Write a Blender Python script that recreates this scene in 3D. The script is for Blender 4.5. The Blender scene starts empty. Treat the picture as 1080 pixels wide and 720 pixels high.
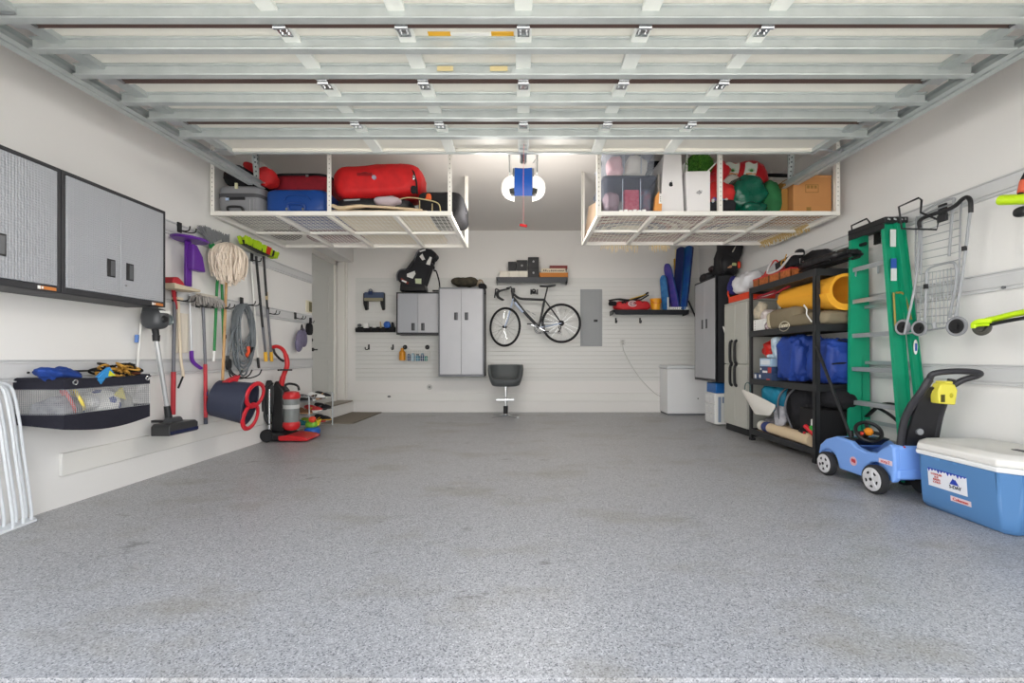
EXPO = 0.36
SKY = 4.2
SUN = 16.0
LAMP = .45
LAMPW = 24
import bpy, bmesh, math, random
from mathutils import Vector, Matrix, noise
R_ = math.radians
PI = math.pi
random.seed(7)
scn = bpy.context.scene
COL = scn.collection

# ---- the camera stands at (0,0,1); a level wide lens, shifted.  a pixel of the photo on a known plane -> a point of the room
F = 460.0; CX = 552.0; CY = 376.5
XL, XR, YB = -3.09, 3.2, 7.93
def LW(px, py, d=0.0):
    s = (CX - px) / (-XL - d); return (F / s, d, 1 + (CY - py) / s)
def RW(px, py, d=0.0):
    s = (px - CX) / (XR - d); return (F / s, d, 1 + (CY - py) / s)
def BW(px, py, d=0.0):
    s = F / (YB - d); return ((px - CX) / s, d, 1 + (CY - py) / s)
def PY(px, py, Y):
    s = F / Y; return ((px - CX) / s, Y, 1 + (CY - py) / s)
fW = lambda p: (p[0], p[1], p[2])
fL = lambda p: (XL + p[1], p[0], p[2])
fR = lambda p: (XR - p[1], p[0], p[2])
fB = lambda p: (p[0], YB - p[1], p[2])

def hexlin(h):
    h = h.lstrip('#'); o = []
    for i in (0, 2, 4):
        c = int(h[i:i+2], 16) / 255
        o.append(c / 12.92 if c <= 0.04045 else ((c + .055) / 1.055) ** 2.4)
    return (*o, 1)

MATS = {}
def mat(name, col='#808080', rough=.5, metal=0, bump=None, var=None, trans=0, alpha=1, emit=None, coat=0, ior=1.45):
    if name in MATS: return MATS[name]
    m = bpy.data.materials.new(name); m.use_nodes = True
    nt = m.node_tree; N = nt.nodes; L = nt.links
    b = N['Principled BSDF']
    c = hexlin(col)
    b.inputs['Base Color'].default_value = c
    b.inputs['Roughness'].default_value = rough
    b.inputs['Metallic'].default_value = metal
    b.inputs['IOR'].default_value = ior
    if trans: b.inputs['Transmission Weight'].default_value = trans
    if alpha < 1: b.inputs['Alpha'].default_value = alpha
    if coat: b.inputs['Coat Weight'].default_value = coat
    if emit:
        b.inputs['Emission Color'].default_value = hexlin(emit[0]); b.inputs['Emission Strength'].default_value = emit[1]
    tc = None
    if bump or var:
        tc = N.new('ShaderNodeTexCoord')
    if var:      # (scale, amount, second colour)
        n = N.new('ShaderNodeTexNoise'); n.inputs['Scale'].default_value = var[0]; n.inputs['Detail'].default_value = 5
        L.new(tc.outputs['Object'], n.inputs['Vector'])
        mr = N.new('ShaderNodeMapRange'); mr.inputs[1].default_value = .35; mr.inputs[2].default_value = .65
        mr.inputs[3].default_value = 0; mr.inputs[4].default_value = var[1]
        L.new(n.outputs['Fac'], mr.inputs[0])
        mx = N.new('ShaderNodeMix'); mx.data_type = 'RGBA'
        mx.inputs[6].default_value = c; mx.inputs[7].default_value = hexlin(var[2])
        L.new(mr.outputs[0], mx.inputs[0]); L.new(mx.outputs[2], b.inputs['Base Color'])
    if bump:     # (scale, strength)
        n = N.new('ShaderNodeTexNoise'); n.inputs['Scale'].default_value = bump[0]; n.inputs['Detail'].default_value = 4
        L.new(tc.outputs['Object'], n.inputs['Vector'])
        bp = N.new('ShaderNodeBump'); bp.inputs['Strength'].default_value = bump[1]; bp.inputs['Distance'].default_value = .01
        L.new(n.outputs['Fac'], bp.inputs['Height']); L.new(bp.outputs[0], b.inputs['Normal'])
    MATS[name] = m
    return m

def basis(d):
    d = Vector(d).normalized()
    a = Vector((0, 0, 1)) if abs(d.z) < .9 else Vector((1, 0, 0))
    x = d.cross(a).normalized(); y = d.cross(x).normalized()
    return x, y

def spline(pts, k=6, closed=False):
    P = [Vector(p) for p in pts]; n = len(P); out = []
    rng = range(n if closed else n - 1)
    for i in rng:
        p0 = P[(i-1) % n] if (closed or i > 0) else P[0] * 2 - P[1]
        p1 = P[i]; p2 = P[(i+1) % n]
        p3 = P[(i+2) % n] if (closed or i + 2 < n) else P[-1] * 2 - P[-2]
        for j in range(k):
            t = j / k
            out.append(.5 * ((2*p1) + (p2-p0)*t + (2*p0-5*p1+4*p2-p3)*t*t + (3*p1-p0-3*p2+p3)*t*t*t))
    if not closed: out.append(P[-1])
    return out

class MB:
    def __init__(s, f=fW): s.v = []; s.f = []; s.m = []; s.fr = f; s.cm = 0
    def add(s, vs, fs):
        o = len(s.v); s.v += [tuple(p) for p in vs]
        for q in fs: s.f.append([o + i for i in q]); s.m.append(s.cm)
        return s
    def mi(s, i): s.cm = i; return s
    def box(s, a, b):
        x0, x1 = sorted((a[0], b[0])); y0, y1 = sorted((a[1], b[1])); z0, z1 = sorted((a[2], b[2]))
        return s.add([(x0,y0,z0),(x1,y0,z0),(x1,y1,z0),(x0,y1,z0),(x0,y0,z1),(x1,y0,z1),(x1,y1,z1),(x0,y1,z1)],
                     [(0,3,2,1),(4,5,6,7),(0,1,5,4),(1,2,6,5),(2,3,7,6),(3,0,4,7)])
    def cbox(s, c, z, rot=None):
        R = rot or Matrix.Identity(3); c = Vector(c); vs = []
        for k in (-.5, .5):
            for (i, j) in ((-.5,-.5),(.5,-.5),(.5,.5),(-.5,.5)):
                vs.append(c + R @ Vector((i*z[0], j*z[1], k*z[2])))
        return s.add(vs, [(0,3,2,1),(4,5,6,7),(0,1,5,4),(1,2,6,5),(2,3,7,6),(3,0,4,7)])
    def bar(s, p, q, w, h, up=(0,0,1)):
        p = Vector(p); q = Vector(q); d = (q-p).normalized(); u = Vector(up)
        if abs(d.dot(u)) > .98: u = Vector((1,0,0)) if abs(d.x) < .9 else Vector((0,1,0))
        x = d.cross(u).normalized(); y = x.cross(d).normalized(); vs = []
        for e in (p, q):
            for (i, j) in ((-.5,-.5),(.5,-.5),(.5,.5),(-.5,.5)): vs.append(e + x*i*w + y*j*h)
        return s.add(vs, [(0,3,2,1),(4,5,6,7),(0,1,5,4),(1,2,6,5),(2,3,7,6),(3,0,4,7)])
    def tube(s, pts, r, n=8, closed=False, sq=None):
        P = [Vector(p) for p in pts]; m = len(P); rs = r if isinstance(r, (list, tuple)) else [r]*m
        if closed: T = [(P[(i+1) % m] - P[i-1]).normalized() for i in range(m)]
        else: T = [(P[min(i+1,m-1)] - P[max(i-1,0)]).normalized() for i in range(m)]
        x, y = basis(T[0]); vs = []
        for i in range(m):
            x = (x - T[i]*x.dot(T[i]))
            if x.length < 1e-6: x, _ = basis(T[i])
            x.normalize(); y = T[i].cross(x)
            for k in range(n):
                a = 2*PI*k/n + (PI/4 if n == 4 else 0)
                ky = sq if sq else 1
                vs.append(P[i] + x*math.cos(a)*rs[i] + y*math.sin(a)*rs[i]*ky)
        fs = []
        for i in range(m if closed else m-1):
            j = (i+1) % m
            for k in range(n): fs.append((i*n+k, i*n+(k+1)%n, j*n+(k+1)%n, j*n+k))
        if not closed: fs += [tuple(range(n-1,-1,-1)), tuple((m-1)*n+k for k in range(n))]
        return s.add(vs, fs)
    def cyl(s, p, q, r0, r1=None, n=16): return s.tube([p, q], [r0, r0 if r1 is None else r1], n)
    def lathe(s, c, prof, ax=(0,0,1), n=20, sx=1, sy=1):
        c = Vector(c); a = Vector(ax).normalized(); x, y = basis(a)
        if abs(a.z) > .99: x, y = Vector((1,0,0)), Vector((0,1,0))
        vs = []; m = len(prof)
        for (r, h) in prof:
            for k in range(n):
                t = 2*PI*k/n; vs.append(c + a*h + x*math.cos(t)*r*sx + y*math.sin(t)*r*sy)
        fs = [(i*n+k, i*n+(k+1)%n, (i+1)*n+(k+1)%n, (i+1)*n+k) for i in range(m-1) for k in range(n)]
        fs += [tuple(range(n-1,-1,-1)), tuple((m-1)*n+k for k in range(n))]
        return s.add(vs, fs)
    def torus(s, c, R, r, ax=(0,0,1), n=32, m=8, sx=1, sy=1):
        x, y = basis(ax); c = Vector(c)
        return s.tube([c + x*math.cos(2*PI*i/n)*R*sx + y*math.sin(2*PI*i/n)*R*sy for i in range(n)], r, m, closed=True)
    def prism(s, poly, a, b, pl='uz'):
        f = {'uz': lambda p, e: (p[0], e, p[1]), 'ud': lambda p, e: (p[0], p[1], e), 'dz': lambda p, e: (e, p[0], p[1])}[pl]
        n = len(poly)
        vs = [f(p, a) for p in poly] + [f(p, b) for p in poly]
        return s.add(vs, [tuple(range(n)), tuple(range(2*n-1, n-1, -1))] + [(i, (i+1)%n, n+(i+1)%n, n+i) for i in range(n)])
    def blob(s, c, r, e=.6, e2=None, n=24, m=14, amp=0, fq=4, seed=0, rot=None, flat=None):
        # a soft superellipsoid: bags, cushions, clothes
        e2 = e2 or e; R = rot or Matrix.Identity(3); c = Vector(c); vs = []
        sp = lambda v, p: math.copysign(abs(v)**p, v)
        for i in range(1, m):
            ph = -PI/2 + PI*i/m
            for k in range(n):
                t = 2*PI*k/n
                p = Vector((r[0]*sp(math.cos(ph),e2)*sp(math.cos(t),e), r[1]*sp(math.cos(ph),e2)*sp(math.sin(t),e), r[2]*sp(math.sin(ph),e2)))
                vs.append(p)
        vs.append(Vector((0,0,-r[2]))); vs.append(Vector((0,0,r[2])))
        out = []
        for p in vs:
            q = R @ p
            if amp:
                nn = noise.noise(Vector((q.x*fq+seed*7.3, q.y*fq+seed, q.z*fq))) + .5*noise.noise(Vector((q.x*fq*2.7, q.y*fq*2.7+seed*3, q.z*fq*2.7)))
                q = q + (q.normalized() if q.length > 0 else q) * amp * nn
            if flat is not None and q.z < -flat: q.z = -flat
            out.append(c + q)
        b = (m-1)*n
        fs = [(i*n+k, i*n+(k+1)%n, (i+1)*n+(k+1)%n, (i+1)*n+k) for i in range(m-2) for k in range(n)]
        fs += [(b, (k+1)%n, k) for k in range(n)] + [(b+1, (m-2)*n+k, (m-2)*n+(k+1)%n) for k in range(n)]
        return s.add(out, fs)
    def sheet(s, fn, nu, nv, th=.004, off=None):
        # parametric sheet fn(u,v) made solid
        g = [[Vector(fn(i/nu, j/nv)) for j in range(nv+1)] for i in range(nu+1)]
        o = []
        for i in range(nu+1):
            for j in range(nv+1):
                a = g[min(i+1,nu)][j]-g[max(i-1,0)][j]; b = g[i][min(j+1,nv)]-g[i][max(j-1,0)]
                nn = a.cross(b); nn = nn.normalized() if nn.length > 1e-9 else Vector((0,0,1))
                o.append(g[i][j] + nn*th)
        top = [g[i][j] for i in range(nu+1) for j in range(nv+1)]
        K = len(top); W = nv+1; fs = []
        for i in range(nu):
            for j in range(nv):
                a = i*W+j; fs += [(a, a+1, a+W+1, a+W), (K+a, K+a+W, K+a+W+1, K+a+1)]
        for i in range(nu):
            a = i*W; fs.append((a, a+W, K+a+W, K+a)); a = i*W+nv; fs.append((a+W, a, K+a, K+a+W))
        for j in range(nv):
            fs.append((j+1, j, K+j, K+j+1)); a = nu*W+j; fs.append((a, a+1, K+a+1, K+a))
        return s.add(top+o, fs)

LOC = {}
def part(name, mb, m, parent=None, bev=0, sub=0, ang=38, label=None, loc=None, segs=2, kind=None):
    me = bpy.data.meshes.new(name)
    base = Vector(LOC[parent.name]) if parent is not None else Vector(loc or (0,0,0))
    me.from_pydata([tuple(Vector(mb.fr(p)) - base) for p in mb.v], [], mb.f)
    ms = m if isinstance(m, (list, tuple)) else [m]
    for x in ms: me.materials.append(x)
    if len(ms) > 1:
        for p, i in zip(me.polygons, mb.m): p.material_index = i
    bm = bmesh.new(); bm.from_mesh(me); bmesh.ops.recalc_face_normals(bm, faces=bm.faces); bm.to_mesh(me); bm.free()
    me.shade_smooth(); me.set_sharp_from_angle(angle=R_(ang))
    o = bpy.data.objects.new(name, me); COL.objects.link(o)
    if parent is not None: o.parent = parent
    else: o.location = base
    LOC[o.name] = base
    if bev:
        b = o.modifiers.new('bevel', 'BEVEL'); b.width = bev; b.segments = segs; b.limit_method = 'ANGLE'; b.angle_limit = R_(40)
        b.harden_normals = False
    if sub:
        q = o.modifiers.new('sub', 'SUBSURF'); q.levels = q.render_levels = sub
    if label: o['label'] = label
    if kind: o['kind'] = kind
    return o

def tag(o, label, cat, group=None):
    o['label'] = label; o['category'] = cat
    if group: o['group'] = group
    return o
def thing(name, label, cat, loc, f=fW, group=None):
    o = bpy.data.objects.new(name, None); COL.objects.link(o)
    o.empty_display_size = .05
    w = Vector(f(loc)); o.location = w; LOC[o.name] = w
    return tag(o, label, cat, group)
def solo(name, label, cat, mb, m, loc, group=None, **k):
    # a thing that is one mesh
    o = part(name, mb, m, None, loc=mb.fr(loc), **k)
    return tag(o, label, cat, group)
def struct(name, mb, m, parent=None, **k):
    o = part(name, mb, m, parent, **k)
    if parent is None: o['kind'] = 'structure'
    return o
def dup(root, loc, label, rz=0, group=None):
    r = root.copy(); COL.objects.link(r); r.location = loc; r.rotation_euler = (0, 0, rz)
    r['label'] = label
    if group: r['group'] = group
    LOC[r.name] = Vector(loc)
    for ch in list(root.children):
        c = ch.copy(); COL.objects.link(c); c.parent = r
        for g in ch.children:
            d = g.copy(); COL.objects.link(d); d.parent = c
    return r

def rz(a): return Matrix.Rotation(R_(a), 3, 'Z')
def rot(x=0, y=0, z=0): return Matrix.Rotation(R_(z),3,'Z') @ Matrix.Rotation(R_(y),3,'Y') @ Matrix.Rotation(R_(x),3,'X')

def lettering(text, size, centre, ax, up, m, parent, name='lettering', th=.0015, squash=1, shear=0):
    # real letters lying on a surface: ax = reading direction, up = up direction (world)
    cu = bpy.data.curves.new(name, 'FONT'); cu.body = text; cu.size = size; cu.align_x = 'CENTER'; cu.align_y = 'CENTER'
    cu.extrude = th; cu.shear = shear
    t = bpy.data.objects.new('tmp_text', cu); COL.objects.link(t)
    dg = bpy.context.evaluated_depsgraph_get()
    me = bpy.data.meshes.new_from_object(t.evaluated_get(dg))
    bpy.data.objects.remove(t); bpy.data.curves.remove(cu)
    ax = Vector(ax).normalized(); up = Vector(up).normalized(); n = ax.cross(up)
    c = Vector(centre) - Vector(LOC[parent.name])
    for v in me.vertices:
        p = v.co; v.co = c + ax*p.x*squash + up*p.y + n*p.z
    me.materials.clear(); me.materials.append(m)
    o = bpy.data.objects.new(name, me); COL.objects.link(o); o.parent = parent; LOC[o.name] = LOC[parent.name]
    return o

# ---- common materials
BLK = mat('black_plastic', '#17171a', .45)
BLKM = mat('black_powder_coat', '#1d1e21', .5)
BLKF = mat('black_fabric', '#141417', .9, bump=(60, .4), var=(6, .6, '#24242a'))
GALV = mat('galvanised_steel', '#bcc2c2', .38, .35, var=(9, .5, '#a8afaf'), bump=(30, .03))
CHROME = mat('chrome', '#d8dadc', .15, 1)
STEEL = mat('brushed_steel', '#b9bcc0', .35, .8)
WHITEP = mat('white_plastic', '#e9e9e6', .4)
WHITEM = mat('white_enamel', '#e8e7e3', .35)
REDP = mat('red_plastic', '#c41c22', .35)
GREY = mat('grey_plastic', '#6c6e73', .5)
WOODP = mat('pale_wood', '#c9a06c', .55, var=(30, .5, '#b3834f'))
CREAM = mat('cream_fabric', '#d9cdb8', .9, bump=(60, .3))
RUB = mat('rubber', '#2a2a2c', .8)
# ================= camera, world, light
cam = bpy.data.cameras.new('camera'); camo = bpy.data.objects.new('camera', cam); COL.objects.link(camo)
camo.location = (0, 0, 1); camo.rotation_euler = (PI/2, 0, 0)
cam.sensor_width = 36; cam.lens = F/1080*36; cam.clip_start = .05
cam.shift_x = -(CX-540)/1080; cam.shift_y = (CY-360)/1080
scn.camera = camo
scn.view_settings.view_transform = 'Standard'; scn.view_settings.look = 'None'
scn.view_settings.gamma = 1; scn.view_settings.use_curve_mapping = False
scn.view_settings.exposure = EXPO
w = bpy.data.worlds.new('sky'); scn.world = w; w.use_nodes = True
wn = w.node_tree.nodes; wl = w.node_tree.links
wtc = wn.new('ShaderNodeTexCoord'); wsx = wn.new('ShaderNodeSeparateXYZ'); wl.new(wtc.outputs['Generated'], wsx.inputs[0])
wcr = wn.new('ShaderNodeValToRGB'); wcr.color_ramp.elements[0].position = 0; wcr.color_ramp.elements[0].color = (1.0, .985, .96, 1)
wcr.color_ramp.elements[1].position = .75; wcr.color_ramp.elements[1].color = (.22, .26, .32, 1)
wl.new(wsx.outputs[2], wcr.inputs[0]); wl.new(wcr.outputs[0], wn['Background'].inputs[0]); wn['Background'].inputs[1].default_value = SKY
sd = bpy.data.lights.new('sun', 'SUN'); sd.energy = SUN; sd.angle = R_(2); sd.color = (1, .96, .9)
so = bpy.data.objects.new('sun', sd); COL.objects.link(so); so.rotation_euler = (R_(-24), R_(12), 0)

# ================= room materials
def floor_mat():
    m = bpy.data.materials.new('epoxy_flake_floor'); m.use_nodes = True; nt = m.node_tree; N = nt.nodes; L = nt.links
    b = N['Principled BSDF']; tc = N.new('ShaderNodeTexCoord')
    def chips(scale, rnd=1):
        v = N.new('ShaderNodeTexVoronoi'); v.inputs['Scale'].default_value = scale; v.inputs['Randomness'].default_value = rnd
        L.new(tc.outputs['Object'], v.inputs['Vector'])
        s = N.new('ShaderNodeSeparateColor'); L.new(v.outputs['Color'], s.inputs[0]); return s
    c1 = chips(200); r1 = N.new('ShaderNodeValToRGB'); r1.color_ramp.interpolation = 'CONSTANT'
    e = r1.color_ramp.elements
    e[0].position = 0; e[0].color = hexlin('#6d6f73')
    e[1].position = .07; e[1].color = hexlin('#8f8f91')
    for p, c in ((.25, '#a3a3a5'), (.55, '#afafb1'), (.8, '#bcbcbe'), (.95, '#cbcbcc')):
        q = e.new(p); q.color = hexlin(c)
    L.new(c1.outputs[0], r1.inputs[0])
    # dirt: worn patches and tyre scuffs
    mp = N.new('ShaderNodeMapping'); mp.inputs['Scale'].default_value = (.9, 1.6, 1); L.new(tc.outputs['Object'], mp.inputs[0])
    n = N.new('ShaderNodeTexNoise'); n.inputs['Scale'].default_value = 1.3; n.inputs['Detail'].default_value = 8; n.inputs['Roughness'].default_value = .62
    L.new(mp.outputs[0], n.inputs['Vector'])
    rr = N.new('ShaderNodeMapRange'); rr.inputs[1].default_value = .52; rr.inputs[2].default_value = .68; rr.inputs[4].default_value = .5; L.new(n.outputs['Fac'], rr.inputs[0])
    mx = N.new('ShaderNodeMix'); mx.data_type = 'RGBA'; L.new(rr.outputs[0], mx.inputs[0]); L.new(r1.outputs[0], mx.inputs[6]); mx.inputs[7].default_value = hexlin('#8b8474')
    n2 = N.new('ShaderNodeTexNoise'); n2.inputs['Scale'].default_value = 2.3; n2.inputs['Detail'].default_value = 10; n2.inputs['Roughness'].default_value = .7
    L.new(mp.outputs[0], n2.inputs['Vector'])
    r2 = N.new('ShaderNodeMapRange'); r2.inputs[1].default_value = .615; r2.inputs[2].default_value = .67; r2.inputs[4].default_value = .6; L.new(n2.outputs['Fac'], r2.inputs[0])
    m2 = N.new('ShaderNodeMix'); m2.data_type = 'RGBA'; L.new(r2.outputs[0], m2.inputs[0]); L.new(mx.outputs[2], m2.inputs[6]); m2.inputs[7].default_value = hexlin('#5f5c57')
    L.new(m2.outputs[2], b.inputs['Base Color'])
    rg = N.new('ShaderNodeMapRange'); rg.inputs[3].default_value = .28; rg.inputs[4].default_value = .42; L.new(n.outputs['Fac'], rg.inputs[0]); L.new(rg.outputs[0], b.inputs['Roughness'])
    bp = N.new('ShaderNodeBump'); bp.inputs['Strength'].default_value = .12; bp.inputs['Distance'].default_value = .002
    L.new(c1.outputs[1], bp.inputs['Height']); L.new(bp.outputs[0], b.inputs['Normal'])
    return m
WALL = mat('painted_wall', '#e6e5e3', .75, bump=(45, .08))
WALLB = mat('painted_back_wall', '#e3e1de', .75, bump=(45, .08))
CEIL = mat('painted_ceiling', '#dedad6', .85, bump=(60, .15))
SLAT = mat('slatwall_panel', '#cdcecf', .45)
STEM = mat('painted_footing', '#e2e1dd', .6, bump=(20, .15))
CONC = mat('driveway_concrete', '#cfccc6', .9, var=(3, .6, '#bdb9b2'))
TRIMM = mat('trim_paint', '#e6e3de', .4)

# ================= shell
Y0 = 1.36
g = MB(); g.box((-3.6, Y0, -.2), (3.4, YB+.2, 0)); struct('floor', g, floor_mat())
g = MB(); g.box((-9, -9, -.25), (9, Y0-.012, -.012)); struct('trim_4', g, CONC)  # concrete driveway outside the opening, laid to bounce sunlight onto the ceiling
g = MB(); g.box((-3.7, Y0-.2, 3.3), (3.5, YB+.2, 3.45)); struct('ceiling', g, CEIL)
# left wall: stem + wall with a recess for the house door
g = MB()
g.box((XL-.3, Y0-.2, .0), (XL, YB, .2))
g.box((XL-.5, Y0-.2, .2), (XL, 6.37, 3.3))
g.box((XL-.5, 6.37, 2.72), (XL, YB, 3.3))
g.box((XL-.6, Y0-.2, 0), (XL-.29, YB+.1, 3.3))
struct('wall_left', g, WALL)
g = MB(); g.box((XR, Y0-.2, 0), (XR+.2, YB+.2, 3.3)); struct('wall_right', g, WALL)
g = MB(); g.box((-3.7, YB, 0), (XR+.2, YB+.2, 3.3)); struct('wall_back', g, WALLB)
g = MB()
g.box((-3.7, Y0-.2, 0), (-2.62, Y0, 3.3)); g.box((2.66, Y0-.2, 0), (3.4, Y0, 3.3)); g.box((-2.62, Y0-.2, 2.42), (2.66, Y0, 3.3))
struct('wall_front', g, WALL)

# ---- slatwall: profiled panels (grooves are real)
def slat_profile(z0, z1, pitch, t=.018, gr=.008, dp=.011):
    n = max(1, round((z1-z0)/pitch)); p = (z1-z0)/n; pts = [(0, z0), (t, z0)]
    for i in range(1, n):
        z = z0+i*p; pts += [(t, z-gr), (t-dp, z-gr*.6), (t-dp, z+gr*.9), (t, z+gr*.3)]
    pts += [(t, z1), (0, z1)]
    return pts
g = MB(fB); g.prism(slat_profile(.569, 2.44, .0765, gr=.011), -3.045, 3.17, 'dz')
struct('trim_1', g, mat('slatwall_back','#d8d8d5',.45))
g = MB(fB)
g.box((-3.09, 0, .2), (3.19, .022, .345)); struct('baseboard_back', g, STEM, bev=.004)
def band(fr, y0, y1, z0, z1):
    g = MB(fr)
    g.prism([(0, z0), (.022, z0), (.022, z0+.006), (.010, z0+.010), (.010, z0+.022), (.022, z0+.026), (.022, z1-.028), (.008, z1-.024), (.008, z1-.012), (.022, z1-.008), (.022, z1), (0, z1)], y0, y1, 'dz')
    return g
for i, (z0, z1) in enumerate(((.848, .985), (1.475, 1.603), (2.07, 2.188))):
    struct('trim_%d' % (5+i), band(fL, Y0+.05, 6.36, z0, z1), SLAT)
for i, (z0, z1) in enumerate(((.81, .95), (1.445, 1.575), (2.085, 2.205))):
    struct('trim_%d' % (8+i), band(fR, Y0+.05, 7.9, z0, z1), SLAT)
g = MB(fL); g.box((2.9, 0, .206), (6.36, .02, .358)); struct('baseboard_left', g, STEM, bev=.004)

# ---- door to the house, in its recess
DOORM = mat('door_paint', '#cfd0cc', .4)
g = MB(); DX = -3.36
g.box((DX-.03, 6.80, .215), (DX, 7.72, 2.64))
d1 = struct('door_1', g, DOORM, bev=.003)
g = MB()
for (a, b) in ((.35, 1.0), (1.2, 2.45)):
    g.box((DX-.002, 6.93, a), (DX+.008, 7.0, b)); g.box((DX-.002, 7.52, a), (DX+.008, 7.59, b))
    g.box((DX-.002, 7.0, a), (DX+.008, 7.52, a+.06)); g.box((DX-.002, 7.0, b-.06), (DX+.008, 7.52, b))
struct('panel_moulding', g, DOORM, d1, bev=.003)
g = MB(); g.cyl((DX, 6.88, 1.12), (DX+.05, 6.88, 1.12), .028); g.cyl((DX+.05, 6.88, 1.12), (DX+.055, 6.99, 1.12), .011)
g.cyl((DX, 6.88, 1.27), (DX+.03, 6.88, 1.27), .028); g.cyl((DX, 6.88, 1.2), (DX+.015, 6.88, 1.2), .012)
struct('door_handle', g, BLKM, d1)
g = MB()
g.box((DX-.03, 6.7, .2), (DX+.03, 6.80, 2.74)); g.box((DX-.03, 7.72, .2), (DX+.03, 7.80, 2.74)); g.box((DX-.03, 6.7, 2.64), (DX+.03, 7.8, 2.74))
g.box((DX, 7.86, .2), (DX+.14, YB, 2.72)); g.box((DX+.14, 7.9, .2), (DX+.165, YB, 2.72))
struct('trim_2', g, TRIMM, bev=.006)
g = MB(); g.box((DX-.03, 6.5, .2), (XL+.015, 7.86, .225)); struct('trim_3', g, mat('threshold', '#8b8479', .4, .3), bev=.003)
# ================= open sectional garage door lying in its horizontal tracks
DSK = mat('door_skin', '#e4e1d8', .5)
SEAL = mat('brown_seam', '#5b4741', .7)
def dz(y): return 2.66 + (y-2.15)*.037          # underside plane of the open door
yj = [3.62, 3.11, 2.615, 2.148, 1.67]
d2 = bpy.data.objects.new('door_2', None); COL.objects.link(d2); d2['kind'] = 'structure'; LOC['door_2'] = Vector((0,0,0))
DW = 2.45
def dquad(g, x0, x1, ya, yb, h0, h1):            # box that follows the slope, h measured from the plane (down is negative)
    vs = []
    for h in (h0, h1):
        for (x, y) in ((x0,ya),(x1,ya),(x1,yb),(x0,yb)): vs.append((x, y, dz(y)+h))
    g.add(vs, [(0,3,2,1),(4,5,6,7),(0,1,5,4),(1,2,6,5),(2,3,7,6),(3,0,4,7)])
for i in range(4):
    g = MB(); a, b = yj[i+1]+.004, yj[i]-.004
    dquad(g, -DW, DW, a, b, 0, .045)
    # folded rim of the section
    dquad(g, -DW, DW, b-.035, b, -.022, 0); dquad(g, -DW, DW, a, a+.03, -.022, 0)
    struct('section', g, DSK, d2, bev=.002)
g = MB()
for y in yj[1:4]: dquad(g, -DW, DW, y-.02, y+.02, -.026, -.02)
struct('hinge_seam', g, SEAL, d2)
g = MB(); dquad(g, -DW, DW, 3.60, 3.63, -.03, .02); struct('edge_rail', g, GALV, d2, bev=.002)
# reinforcing struts: hat channels running the whole width
HAT = [(-.075,-.0),(-.040,-.0),(-.030,-.052),(.030,-.052),(.040,-.0),(.075,-.0),(.075,-.006),(.046,-.006),(.035,-.058),(-.035,-.058),(-.046,-.006),(-.075,-.006)]
def strut(y, w=2.56):
    g = MB(); s = .62
    prof = [(.030,-.002),(-.016,-.002),(-.016,-.010),(-.004,-.012),(-.002,-.058),(-.016,-.060),(-.016,-.068),(.022,-.068),(.022,-.063),(.004,-.062),(.004,-.010),(.030,-.008)]
    n = len(prof)
    vs = [(x, y+p[0], dz(y)+p[1]) for x in (-w, w) for p in prof]
    g.add(vs, [tuple(range(n)), tuple(range(2*n-1, n-1, -1))] + [(i,(i+1)%n,n+(i+1)%n,n+i) for i in range(n)])
    for (py_, pz_) in ((-.016,-.006),(-.016,-.064)): g.tube([(-w, y+py_, dz(y)+pz_), (w, y+py_, dz(y)+pz_)], .0055, 8)
    struct('strut', g, GALV, d2)
for y in (3.25, 2.985, 2.783, 2.496, 2.278, 2.06, 1.82): strut(y)
# stiles and hinges
STILE = mat('stile_white','#e6e9e5',.4,.05)
for x in (-1.2, -.6, 0, .6, 1.2):
    for i in range(4):
        g = MB(); dquad(g, x-.042, x+.042, yj[i+1]+.02, yj[i]-.012, -.024, .0)
        struct('stile', g, STILE, d2, bev=.002)
    for y in yj[1:4]:
        g = MB(); dquad(g, x-.03, x+.03, y-.075, y-.012, -.031, -.024); dquad(g, x-.03, x+.03, y+.012, y+.075, -.031, -.024)
        g.cyl((x-.032, y, dz(y)-.036), (x+.032, y, dz(y)-.036), .011, n=10)
        for dx in (-.016, .016):
            for dy in (-.055, -.035, .035, .055): g.cyl((x+dx, y+dy, dz(y)-.036), (x+dx, y+dy, dz(y)-.028), .005, n=6)
        struct('hinge', g, CHROME, d2)
for sx in (-1, 1):
    for i in range(4):
        g = MB(); dquad(g, sx*2.42-.05, sx*2.42+.03, yj[i+1]+.02, yj[i]-.012, -.03, .0)
        struct('end_stile', g, GALV, d2, bev=.002)
    for y in yj[:4]:
        yy = y-.05
        g = MB(); g.cyl((sx*2.44, yy, dz(yy)-.03), (sx*2.62, yy, dz(yy)-.03), .006, n=8)
        g.cyl((sx*2.588, yy, dz(yy)-.03), (sx*2.612, yy, dz(yy)-.03), .021, n=14)
        dquad(g, sx*2.44-.05, sx*2.44+.05, yy-.05, yy+.05, -.045, -.03)
        struct('roller', g, STEEL, d2)
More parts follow.
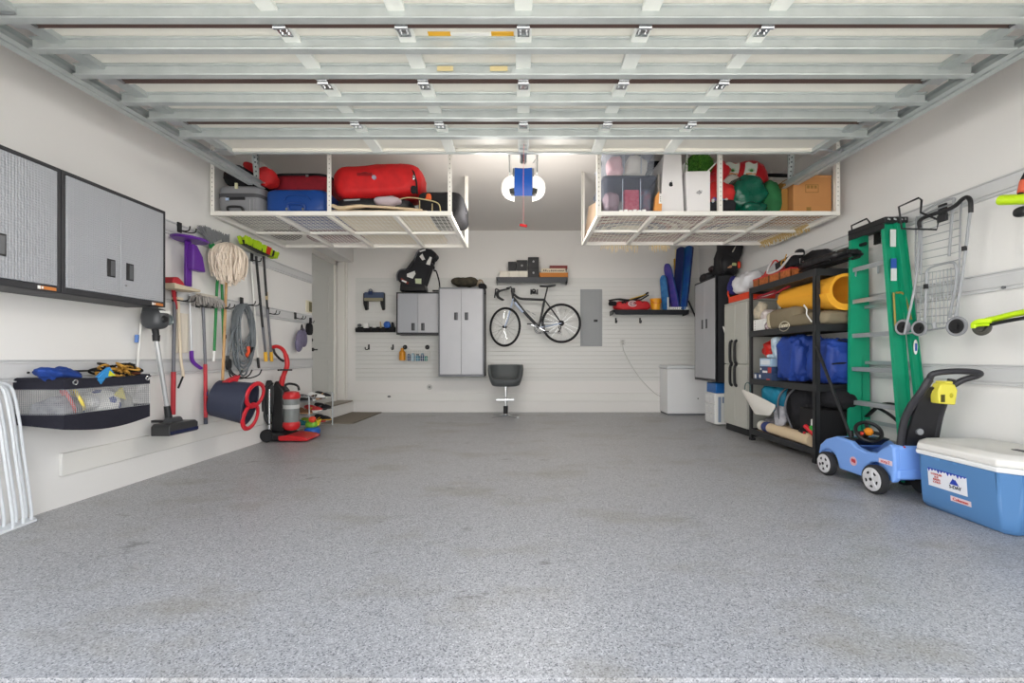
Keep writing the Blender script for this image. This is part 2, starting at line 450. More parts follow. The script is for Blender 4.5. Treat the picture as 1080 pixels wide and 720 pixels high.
# printed stickers on the door skin
YELS = mat('yellow_sticker', '#e3ac2a', .5); BLUES = mat('blue_print', '#54679b', .5)
g = MB(); 
for (a, b, c0) in ((-.49, -.375, 0), (-.165, -.05, 0)): dquad(g, a, b, 2.228, 2.262, -.002, 0)
struct('warning_sticker', g, YELS, d2)
g = MB(); g.box((-.49,2.4795,dz(2.48)-.045),(-.40,2.4825,dz(2.48)-.018)); g.box((-.19,2.4795,dz(2.48)-.045),(-.09,2.4825,dz(2.48)-.018))  # pale patches painted on the strut face as reflections of the yellow stickers
struct('sticker_reflection', g, mat('sticker_reflection','#c9ba8c',.5), d2)
g = MB(); dquad(g, -.375, -.165, 2.236, 2.262, -.002, 0); dquad(g, -.45, -.14, 2.365, 2.39, -.002, 0); struct('paper_sticker', g, WHITEP, d2)
g = MB()
for k in range(9): dquad(g, -.42+k*.016, -.409+k*.016, 2.37, 2.382, -.004, -.002)
struct('sticker_print', g, BLUES, d2)

def track(sx, lab):
    t = thing('garage_door_track', lab, 'track', (sx*2.6, 1.45, 2.63))
    y0, y1 = 1.45, 4.36
    g = MB(); zt = lambda y: dz(y)-.03
    prof = [(-.02,.028),(.022,.028),(.03,.018),(.03,-.018),(.022,-.028),(-.02,-.028),(-.02,-.024),(.02,-.024),(.026,-.016),(.026,.016),(.02,.024),(-.02,.024)]
    n = len(prof); vs = []
    for y in (y0, y1): vs += [(sx*(2.6+p[0]), y, zt(y)+p[1]) for p in prof]
    g.add(vs, [tuple(range(n)), tuple(range(2*n-1, n-1, -1))] + [(i,(i+1)%n,n+(i+1)%n,n+i) for i in range(n)])
    part('rail', g, GALV, t)
    g = MB(); vs = []
    ap = [(.031,-.034),(.075,-.034),(.075,-.031),(.034,-.031),(.034,.03),(.031,.03)]
    n = len(ap)
    for y in (y0, y1-.12): vs += [(sx*(2.6+p[0]), y, zt(y)+p[1]) for p in ap]
    g.add(vs, [tuple(range(n)), tuple(range(2*n-1, n-1, -1))] + [(i,(i+1)%n,n+(i+1)%n,n+i) for i in range(n)])
    part('stiffening_angle', g, GALV, t)
    # perforated hanging straps to the ceiling
    for (ya, dx, dyy) in ((4.33, 0, .0), (4.33, -.12, -.3), (2.7, .1, 0)):
        g = MB(); a = Vector((sx*(2.64), ya, zt(ya))); b = Vector((sx*(2.64+dx), ya+dyy, 3.3))
        g.bar(a, b, .034, .004, up=(0,1,0)); g.bar(a+Vector((sx*.017,.0,0)), b+Vector((sx*.017,0,0)), .004, .034, up=(0,1,0))
        m_ = (b-a).length; k = int(m_/.04)
        for i in range(1, k):
            p = a.lerp(b, i/k); g.mi(1).cbox(p+Vector((0,-.0035,0)), (.014,.002,.02)).mi(0)
        part('hanger_strap', g, [GALV, mat('hole_dark','#4d5356',.7)], t)
    for y in (1.9, 2.5, 3.1, 3.7, 4.1):
        g = MB(); g.cyl((sx*2.63, y, zt(y)), (sx*2.645, y, zt(y)), .008, n=8); part('bolt', g, STEEL, t)
track(-1, 'galvanised horizontal door track along the left wall above the cabinets')
track(1, 'galvanised horizontal door track along the right wall above the ladder')

# ================= opener
t = thing('garage_door_opener', 'ceiling garage door opener with blue front between two lit white lenses', 'opener', (0, 4.2, 2.55))
BLU = mat('opener_blue', '#1c55b0', .4)
g = MB(); g.prism([(4.03,2.487),(4.30,2.62),(4.36,2.75),(4.03,2.75)], -.10, .10, 'dz'); part('housing', g, mat('opener_grey', '#8c8f92', .5), t, bev=.008)
g = MB(); g.sheet(lambda u, v: ((-.085+.17*u)*(1-.1*abs(v-.3)), 4.02-.02*math.sin(PI*v), 2.485+.245*v + (.01*abs(u-.5)*2 if v > .95 else 0)), 6, 10, .01)
fp = part('front_cover', g, BLU, t)
g = MB(); g.box((-.065, 3.994, 2.650), (.065, 3.999, 2.656)); g.box((-.08, 3.994, 2.574), (.07, 3.999, 2.579)); part('print_line', g, WHITEP, fp)
LENS = mat('lit_lens', '#f4f4f0', .3, emit=('#fff6ea', LAMP))
for sx in (-1, 1):
    g = MB(); g.blob((0, 4.15, 2.607), (.21, .14, .118), e=.85, e2=.8, n=36, m=16); g.v = [(max(p[0], .086) if sx > 0 else min(p[0], -.086), p[1], p[2]) for p in g.v]
    part('lens', g, LENS, t)
    g = MB(); g.prism([(sx*.08, 2.495),(sx*.12, 2.50),(sx*.13, 2.545),(sx*.085, 2.555)], 4.0, 4.06, 'uz'); part('lens_clip', g, mat('lens_clip_grey','#3b3d3c',.5), t, bev=.004)
    ld = bpy.data.lights.new('opener_lamp', 'POINT'); ld.energy = LAMPW; ld.shadow_soft_size = .1; ld.color = (1, .95, .88)
    lo = bpy.data.objects.new('opener_lamp', ld); COL.objects.link(lo); lo.location = (sx*.34, 4.6, 2.40)
    g = MB(); g.bar((sx*.12, 4.35, 2.74), (sx*.13, 4.35, 3.3), .012, .004); g.bar((sx*.13, 4.12, 2.75), (sx*.13, 4.37, 2.75), .012, .006); g.tube([(sx*.13,4.13,2.75),(sx*.135,4.13,2.93)], .006, 6); part('hanger', g, GALV, t)
g = MB(); g.box((-.022, 1.5, 2.815), (.022, 4.1, 2.865)); g.box((-.03, 3.55, 2.80), (.03, 4.05, 2.815)); part('rail', g, GALV, t, bev=.003)
g = MB()
for k in range(26): g.torus((0, 3.56+k*.018, 2.80), .009, .003, ax=((1,0,0) if k%2 else (0,0,1)), n=8, m=5)
g.bar((.0, 3.45, 2.80), (.0, 3.58, 2.80), .05, .03)
part('drive_chain', g, mat('chain_dark','#303236',.4,.7), t)
g = MB(); g.bar((0, 3.45, 2.82), (0, 3.5, 2.70), .03, .006); g.box((-.03, 3.46, 2.66), (.03, 3.5, 2.74)); part('door_arm', g, GALV, t)
g = MB(); g.tube(spline([(.09,4.05,2.80),(.12,4.0,2.83),(.10,3.95,2.86),(.1,3.9,2.95)],5), .006, 6); part('wire', g, WHITEP, t)
g = MB(); g.tube([(.004,3.45,2.72),(.0,3.45,2.4),(.001,3.45,2.05)], .0022, 6); cord = part('release_cord', g, mat('cord_red','#d98c8c',.7), t)
g = MB(); g.cyl((-.026,3.45,2.045),(.026,3.43,2.03), .011, n=10); part('pull_handle', g, REDP, cord, bev=.002)

# ================= ceiling storage racks
RW_ = mat('rack_white', '#eeebe4', .4)
def rack(lab, x0, x1, ya, yb, z, beams, posts, tops):   # wires run both ways
    t = thing('ceiling_rack', lab, 'rack', ((x0+x1)/2, (ya+yb)/2, z))
    g = MB(); h = .032
    g.box((x0, ya, z-h), (x1, ya+.03, z+.010)); part('side_rail', g, RW_, t, bev=.003)
    g = MB(); g.box((x0, yb-.03, z-h), (x1, yb, z+.010)); part('side_rail', g, RW_, t, bev=.003)
    g = MB(); ym = (ya+yb)/2+.02; g.box((x0, ym-.02, z-h), (x1, ym+.02, z-.004)); part('centre_rail', g, RW_, t, bev=.003)
    for x in beams:
        g = MB(); g.box((x-.022, ya+.03, z-h-.006), (x+.022, yb-.03, z-.002)); part('cross_beam', g, RW_, t, bev=.003)
    g = MB(); st = .047
    n = int((x1-x0-.02)/st)
    for i in range(n+1):
        x = x0+.012+i*(x1-x0-.024)/n; g.box((x-.0016, ya+.01, z+.002), (x+.0016, yb-.01, z+.005))
    n = int((yb-ya)/st)
    for i in range(n+1):
        y = ya+.012+i*(yb-ya-.024)/n; g.box((x0+.01, y-.0018, z-.002), (x1-.01, y+.0018, z+.002))
    part('wire_deck', g, RW_, t)
    for (x, y) in posts:
        g = MB(); sy = 1 if y < ym else -1
        g.box((x-.02, y-.002*sy, z-h), (x+.02, y+.001*sy, 3.3)); g.box((x-.02, y, z-h), (x-.017, y+.038*sy, 3.3))
        g.mi(1); zz = z+.06
        while zz < 3.28:
            g.box((x-.003, y-.0035*sy, zz), (x+.003, y-.0015*sy, zz+.012)); zz += .045
        part('post', g, [RW_, mat('slot_grey','#8e8c88',.7)], t)
    for (x, y) in tops:
        g = MB(); g.box((x-.02, y-.3, 3.27), (x+.02, y+.3, 3.3)); part('ceiling_bracket', g, RW_, t)
ZR = 2.42
rack('white wire ceiling rack on the left, loaded with suitcases', -3.07, -.70, 4.27, 5.55, ZR, (-3.03, -2.42, -1.92, -1.27, -.73),
     ((-3.045,4.27),(-1.9,4.27),(-.72,4.27),(-3.045,5.55),(-1.9,5.55),(-.72,5.55)), ())
rack('white wire ceiling rack on the right, loaded with boxes and bins', .72, 3.10, 4.27, 5.42, ZR, (.75, 1.29, 1.87, 2.48, 3.07),
     ((.74,4.27),(1.93,4.27),(3.08,4.27),(.74,5.42),(1.93,5.42),(3.08,5.42)), ())
# ================= LEFT WALL =================
def plate_mat():
    # embossed tread plate, painted silver
    m = bpy.data.materials.new('silver_tread_plate'); m.use_nodes = True; nt = m.node_tree; N = nt.nodes; L = nt.links
    b = N['Principled BSDF']; b.inputs['Base Color'].default_value = hexlin('#a9acb2'); b.inputs['Metallic'].default_value = .25; b.inputs['Roughness'].default_value = .42
    tc = N.new('ShaderNodeTexCoord'); sep = N.new('ShaderNodeSeparateXYZ'); L.new(tc.outputs['Object'], sep.inputs[0])
    def wv(sgn):
        ad = N.new('ShaderNodeMath'); ad.operation = 'ADD'; L.new(sep.outputs[0], ad.inputs[0]); L.new(sep.outputs[1], ad.inputs[1])
        a2 = N.new('ShaderNodeMath'); a2.operation = 'MULTIPLY_ADD'; L.new(sep.outputs[2], a2.inputs[0]); a2.inputs[1].default_value = sgn; L.new(ad.outputs[0], a2.inputs[2])
        ml = N.new('ShaderNodeMath'); ml.operation = 'MULTIPLY'; L.new(a2.outputs[0], ml.inputs[0]); ml.inputs[1].default_value = 6.2832/.03
        sn = N.new('ShaderNodeMath'); sn.operation = 'SINE'; L.new(ml.outputs[0], sn.inputs[0]); return sn
    p = N.new('ShaderNodeMath'); p.operation = 'MULTIPLY'; L.new(wv(1).outputs[0], p.inputs[0]); L.new(wv(-1).outputs[0], p.inputs[1])
    bp = N.new('ShaderNodeBump'); bp.inputs['Strength'].default_value = .5; bp.inputs['Distance'].default_value = .003
    L.new(p.outputs[0], bp.inputs['Height']); L.new(bp.outputs[0], b.inputs['Normal'])
    return m
PLATE = plate_mat()
PLAIN = mat('silver_painted_steel', '#b4b5b9', .42, .2, var=(3, .3, '#a6a8ad'))
CARC = mat('cabinet_carcass', '#2b2c30', .5)
CARG = mat('cabinet_grey_edge', '#6f7277', .45, .2)
ORL = mat('orange_label', '#c87a3c', .6)
def wall_cabinet(lab, cat, fr, u0, u1, z0, z1, d, doors, hz, body=None, grp=None, hgap=.07, hh=.06):
    # steel cabinet hung on the wall: box, two doors with recessed pulls
    t = thing('wall_cabinet', lab, cat, ((u0+u1)/2, 0, z0), fr, grp)
    body = body or CARC; e = .022
    g = MB(fr); g.box((u0, .0, z0), (u1, d-.004, z1)); part('body', g, CARC, t, bev=.004)
    g = MB(fr)
    g.box((u0, d-.03, z0), (u0+e, d+.004, z1)); g.box((u1-e, d-.03, z0), (u1, d+.004, z1)); g.box((u0+e, d-.03, z0), (u1-e, d+.004, z0+e*1.6)); g.box((u0+e, d-.03, z1-e), (u1-e, d+.004, z1))
    part('face_frame', g, body, t, bev=.002)
    um = (u0+u1)/2
    for i, (a, b) in enumerate(((u0+e+.002, um-.0015), (um+.0015, u1-e-.002))):
        g = MB(fr); g.box((a, d-.012, z0+e*1.6+.003), (b, d+.008, z1-e-.003)); dr = part('door', g, doors[i], t, bev=.003)
        h = (um-hgap) if i == 0 else (um+hgap)
        g = MB(fr); g.box((h-.029, d+.002, hz-hh), (h+.029, d+.0105, hz+hh)); g.mi(1).box((h-.004, d+.009, hz-hh+.01), (h+.023, d+.012, hz+hh-.01))
        part('pull', g, [BLKM, mat('pull_inner','#5a5c60',.4,.4)], dr, bev=.0015)
    return t
c = wall_cabinet('silver wall cabinet at the left edge of the photo, cut off by the frame', 'cabinet', fL, 1.865, 2.628, 1.385, 2.133, .30, (PLATE, PLATE), 1.60)
def glabel(c, u):
    g = MB(fL); g.box((u-.1, .303, 1.393), (u, .306, 1.412)); part('sticker', g, ORL, c); 
    g = MB(fL); g.box((u-.1, .3045, 1.393), (u-.085, .307, 1.412)); g.box((u-.08, .3045, 1.396), (u-.07, .307, 1.41)); part('sticker_mark', g, WHITEP, c)
glabel(c, 2.60)
c = wall_cabinet('silver tread plate wall cabinet above the stick vacuum, both doors in view', 'cabinet', fL, 2.632, 3.395, 1.385, 2.133, .30, (PLATE, PLATE), 1.60)
glabel(c, 3.37)
g = MB(fL); g.cyl((3.05,.308,1.50),(3.05,.314,1.50),.007); part('lock', g, CHROME, c)

# ---- mesh ball caddy
t = thing('mesh_storage_bin', 'wall hung bin of grey mesh with black fabric rim and bottom', 'bin', (2.94, 0, .54), fL)
NAVY = mat('black_navy_fabric', '#1e1e2a', .85, bump=(40, .3))
U0, U1, DB, ZT, ZB = 2.64, 3.25, .31, .875, .56
def ring(z, sag, ex=0):
    # plan outline (u,d) points around the bin, open to the wall
    pts = []
    for i in range(41):
        s_ = i/40*(.31+.61+.31)
        if s_ < .31: p = (U0-ex, s_)
        elif s_ < .92: p = (U0+(s_-.31), .31+ex)
        else: p = (U1+ex, .31-(s_-.92))
        pts.append(p)
    return pts
def shell(z0f, z1f, nz=6, th=.004, bul=0):
    pts = ring(0, 0)
    def fn(u, v):
        i = u*40; k = min(int(i), 39); f_ = i-k
        a, b = pts[k], pts[k+1]; x = a[0]+(b[0]-a[0])*f_; d = a[1]+(b[1]-a[1])*f_
        z0, z1 = z0f(x, d), z1f(x, d); z = z0+(z1-z0)*v
        q = bul*math.sin(PI*v); mid = math.sin(PI*min(1, max(0, (x-U0)/(U1-U0))))
        return (x+(.0), d - q*mid*(d/.31) + .01*math.sin(9*x)*0, z)
    g = MB(fL); g.sheet(fn, 40, nz, th); return g
sagb = lambda x, d: ZB - .035*math.sin(PI*(x-U0)/(U1-U0)) + .03*(1-d/.31)
part('rim', shell(lambda x, d: .80, lambda x, d: ZT-.01*math.sin(PI*(x-U0)/(U1-U0)), 3), NAVY, t)
part('base_panel', shell(sagb, lambda x, d: .655-.008*math.sin(PI*(x-U0)/(U1-U0)), 5), NAVY, t)
g = MB(fL); g.sheet(lambda u, v: (U0+.004+(U1-U0-.008)*u, .306*v, sagb(U0+(U1-U0)*u, .306*v)+.002), 16, 8, .004); part('floor_panel', g, NAVY, t)
# real net: crossing threads
MESHG = mat('mesh_thread', '#a5a6a9', .7)
g = MB(fL); pts = ring(0, 0); z0, z1 = .65, .803
def bulge(x, z): return .02*math.sin(PI*(z-z0)/(z1-z0))*math.sin(PI*min(1, max(0, (x-U0)/(U1-U0))))
L_ = 1.23; n = 96
for i in range(n+1):
    s_ = i/n*40; k = min(int(s_), 39); f_ = s_-k; a, b = pts[k], pts[k+1]; x = a[0]+(b[0]-a[0])*f_; d = a[1]+(b[1]-a[1])*f_
    g.tube([(x, d-bulge(x, z), z) for z in (z0, (z0+z1)/2, z1)], .0013, 4)
for j in range(13):
    z = z0+(z1-z0)*j/12
    g.tube([(p[0], p[1]-bulge(p[0], z), z) for p in pts], .0013, 4)
part('mesh', g, MESHG, t)
g = MB(fL); g.tube([(2.72,.03,.905),(3.22,.03,.905)], .006, 8); g.tube([(2.7,.0,.90),(2.7,.03,.905)], .006); g.tube([(3.2,.0,.90),(3.2,.03,.905)], .006); part('hanging_rod', g, BLKM, t)
for (u, d) in ((2.70,.316),(3.22,.316)):
    g = MB(fL); g.torus((u, d, .845), .014, .004, ax=(0,1,0), n=14); part('grommet', g, CHROME, t)
g = MB(fL); g.tube([(U0, .0, .86),(U0,.31,.86),(U1,.31,.86),(U1,0,.86)], .006, 6); part('rim_cord', g, NAVY, t)
# what is in the bin
g = MB(fL)
g.blob((2.99,.19,.675), (.105,.105,.105), e=1, n=28, m=20)
ball = solo('soccer_ball', 'white ball with blue panels inside the mesh bin', 'ball', g, mat('ball_white','#e9e9e6',.4), (2.99,.19,.57))
for (a, b) in ((20,60),(95,20),(160,65),(250,15),(60,-5),(310,50),(200,-20)):
    g = MB(fL); n_ = Vector((math.cos(R_(a))*math.cos(R_(b)), math.sin(R_(a))*math.cos(R_(b)), math.sin(R_(b))))
    g.lathe(Vector((2.99,.19,.675))+n_*.097, [(.028,0),(.026,.007),(.012,.0092),(0.001,.0095)], ax=n_, n=5)
    part('panel', g, mat('ball_blue','#3d4f8e',.4), ball)
g = MB(fL); g.blob((2.868,.235,.705), (.052,.052,.052), e=1); solo('small_ball', 'small plain white ball next to the blue panelled ball in the mesh bin', 'ball', g, mat('ball_grey','#dcdde0',.5), (2.868,.235,.655))
def disc(lab, c, r, m, nrm, grp=None):
    g = MB(fL); g.lathe(c, [(r*.2,.006),(r*.8,.006),(r*.97,0),(r,-.014),(r*.96,-.014),(r*.9,-.002),(r*.2,0)], ax=nrm, n=28); return solo('flying_disc', lab, 'disc', g, m, c)
disc('yellow flying disc leaning in the mesh bin', (2.795,.235,.745), .095, mat('disc_yellow','#e3cf62',.5), (.75,.55,.35))
disc('red flying disc leaning behind the yellow one in the mesh bin', (2.75,.225,.735), .095, mat('disc_red','#d36a6a',.5), (.75,.55,.35))
g = MB(fL); g.prism([(3.0,.735),(3.09,.70),(3.06,.79)], .26, .28, 'uz'); solo('foam_wedge', 'yellow triangular foam piece pressed against the bin mesh above the ball', 'toy', g, mat('foam_yellow','#e6dc7c',.8), (3.04,.27,.70), bev=.004)
g = MB(fL); g.blob((3.165,.13,.68), (.06,.10,.08), amp=.03, fq=14, seed=3, e=.8); solo('knit_bag', 'crumpled grey and white bag at the right end of the mesh bin', 'bag', g, mat('grey_white_cloth','#bdbdb8',.9,var=(20,.8,'#8d8c80')), (3.12,.17,.60))
g = MB(fL); g.blob((2.75,.15,.66), (.085,.12,.085), amp=.025, fq=12, seed=5, e=.8); solo('grey_pouch', 'dim grey pouch in the near end of the mesh bin', 'pouch', g, mat('pouch_grey','#8a8c92',.9,var=(20,.8,'#b7b9be')), (2.75,.15,.575))
g = MB(fL); g.blob((2.70,.20,.90), (.125,.09,.038), amp=.045, fq=13, seed=2, e=.8, n=34, m=18, rot=rot(0,6,-15)); solo('swim_bag', 'royal blue crumpled fabric bag resting over the near end of the bin', 'bag', g, mat('royal_blue_fabric','#1d459b',.7,var=(18,.7,'#12306f')), (2.735,.15,.86))
def flipper():
    t = thing('pocket_kite', 'folded light blue kite with a yellow triangle on the bin rim', 'kite', (2.93, .25, .85), fL)
    g = MB(fL); g.prism([(2.84,.86),(2.87,.82),(2.9,.86),(2.97,.875),(2.93,.935),(2.88,.90)], .29, .315, 'uz'); part('sail', g, mat('sky_blue_fabric','#2f86c4',.6), t, bev=.004)
    g = MB(fL); g.prism([(2.915,.872),(2.965,.874),(2.925,.91)], .286, .319, 'uz'); part('triangle', g, mat('lime_yellow','#c9c92b',.6), t)
flipper()
rnd = random.Random(4)
g = MB(fL); 
for k in range(2):
    g.mi(k)
    for q in range(16):
        c0 = Vector((3.13+rnd.uniform(-.09,.07), .18+rnd.uniform(-.07,.07), .905+rnd.uniform(-.03,.03)))
        g.tube(spline([c0+Vector((math.cos(a*1.3+q)*.045, math.sin(a*1.1+q*2)*.05, math.sin(a+q)*.026)) for a in range(6)], 4), .0075, 6)
solo('tangled_rope', 'black and gold braided strap bundled on top of the mesh bin', 'rope', g, [mat('rope_black','#16130f',.7), mat('rope_gold','#b98a3a',.6)], (3.13,.18,.87))
g = MB(fL); g.blob((3.235,.2,.885), (.03,.04,.014), amp=.006, seed=9); solo('leather_glove', 'small rust brown scrap at the far corner of the bin rim', 'glove', g, mat('rust_brown','#7c4630',.8), (3.235,.2,.87))

# ---- white tubular rack at far left, standing on the floor and leaning to the wall
TUBW = mat('white_blue_tube', '#e6eaee', .35)
t = thing('folding_rack', 'white tubular folding rack leaning on the wall at the left edge', 'rack', (2.55, .13, 0), fL)
g = MB(fL); g.prism([(2.02,.08),(2.05,.03),(2.66,.035),(2.695,.07),(2.66,.125),(2.10,.20),(2.02,.18)], 0, .016, 'ud'); part('foot_plate', g, TUBW, t, bev=.004)
for k, (u, d) in enumerate(((2.665,.052),(2.652,.098),(2.605,.06),(2.585,.125),(2.535,.07),(2.515,.145),(2.45,.10))):
    g = MB(fL); u2 = u-.06; g.tube(spline([(u,d,.012),(u-.002,d,.10),(u-.04,d-.004,.45),(u-.06,d-.01,.66),(u-.09,d-.016,.82),(u-.16,d-.02,.86)],7), .0075, 8); part('tube', g, TUBW, t)
g = MB(fL); g.tube([(2.0,.04,.86),(2.46,.05,.86)], .01, 8); g.tube([(2.0,.08,.86),(2.44,.08,.84)], .008, 8); part('top_bar', g, TUBW, t)

# ---- stick vacuum hanging on the wall
t = thing('stick_vacuum', 'grey and black cordless stick vacuum with silver wand hanging under the cabinet', 'vacuum cleaner', (3.72, .12, .42), fL)
a = LW(161, 336, .12); b = LW(176, 428, .14)
VG = mat('vacuum_grey','#4b4d50',.4,.2)
g = MB(fL); g.blob((a[0],.14,a[2]), (.075,.085,.085), e=.7, e2=.7); g.cyl((a[0]-.02,.12,a[2]+.05),(a[0]-.02,.12,a[2]+.115),.055,.045,16); part('motor_body', g, VG, t)
g = MB(fL); g.box((a[0]-.04,.2,a[2]+.045),(a[0]+.045,.226,a[2]+.062)); part('label', g, WHITEP, t)
g = MB(fL); g.cyl((a[0]-.01,.222,a[2]-.005),(a[0]-.01,.235,a[2]-.005),.03,.022,16); part('filter_cap', g, BLKM, t)
g = MB(fL); g.cyl((a[0]+.1,.05,a[2]-.0),(a[0]+.1,.17,a[2]),.045,n=22); g.torus((a[0]+.1,.175,a[2]),.034,.008,ax=(0,1,0)); part('dust_cup', g, mat('smoky_clear','#8f9a9c',.15,.4), t)
g = MB(fL); g.tube(spline([(a[0]+.05,.06,a[2]+.1),(a[0]+.03,.03,a[2]+.02),(a[0]+.02,.05,a[2]-.06)],5), .016, 8); part('handle', g, BLKM, t)
c = (a[0]+.01, .14, a[2]-.13)
g = MB(fL); g.cyl((a[0]-.005,.14,a[2]-.06), c, .026, .022, 14); g.cyl(c, (c[0],.14,c[2]-.05), .027, .024, 14); part('collar', g, BLKM, t)
g = MB(fL); g.cyl((c[0],.14,c[2]-.03), b, .017, n=14); part('wand', g, mat('silver_wand','#d3d5d6',.25,.5), t)
g = MB(fL); g.cyl(b, (b[0]+.015,.15,b[2]-.14), .022, .027, 14); part('neck', g, BLKM, t)
h0 = (b[0]+.03, .16, .415)
g = MB(fL); g.prism([(h0[0]-.14,.365),(h0[0]+.17,.365),(h0[0]+.17,.44),(h0[0]+.14,.46),(h0[0]-.12,.46),(h0[0]-.14,.44)], .10, .25, 'uz'); hd = part('floor_head', g, mat('head_dark','#3a3b3c',.4,.2), t, bev=.006)
g = MB(fL); g.box((h0[0]-.13,.245,.375),(h0[0]+.165,.256,.40)); part('brush_window', g, mat('dark_blue_window','#22284a',.2), hd)
g = MB(fL); g.cyl((h0[0]-.05,.16,.465),(h0[0]+.07,.16,.465),.035,n=14); part('hinge_barrel', g, VG, hd)
g = MB(fL); g.box((h0[0]-.02,.0,.455),(h0[0]+.02,.12,.475)); part('rest_bracket', g, BLKM, t)

# ---- generic wall hook of the slat channel
def hook(fr, u, z, lab, ln=.10, grp='black hooks on the slat channels', two=True):
    t = thing('wall_hook', lab, 'hook', (u, 0, z), fr, grp)
    g = MB(fr); g.box((u-.022,.018,z-.04),(u+.022,.034,z+.05)); part('back_plate', g, BLKM, t, bev=.004)
    for s_ in ((-1, 1) if two else (0,)):
        g = MB(fr); g.tube(spline([(u+s_*.012,.03,z-.02),(u+s_*.025,.03+ln*.5,z-.035),(u+s_*.035,.03+ln*.9,z-.03),(u+s_*.037,.03+ln,z+.005)],5), .0055, 7); part('prong', g, BLKM, t)
    return t

def pole(name, lab, cat, pts, rad, m, extra=None, base=None):
    t = thing(name, lab, cat, base or pts[-1], fL)
    return t
# thin white pole with a blue clip, behind the vacuum
p0 = LW(149, 325, .03); p1 = LW(141, 398, .03)
t = thing('curtain_pole', 'thin white pole with blue clip between mesh bin and stick vacuum', 'pole', p1, fL)
g = MB(fL); g.cyl((p0[0],.04,p0[2]), (p1[0],.04,p1[2]-.15), .0085, n=10); part('shaft', g, WHITEM, t)
q = LW(144, 357, .04); g = MB(fL); g.cyl((q[0],.04,q[2]-.03),(q[0]+.004,.04,q[2]+.03),.013,n=10); part('clip', g, mat('clip_blue','#5f86c9',.5), t)
# grey shaft with red grip, push broom head up
GRYSH = mat('grey_shaft','#6b6c73',.4,.2); REDG = mat('red_grip','#b82a35',.45)
a = LW(184, 318, .06); b = LW(183, 392, .06); c = LW(182.5, 437, .06)
t = thing('floor_squeegee', 'upturned tool with red and cream head and grey red shaft, beside stick vacuum', 'squeegee', c, fL)
g = MB(fL); g.cyl(a, b, .014, n=12); part('shaft', g, GRYSH, t)
g = MB(fL); g.cyl(b, c, .018, n=12); part('grip', g, REDG, t)
h = LW(184, 305, .09)
g = MB(fL); 
g.prism([(h[0]-.12,h[2]-.01),(h[0]+.17,h[2]+.0),(h[0]+.17,h[2]+.02),(h[0]-.12,h[2]+.035)], .03, .19, 'uz'); part('head', g, mat('cream_board','#cdbfa6',.7), t, bev=.004)
g = MB(fL); g.prism([(h[0]-.10,h[2]+.03),(h[0]+.05,h[2]+.03),(h[0]+.02,h[2]+.07),(h[0]-.03,h[2]+.10),(h[0]-.08,h[2]+.09)], .05, .15, 'uz'); part('shield', g, REDG, t, bev=.008)
g = MB(fL); g.prism([(h[0]-.0,h[2]-.0),(h[0]+.03,h[2]-.0),(h[0]+.055,h[2]-.16),(h[0]+.045,h[2]-.17)], .06, .075, 'uz'); part('brace', g, REDG, t)
# cream bent stick with black tip
t = thing('walking_cane', 'cream coloured thin stick with bent end and black tip', 'stick', LW(188, 408, .05), fL)
g = MB(fL); P = [LW(188,316,.05), LW(189,345,.05), LW(191,380,.05), LW(193,392,.05), LW(193,398,.06)]
g.tube(spline(P,5), .011, 8); part('shaft', g, mat('cream_stick','#e0d2bb',.55), t)
g = MB(fL); g.cyl(LW(193,397,.06), LW(188,409,.08), .008, n=8); part('tip', g, BLKM, t)
g = MB(fL); a = LW(187,316,.05); g.box((a[0]-.03,.02,a[2]),(a[0]+.03,.08,a[2]+.02)); part('cap', g, mat('cream_stick'), t)
# hanging cream towel strip behind
g = MB(fL); a = LW(190,330,.02); b = LW(190,372,.02)
g.sheet(lambda u, v: (a[0]-.06+.14*u, .028+.006*math.sin(9*u), b[2]+(a[2]-b[2])*v), 10, 6, .006); solo('hanging_cloth', 'pale beige cloth strip hanging behind the cream stick', 'cloth', g, mat('pale_beige_cloth','#d5cdbf',.9,bump=(80,.3)), (a[0],.03,b[2]))
# purple scoop on its hook
PUR = mat('purple_plastic','#5e2590',.35)
a = LW(198, 254, .10)
t = thing('plastic_scoop', 'purple plastic scoop with flat round rim hanging from the top channel', 'scoop', (a[0],.1,LW(199,303,.1)[2]), fL)
g = MB(fL); g.lathe((a[0],.12,a[2]), [(.005,.0),(.15,.0),(.165,.012),(.165,.02),(.15,.012),(.005,.01)], ax=(0,0,1), n=30, sy=.75); part('rim_plate', g, PUR, t)
b = LW(199, 302, .10)
g = MB(fL); g.prism([(a[0]-.03,a[2]),(a[0]+.03,a[2]),(a[0]+.035,b[2]),(a[0]-.035,b[2])], .09, .115, 'uz'); part('blade', g, PUR, t, bev=.005)
z1 = LW(200,285,.1)[2]
g = MB(fL); g.prism([(a[0]-.02,a[2]-.03),(a[0]+.03,a[2]-.03),(a[0]+.10,a[2]-.12),(a[0]+.135,z1),(a[0]-.02,z1)], .095, .165, 'uz'); part('fin', g, PUR, t, bev=.01)
hook(fL, a[0], 2.15, 'black hook on the top channel holding the purple scoop', .12)
# purple hockey style stick
t = thing('toy_stick', 'thin white stick ending in a bent purple blade', 'stick', LW(211,387,.05), fL)
g = MB(fL); g.cyl(LW(200,310,.05), LW(202,372,.05), .009, n=10); part('shaft', g, mat('silver_thin','#c9cbcf',.3,.3), t)
g = MB(fL); P = [LW(202,370,.05), LW(202.5,379,.06), LW(206,384,.07), LW(212,388.5,.08)]
g.tube(spline(P,5), .02, 10, sq=.6); part('blade', g, PUR, t)
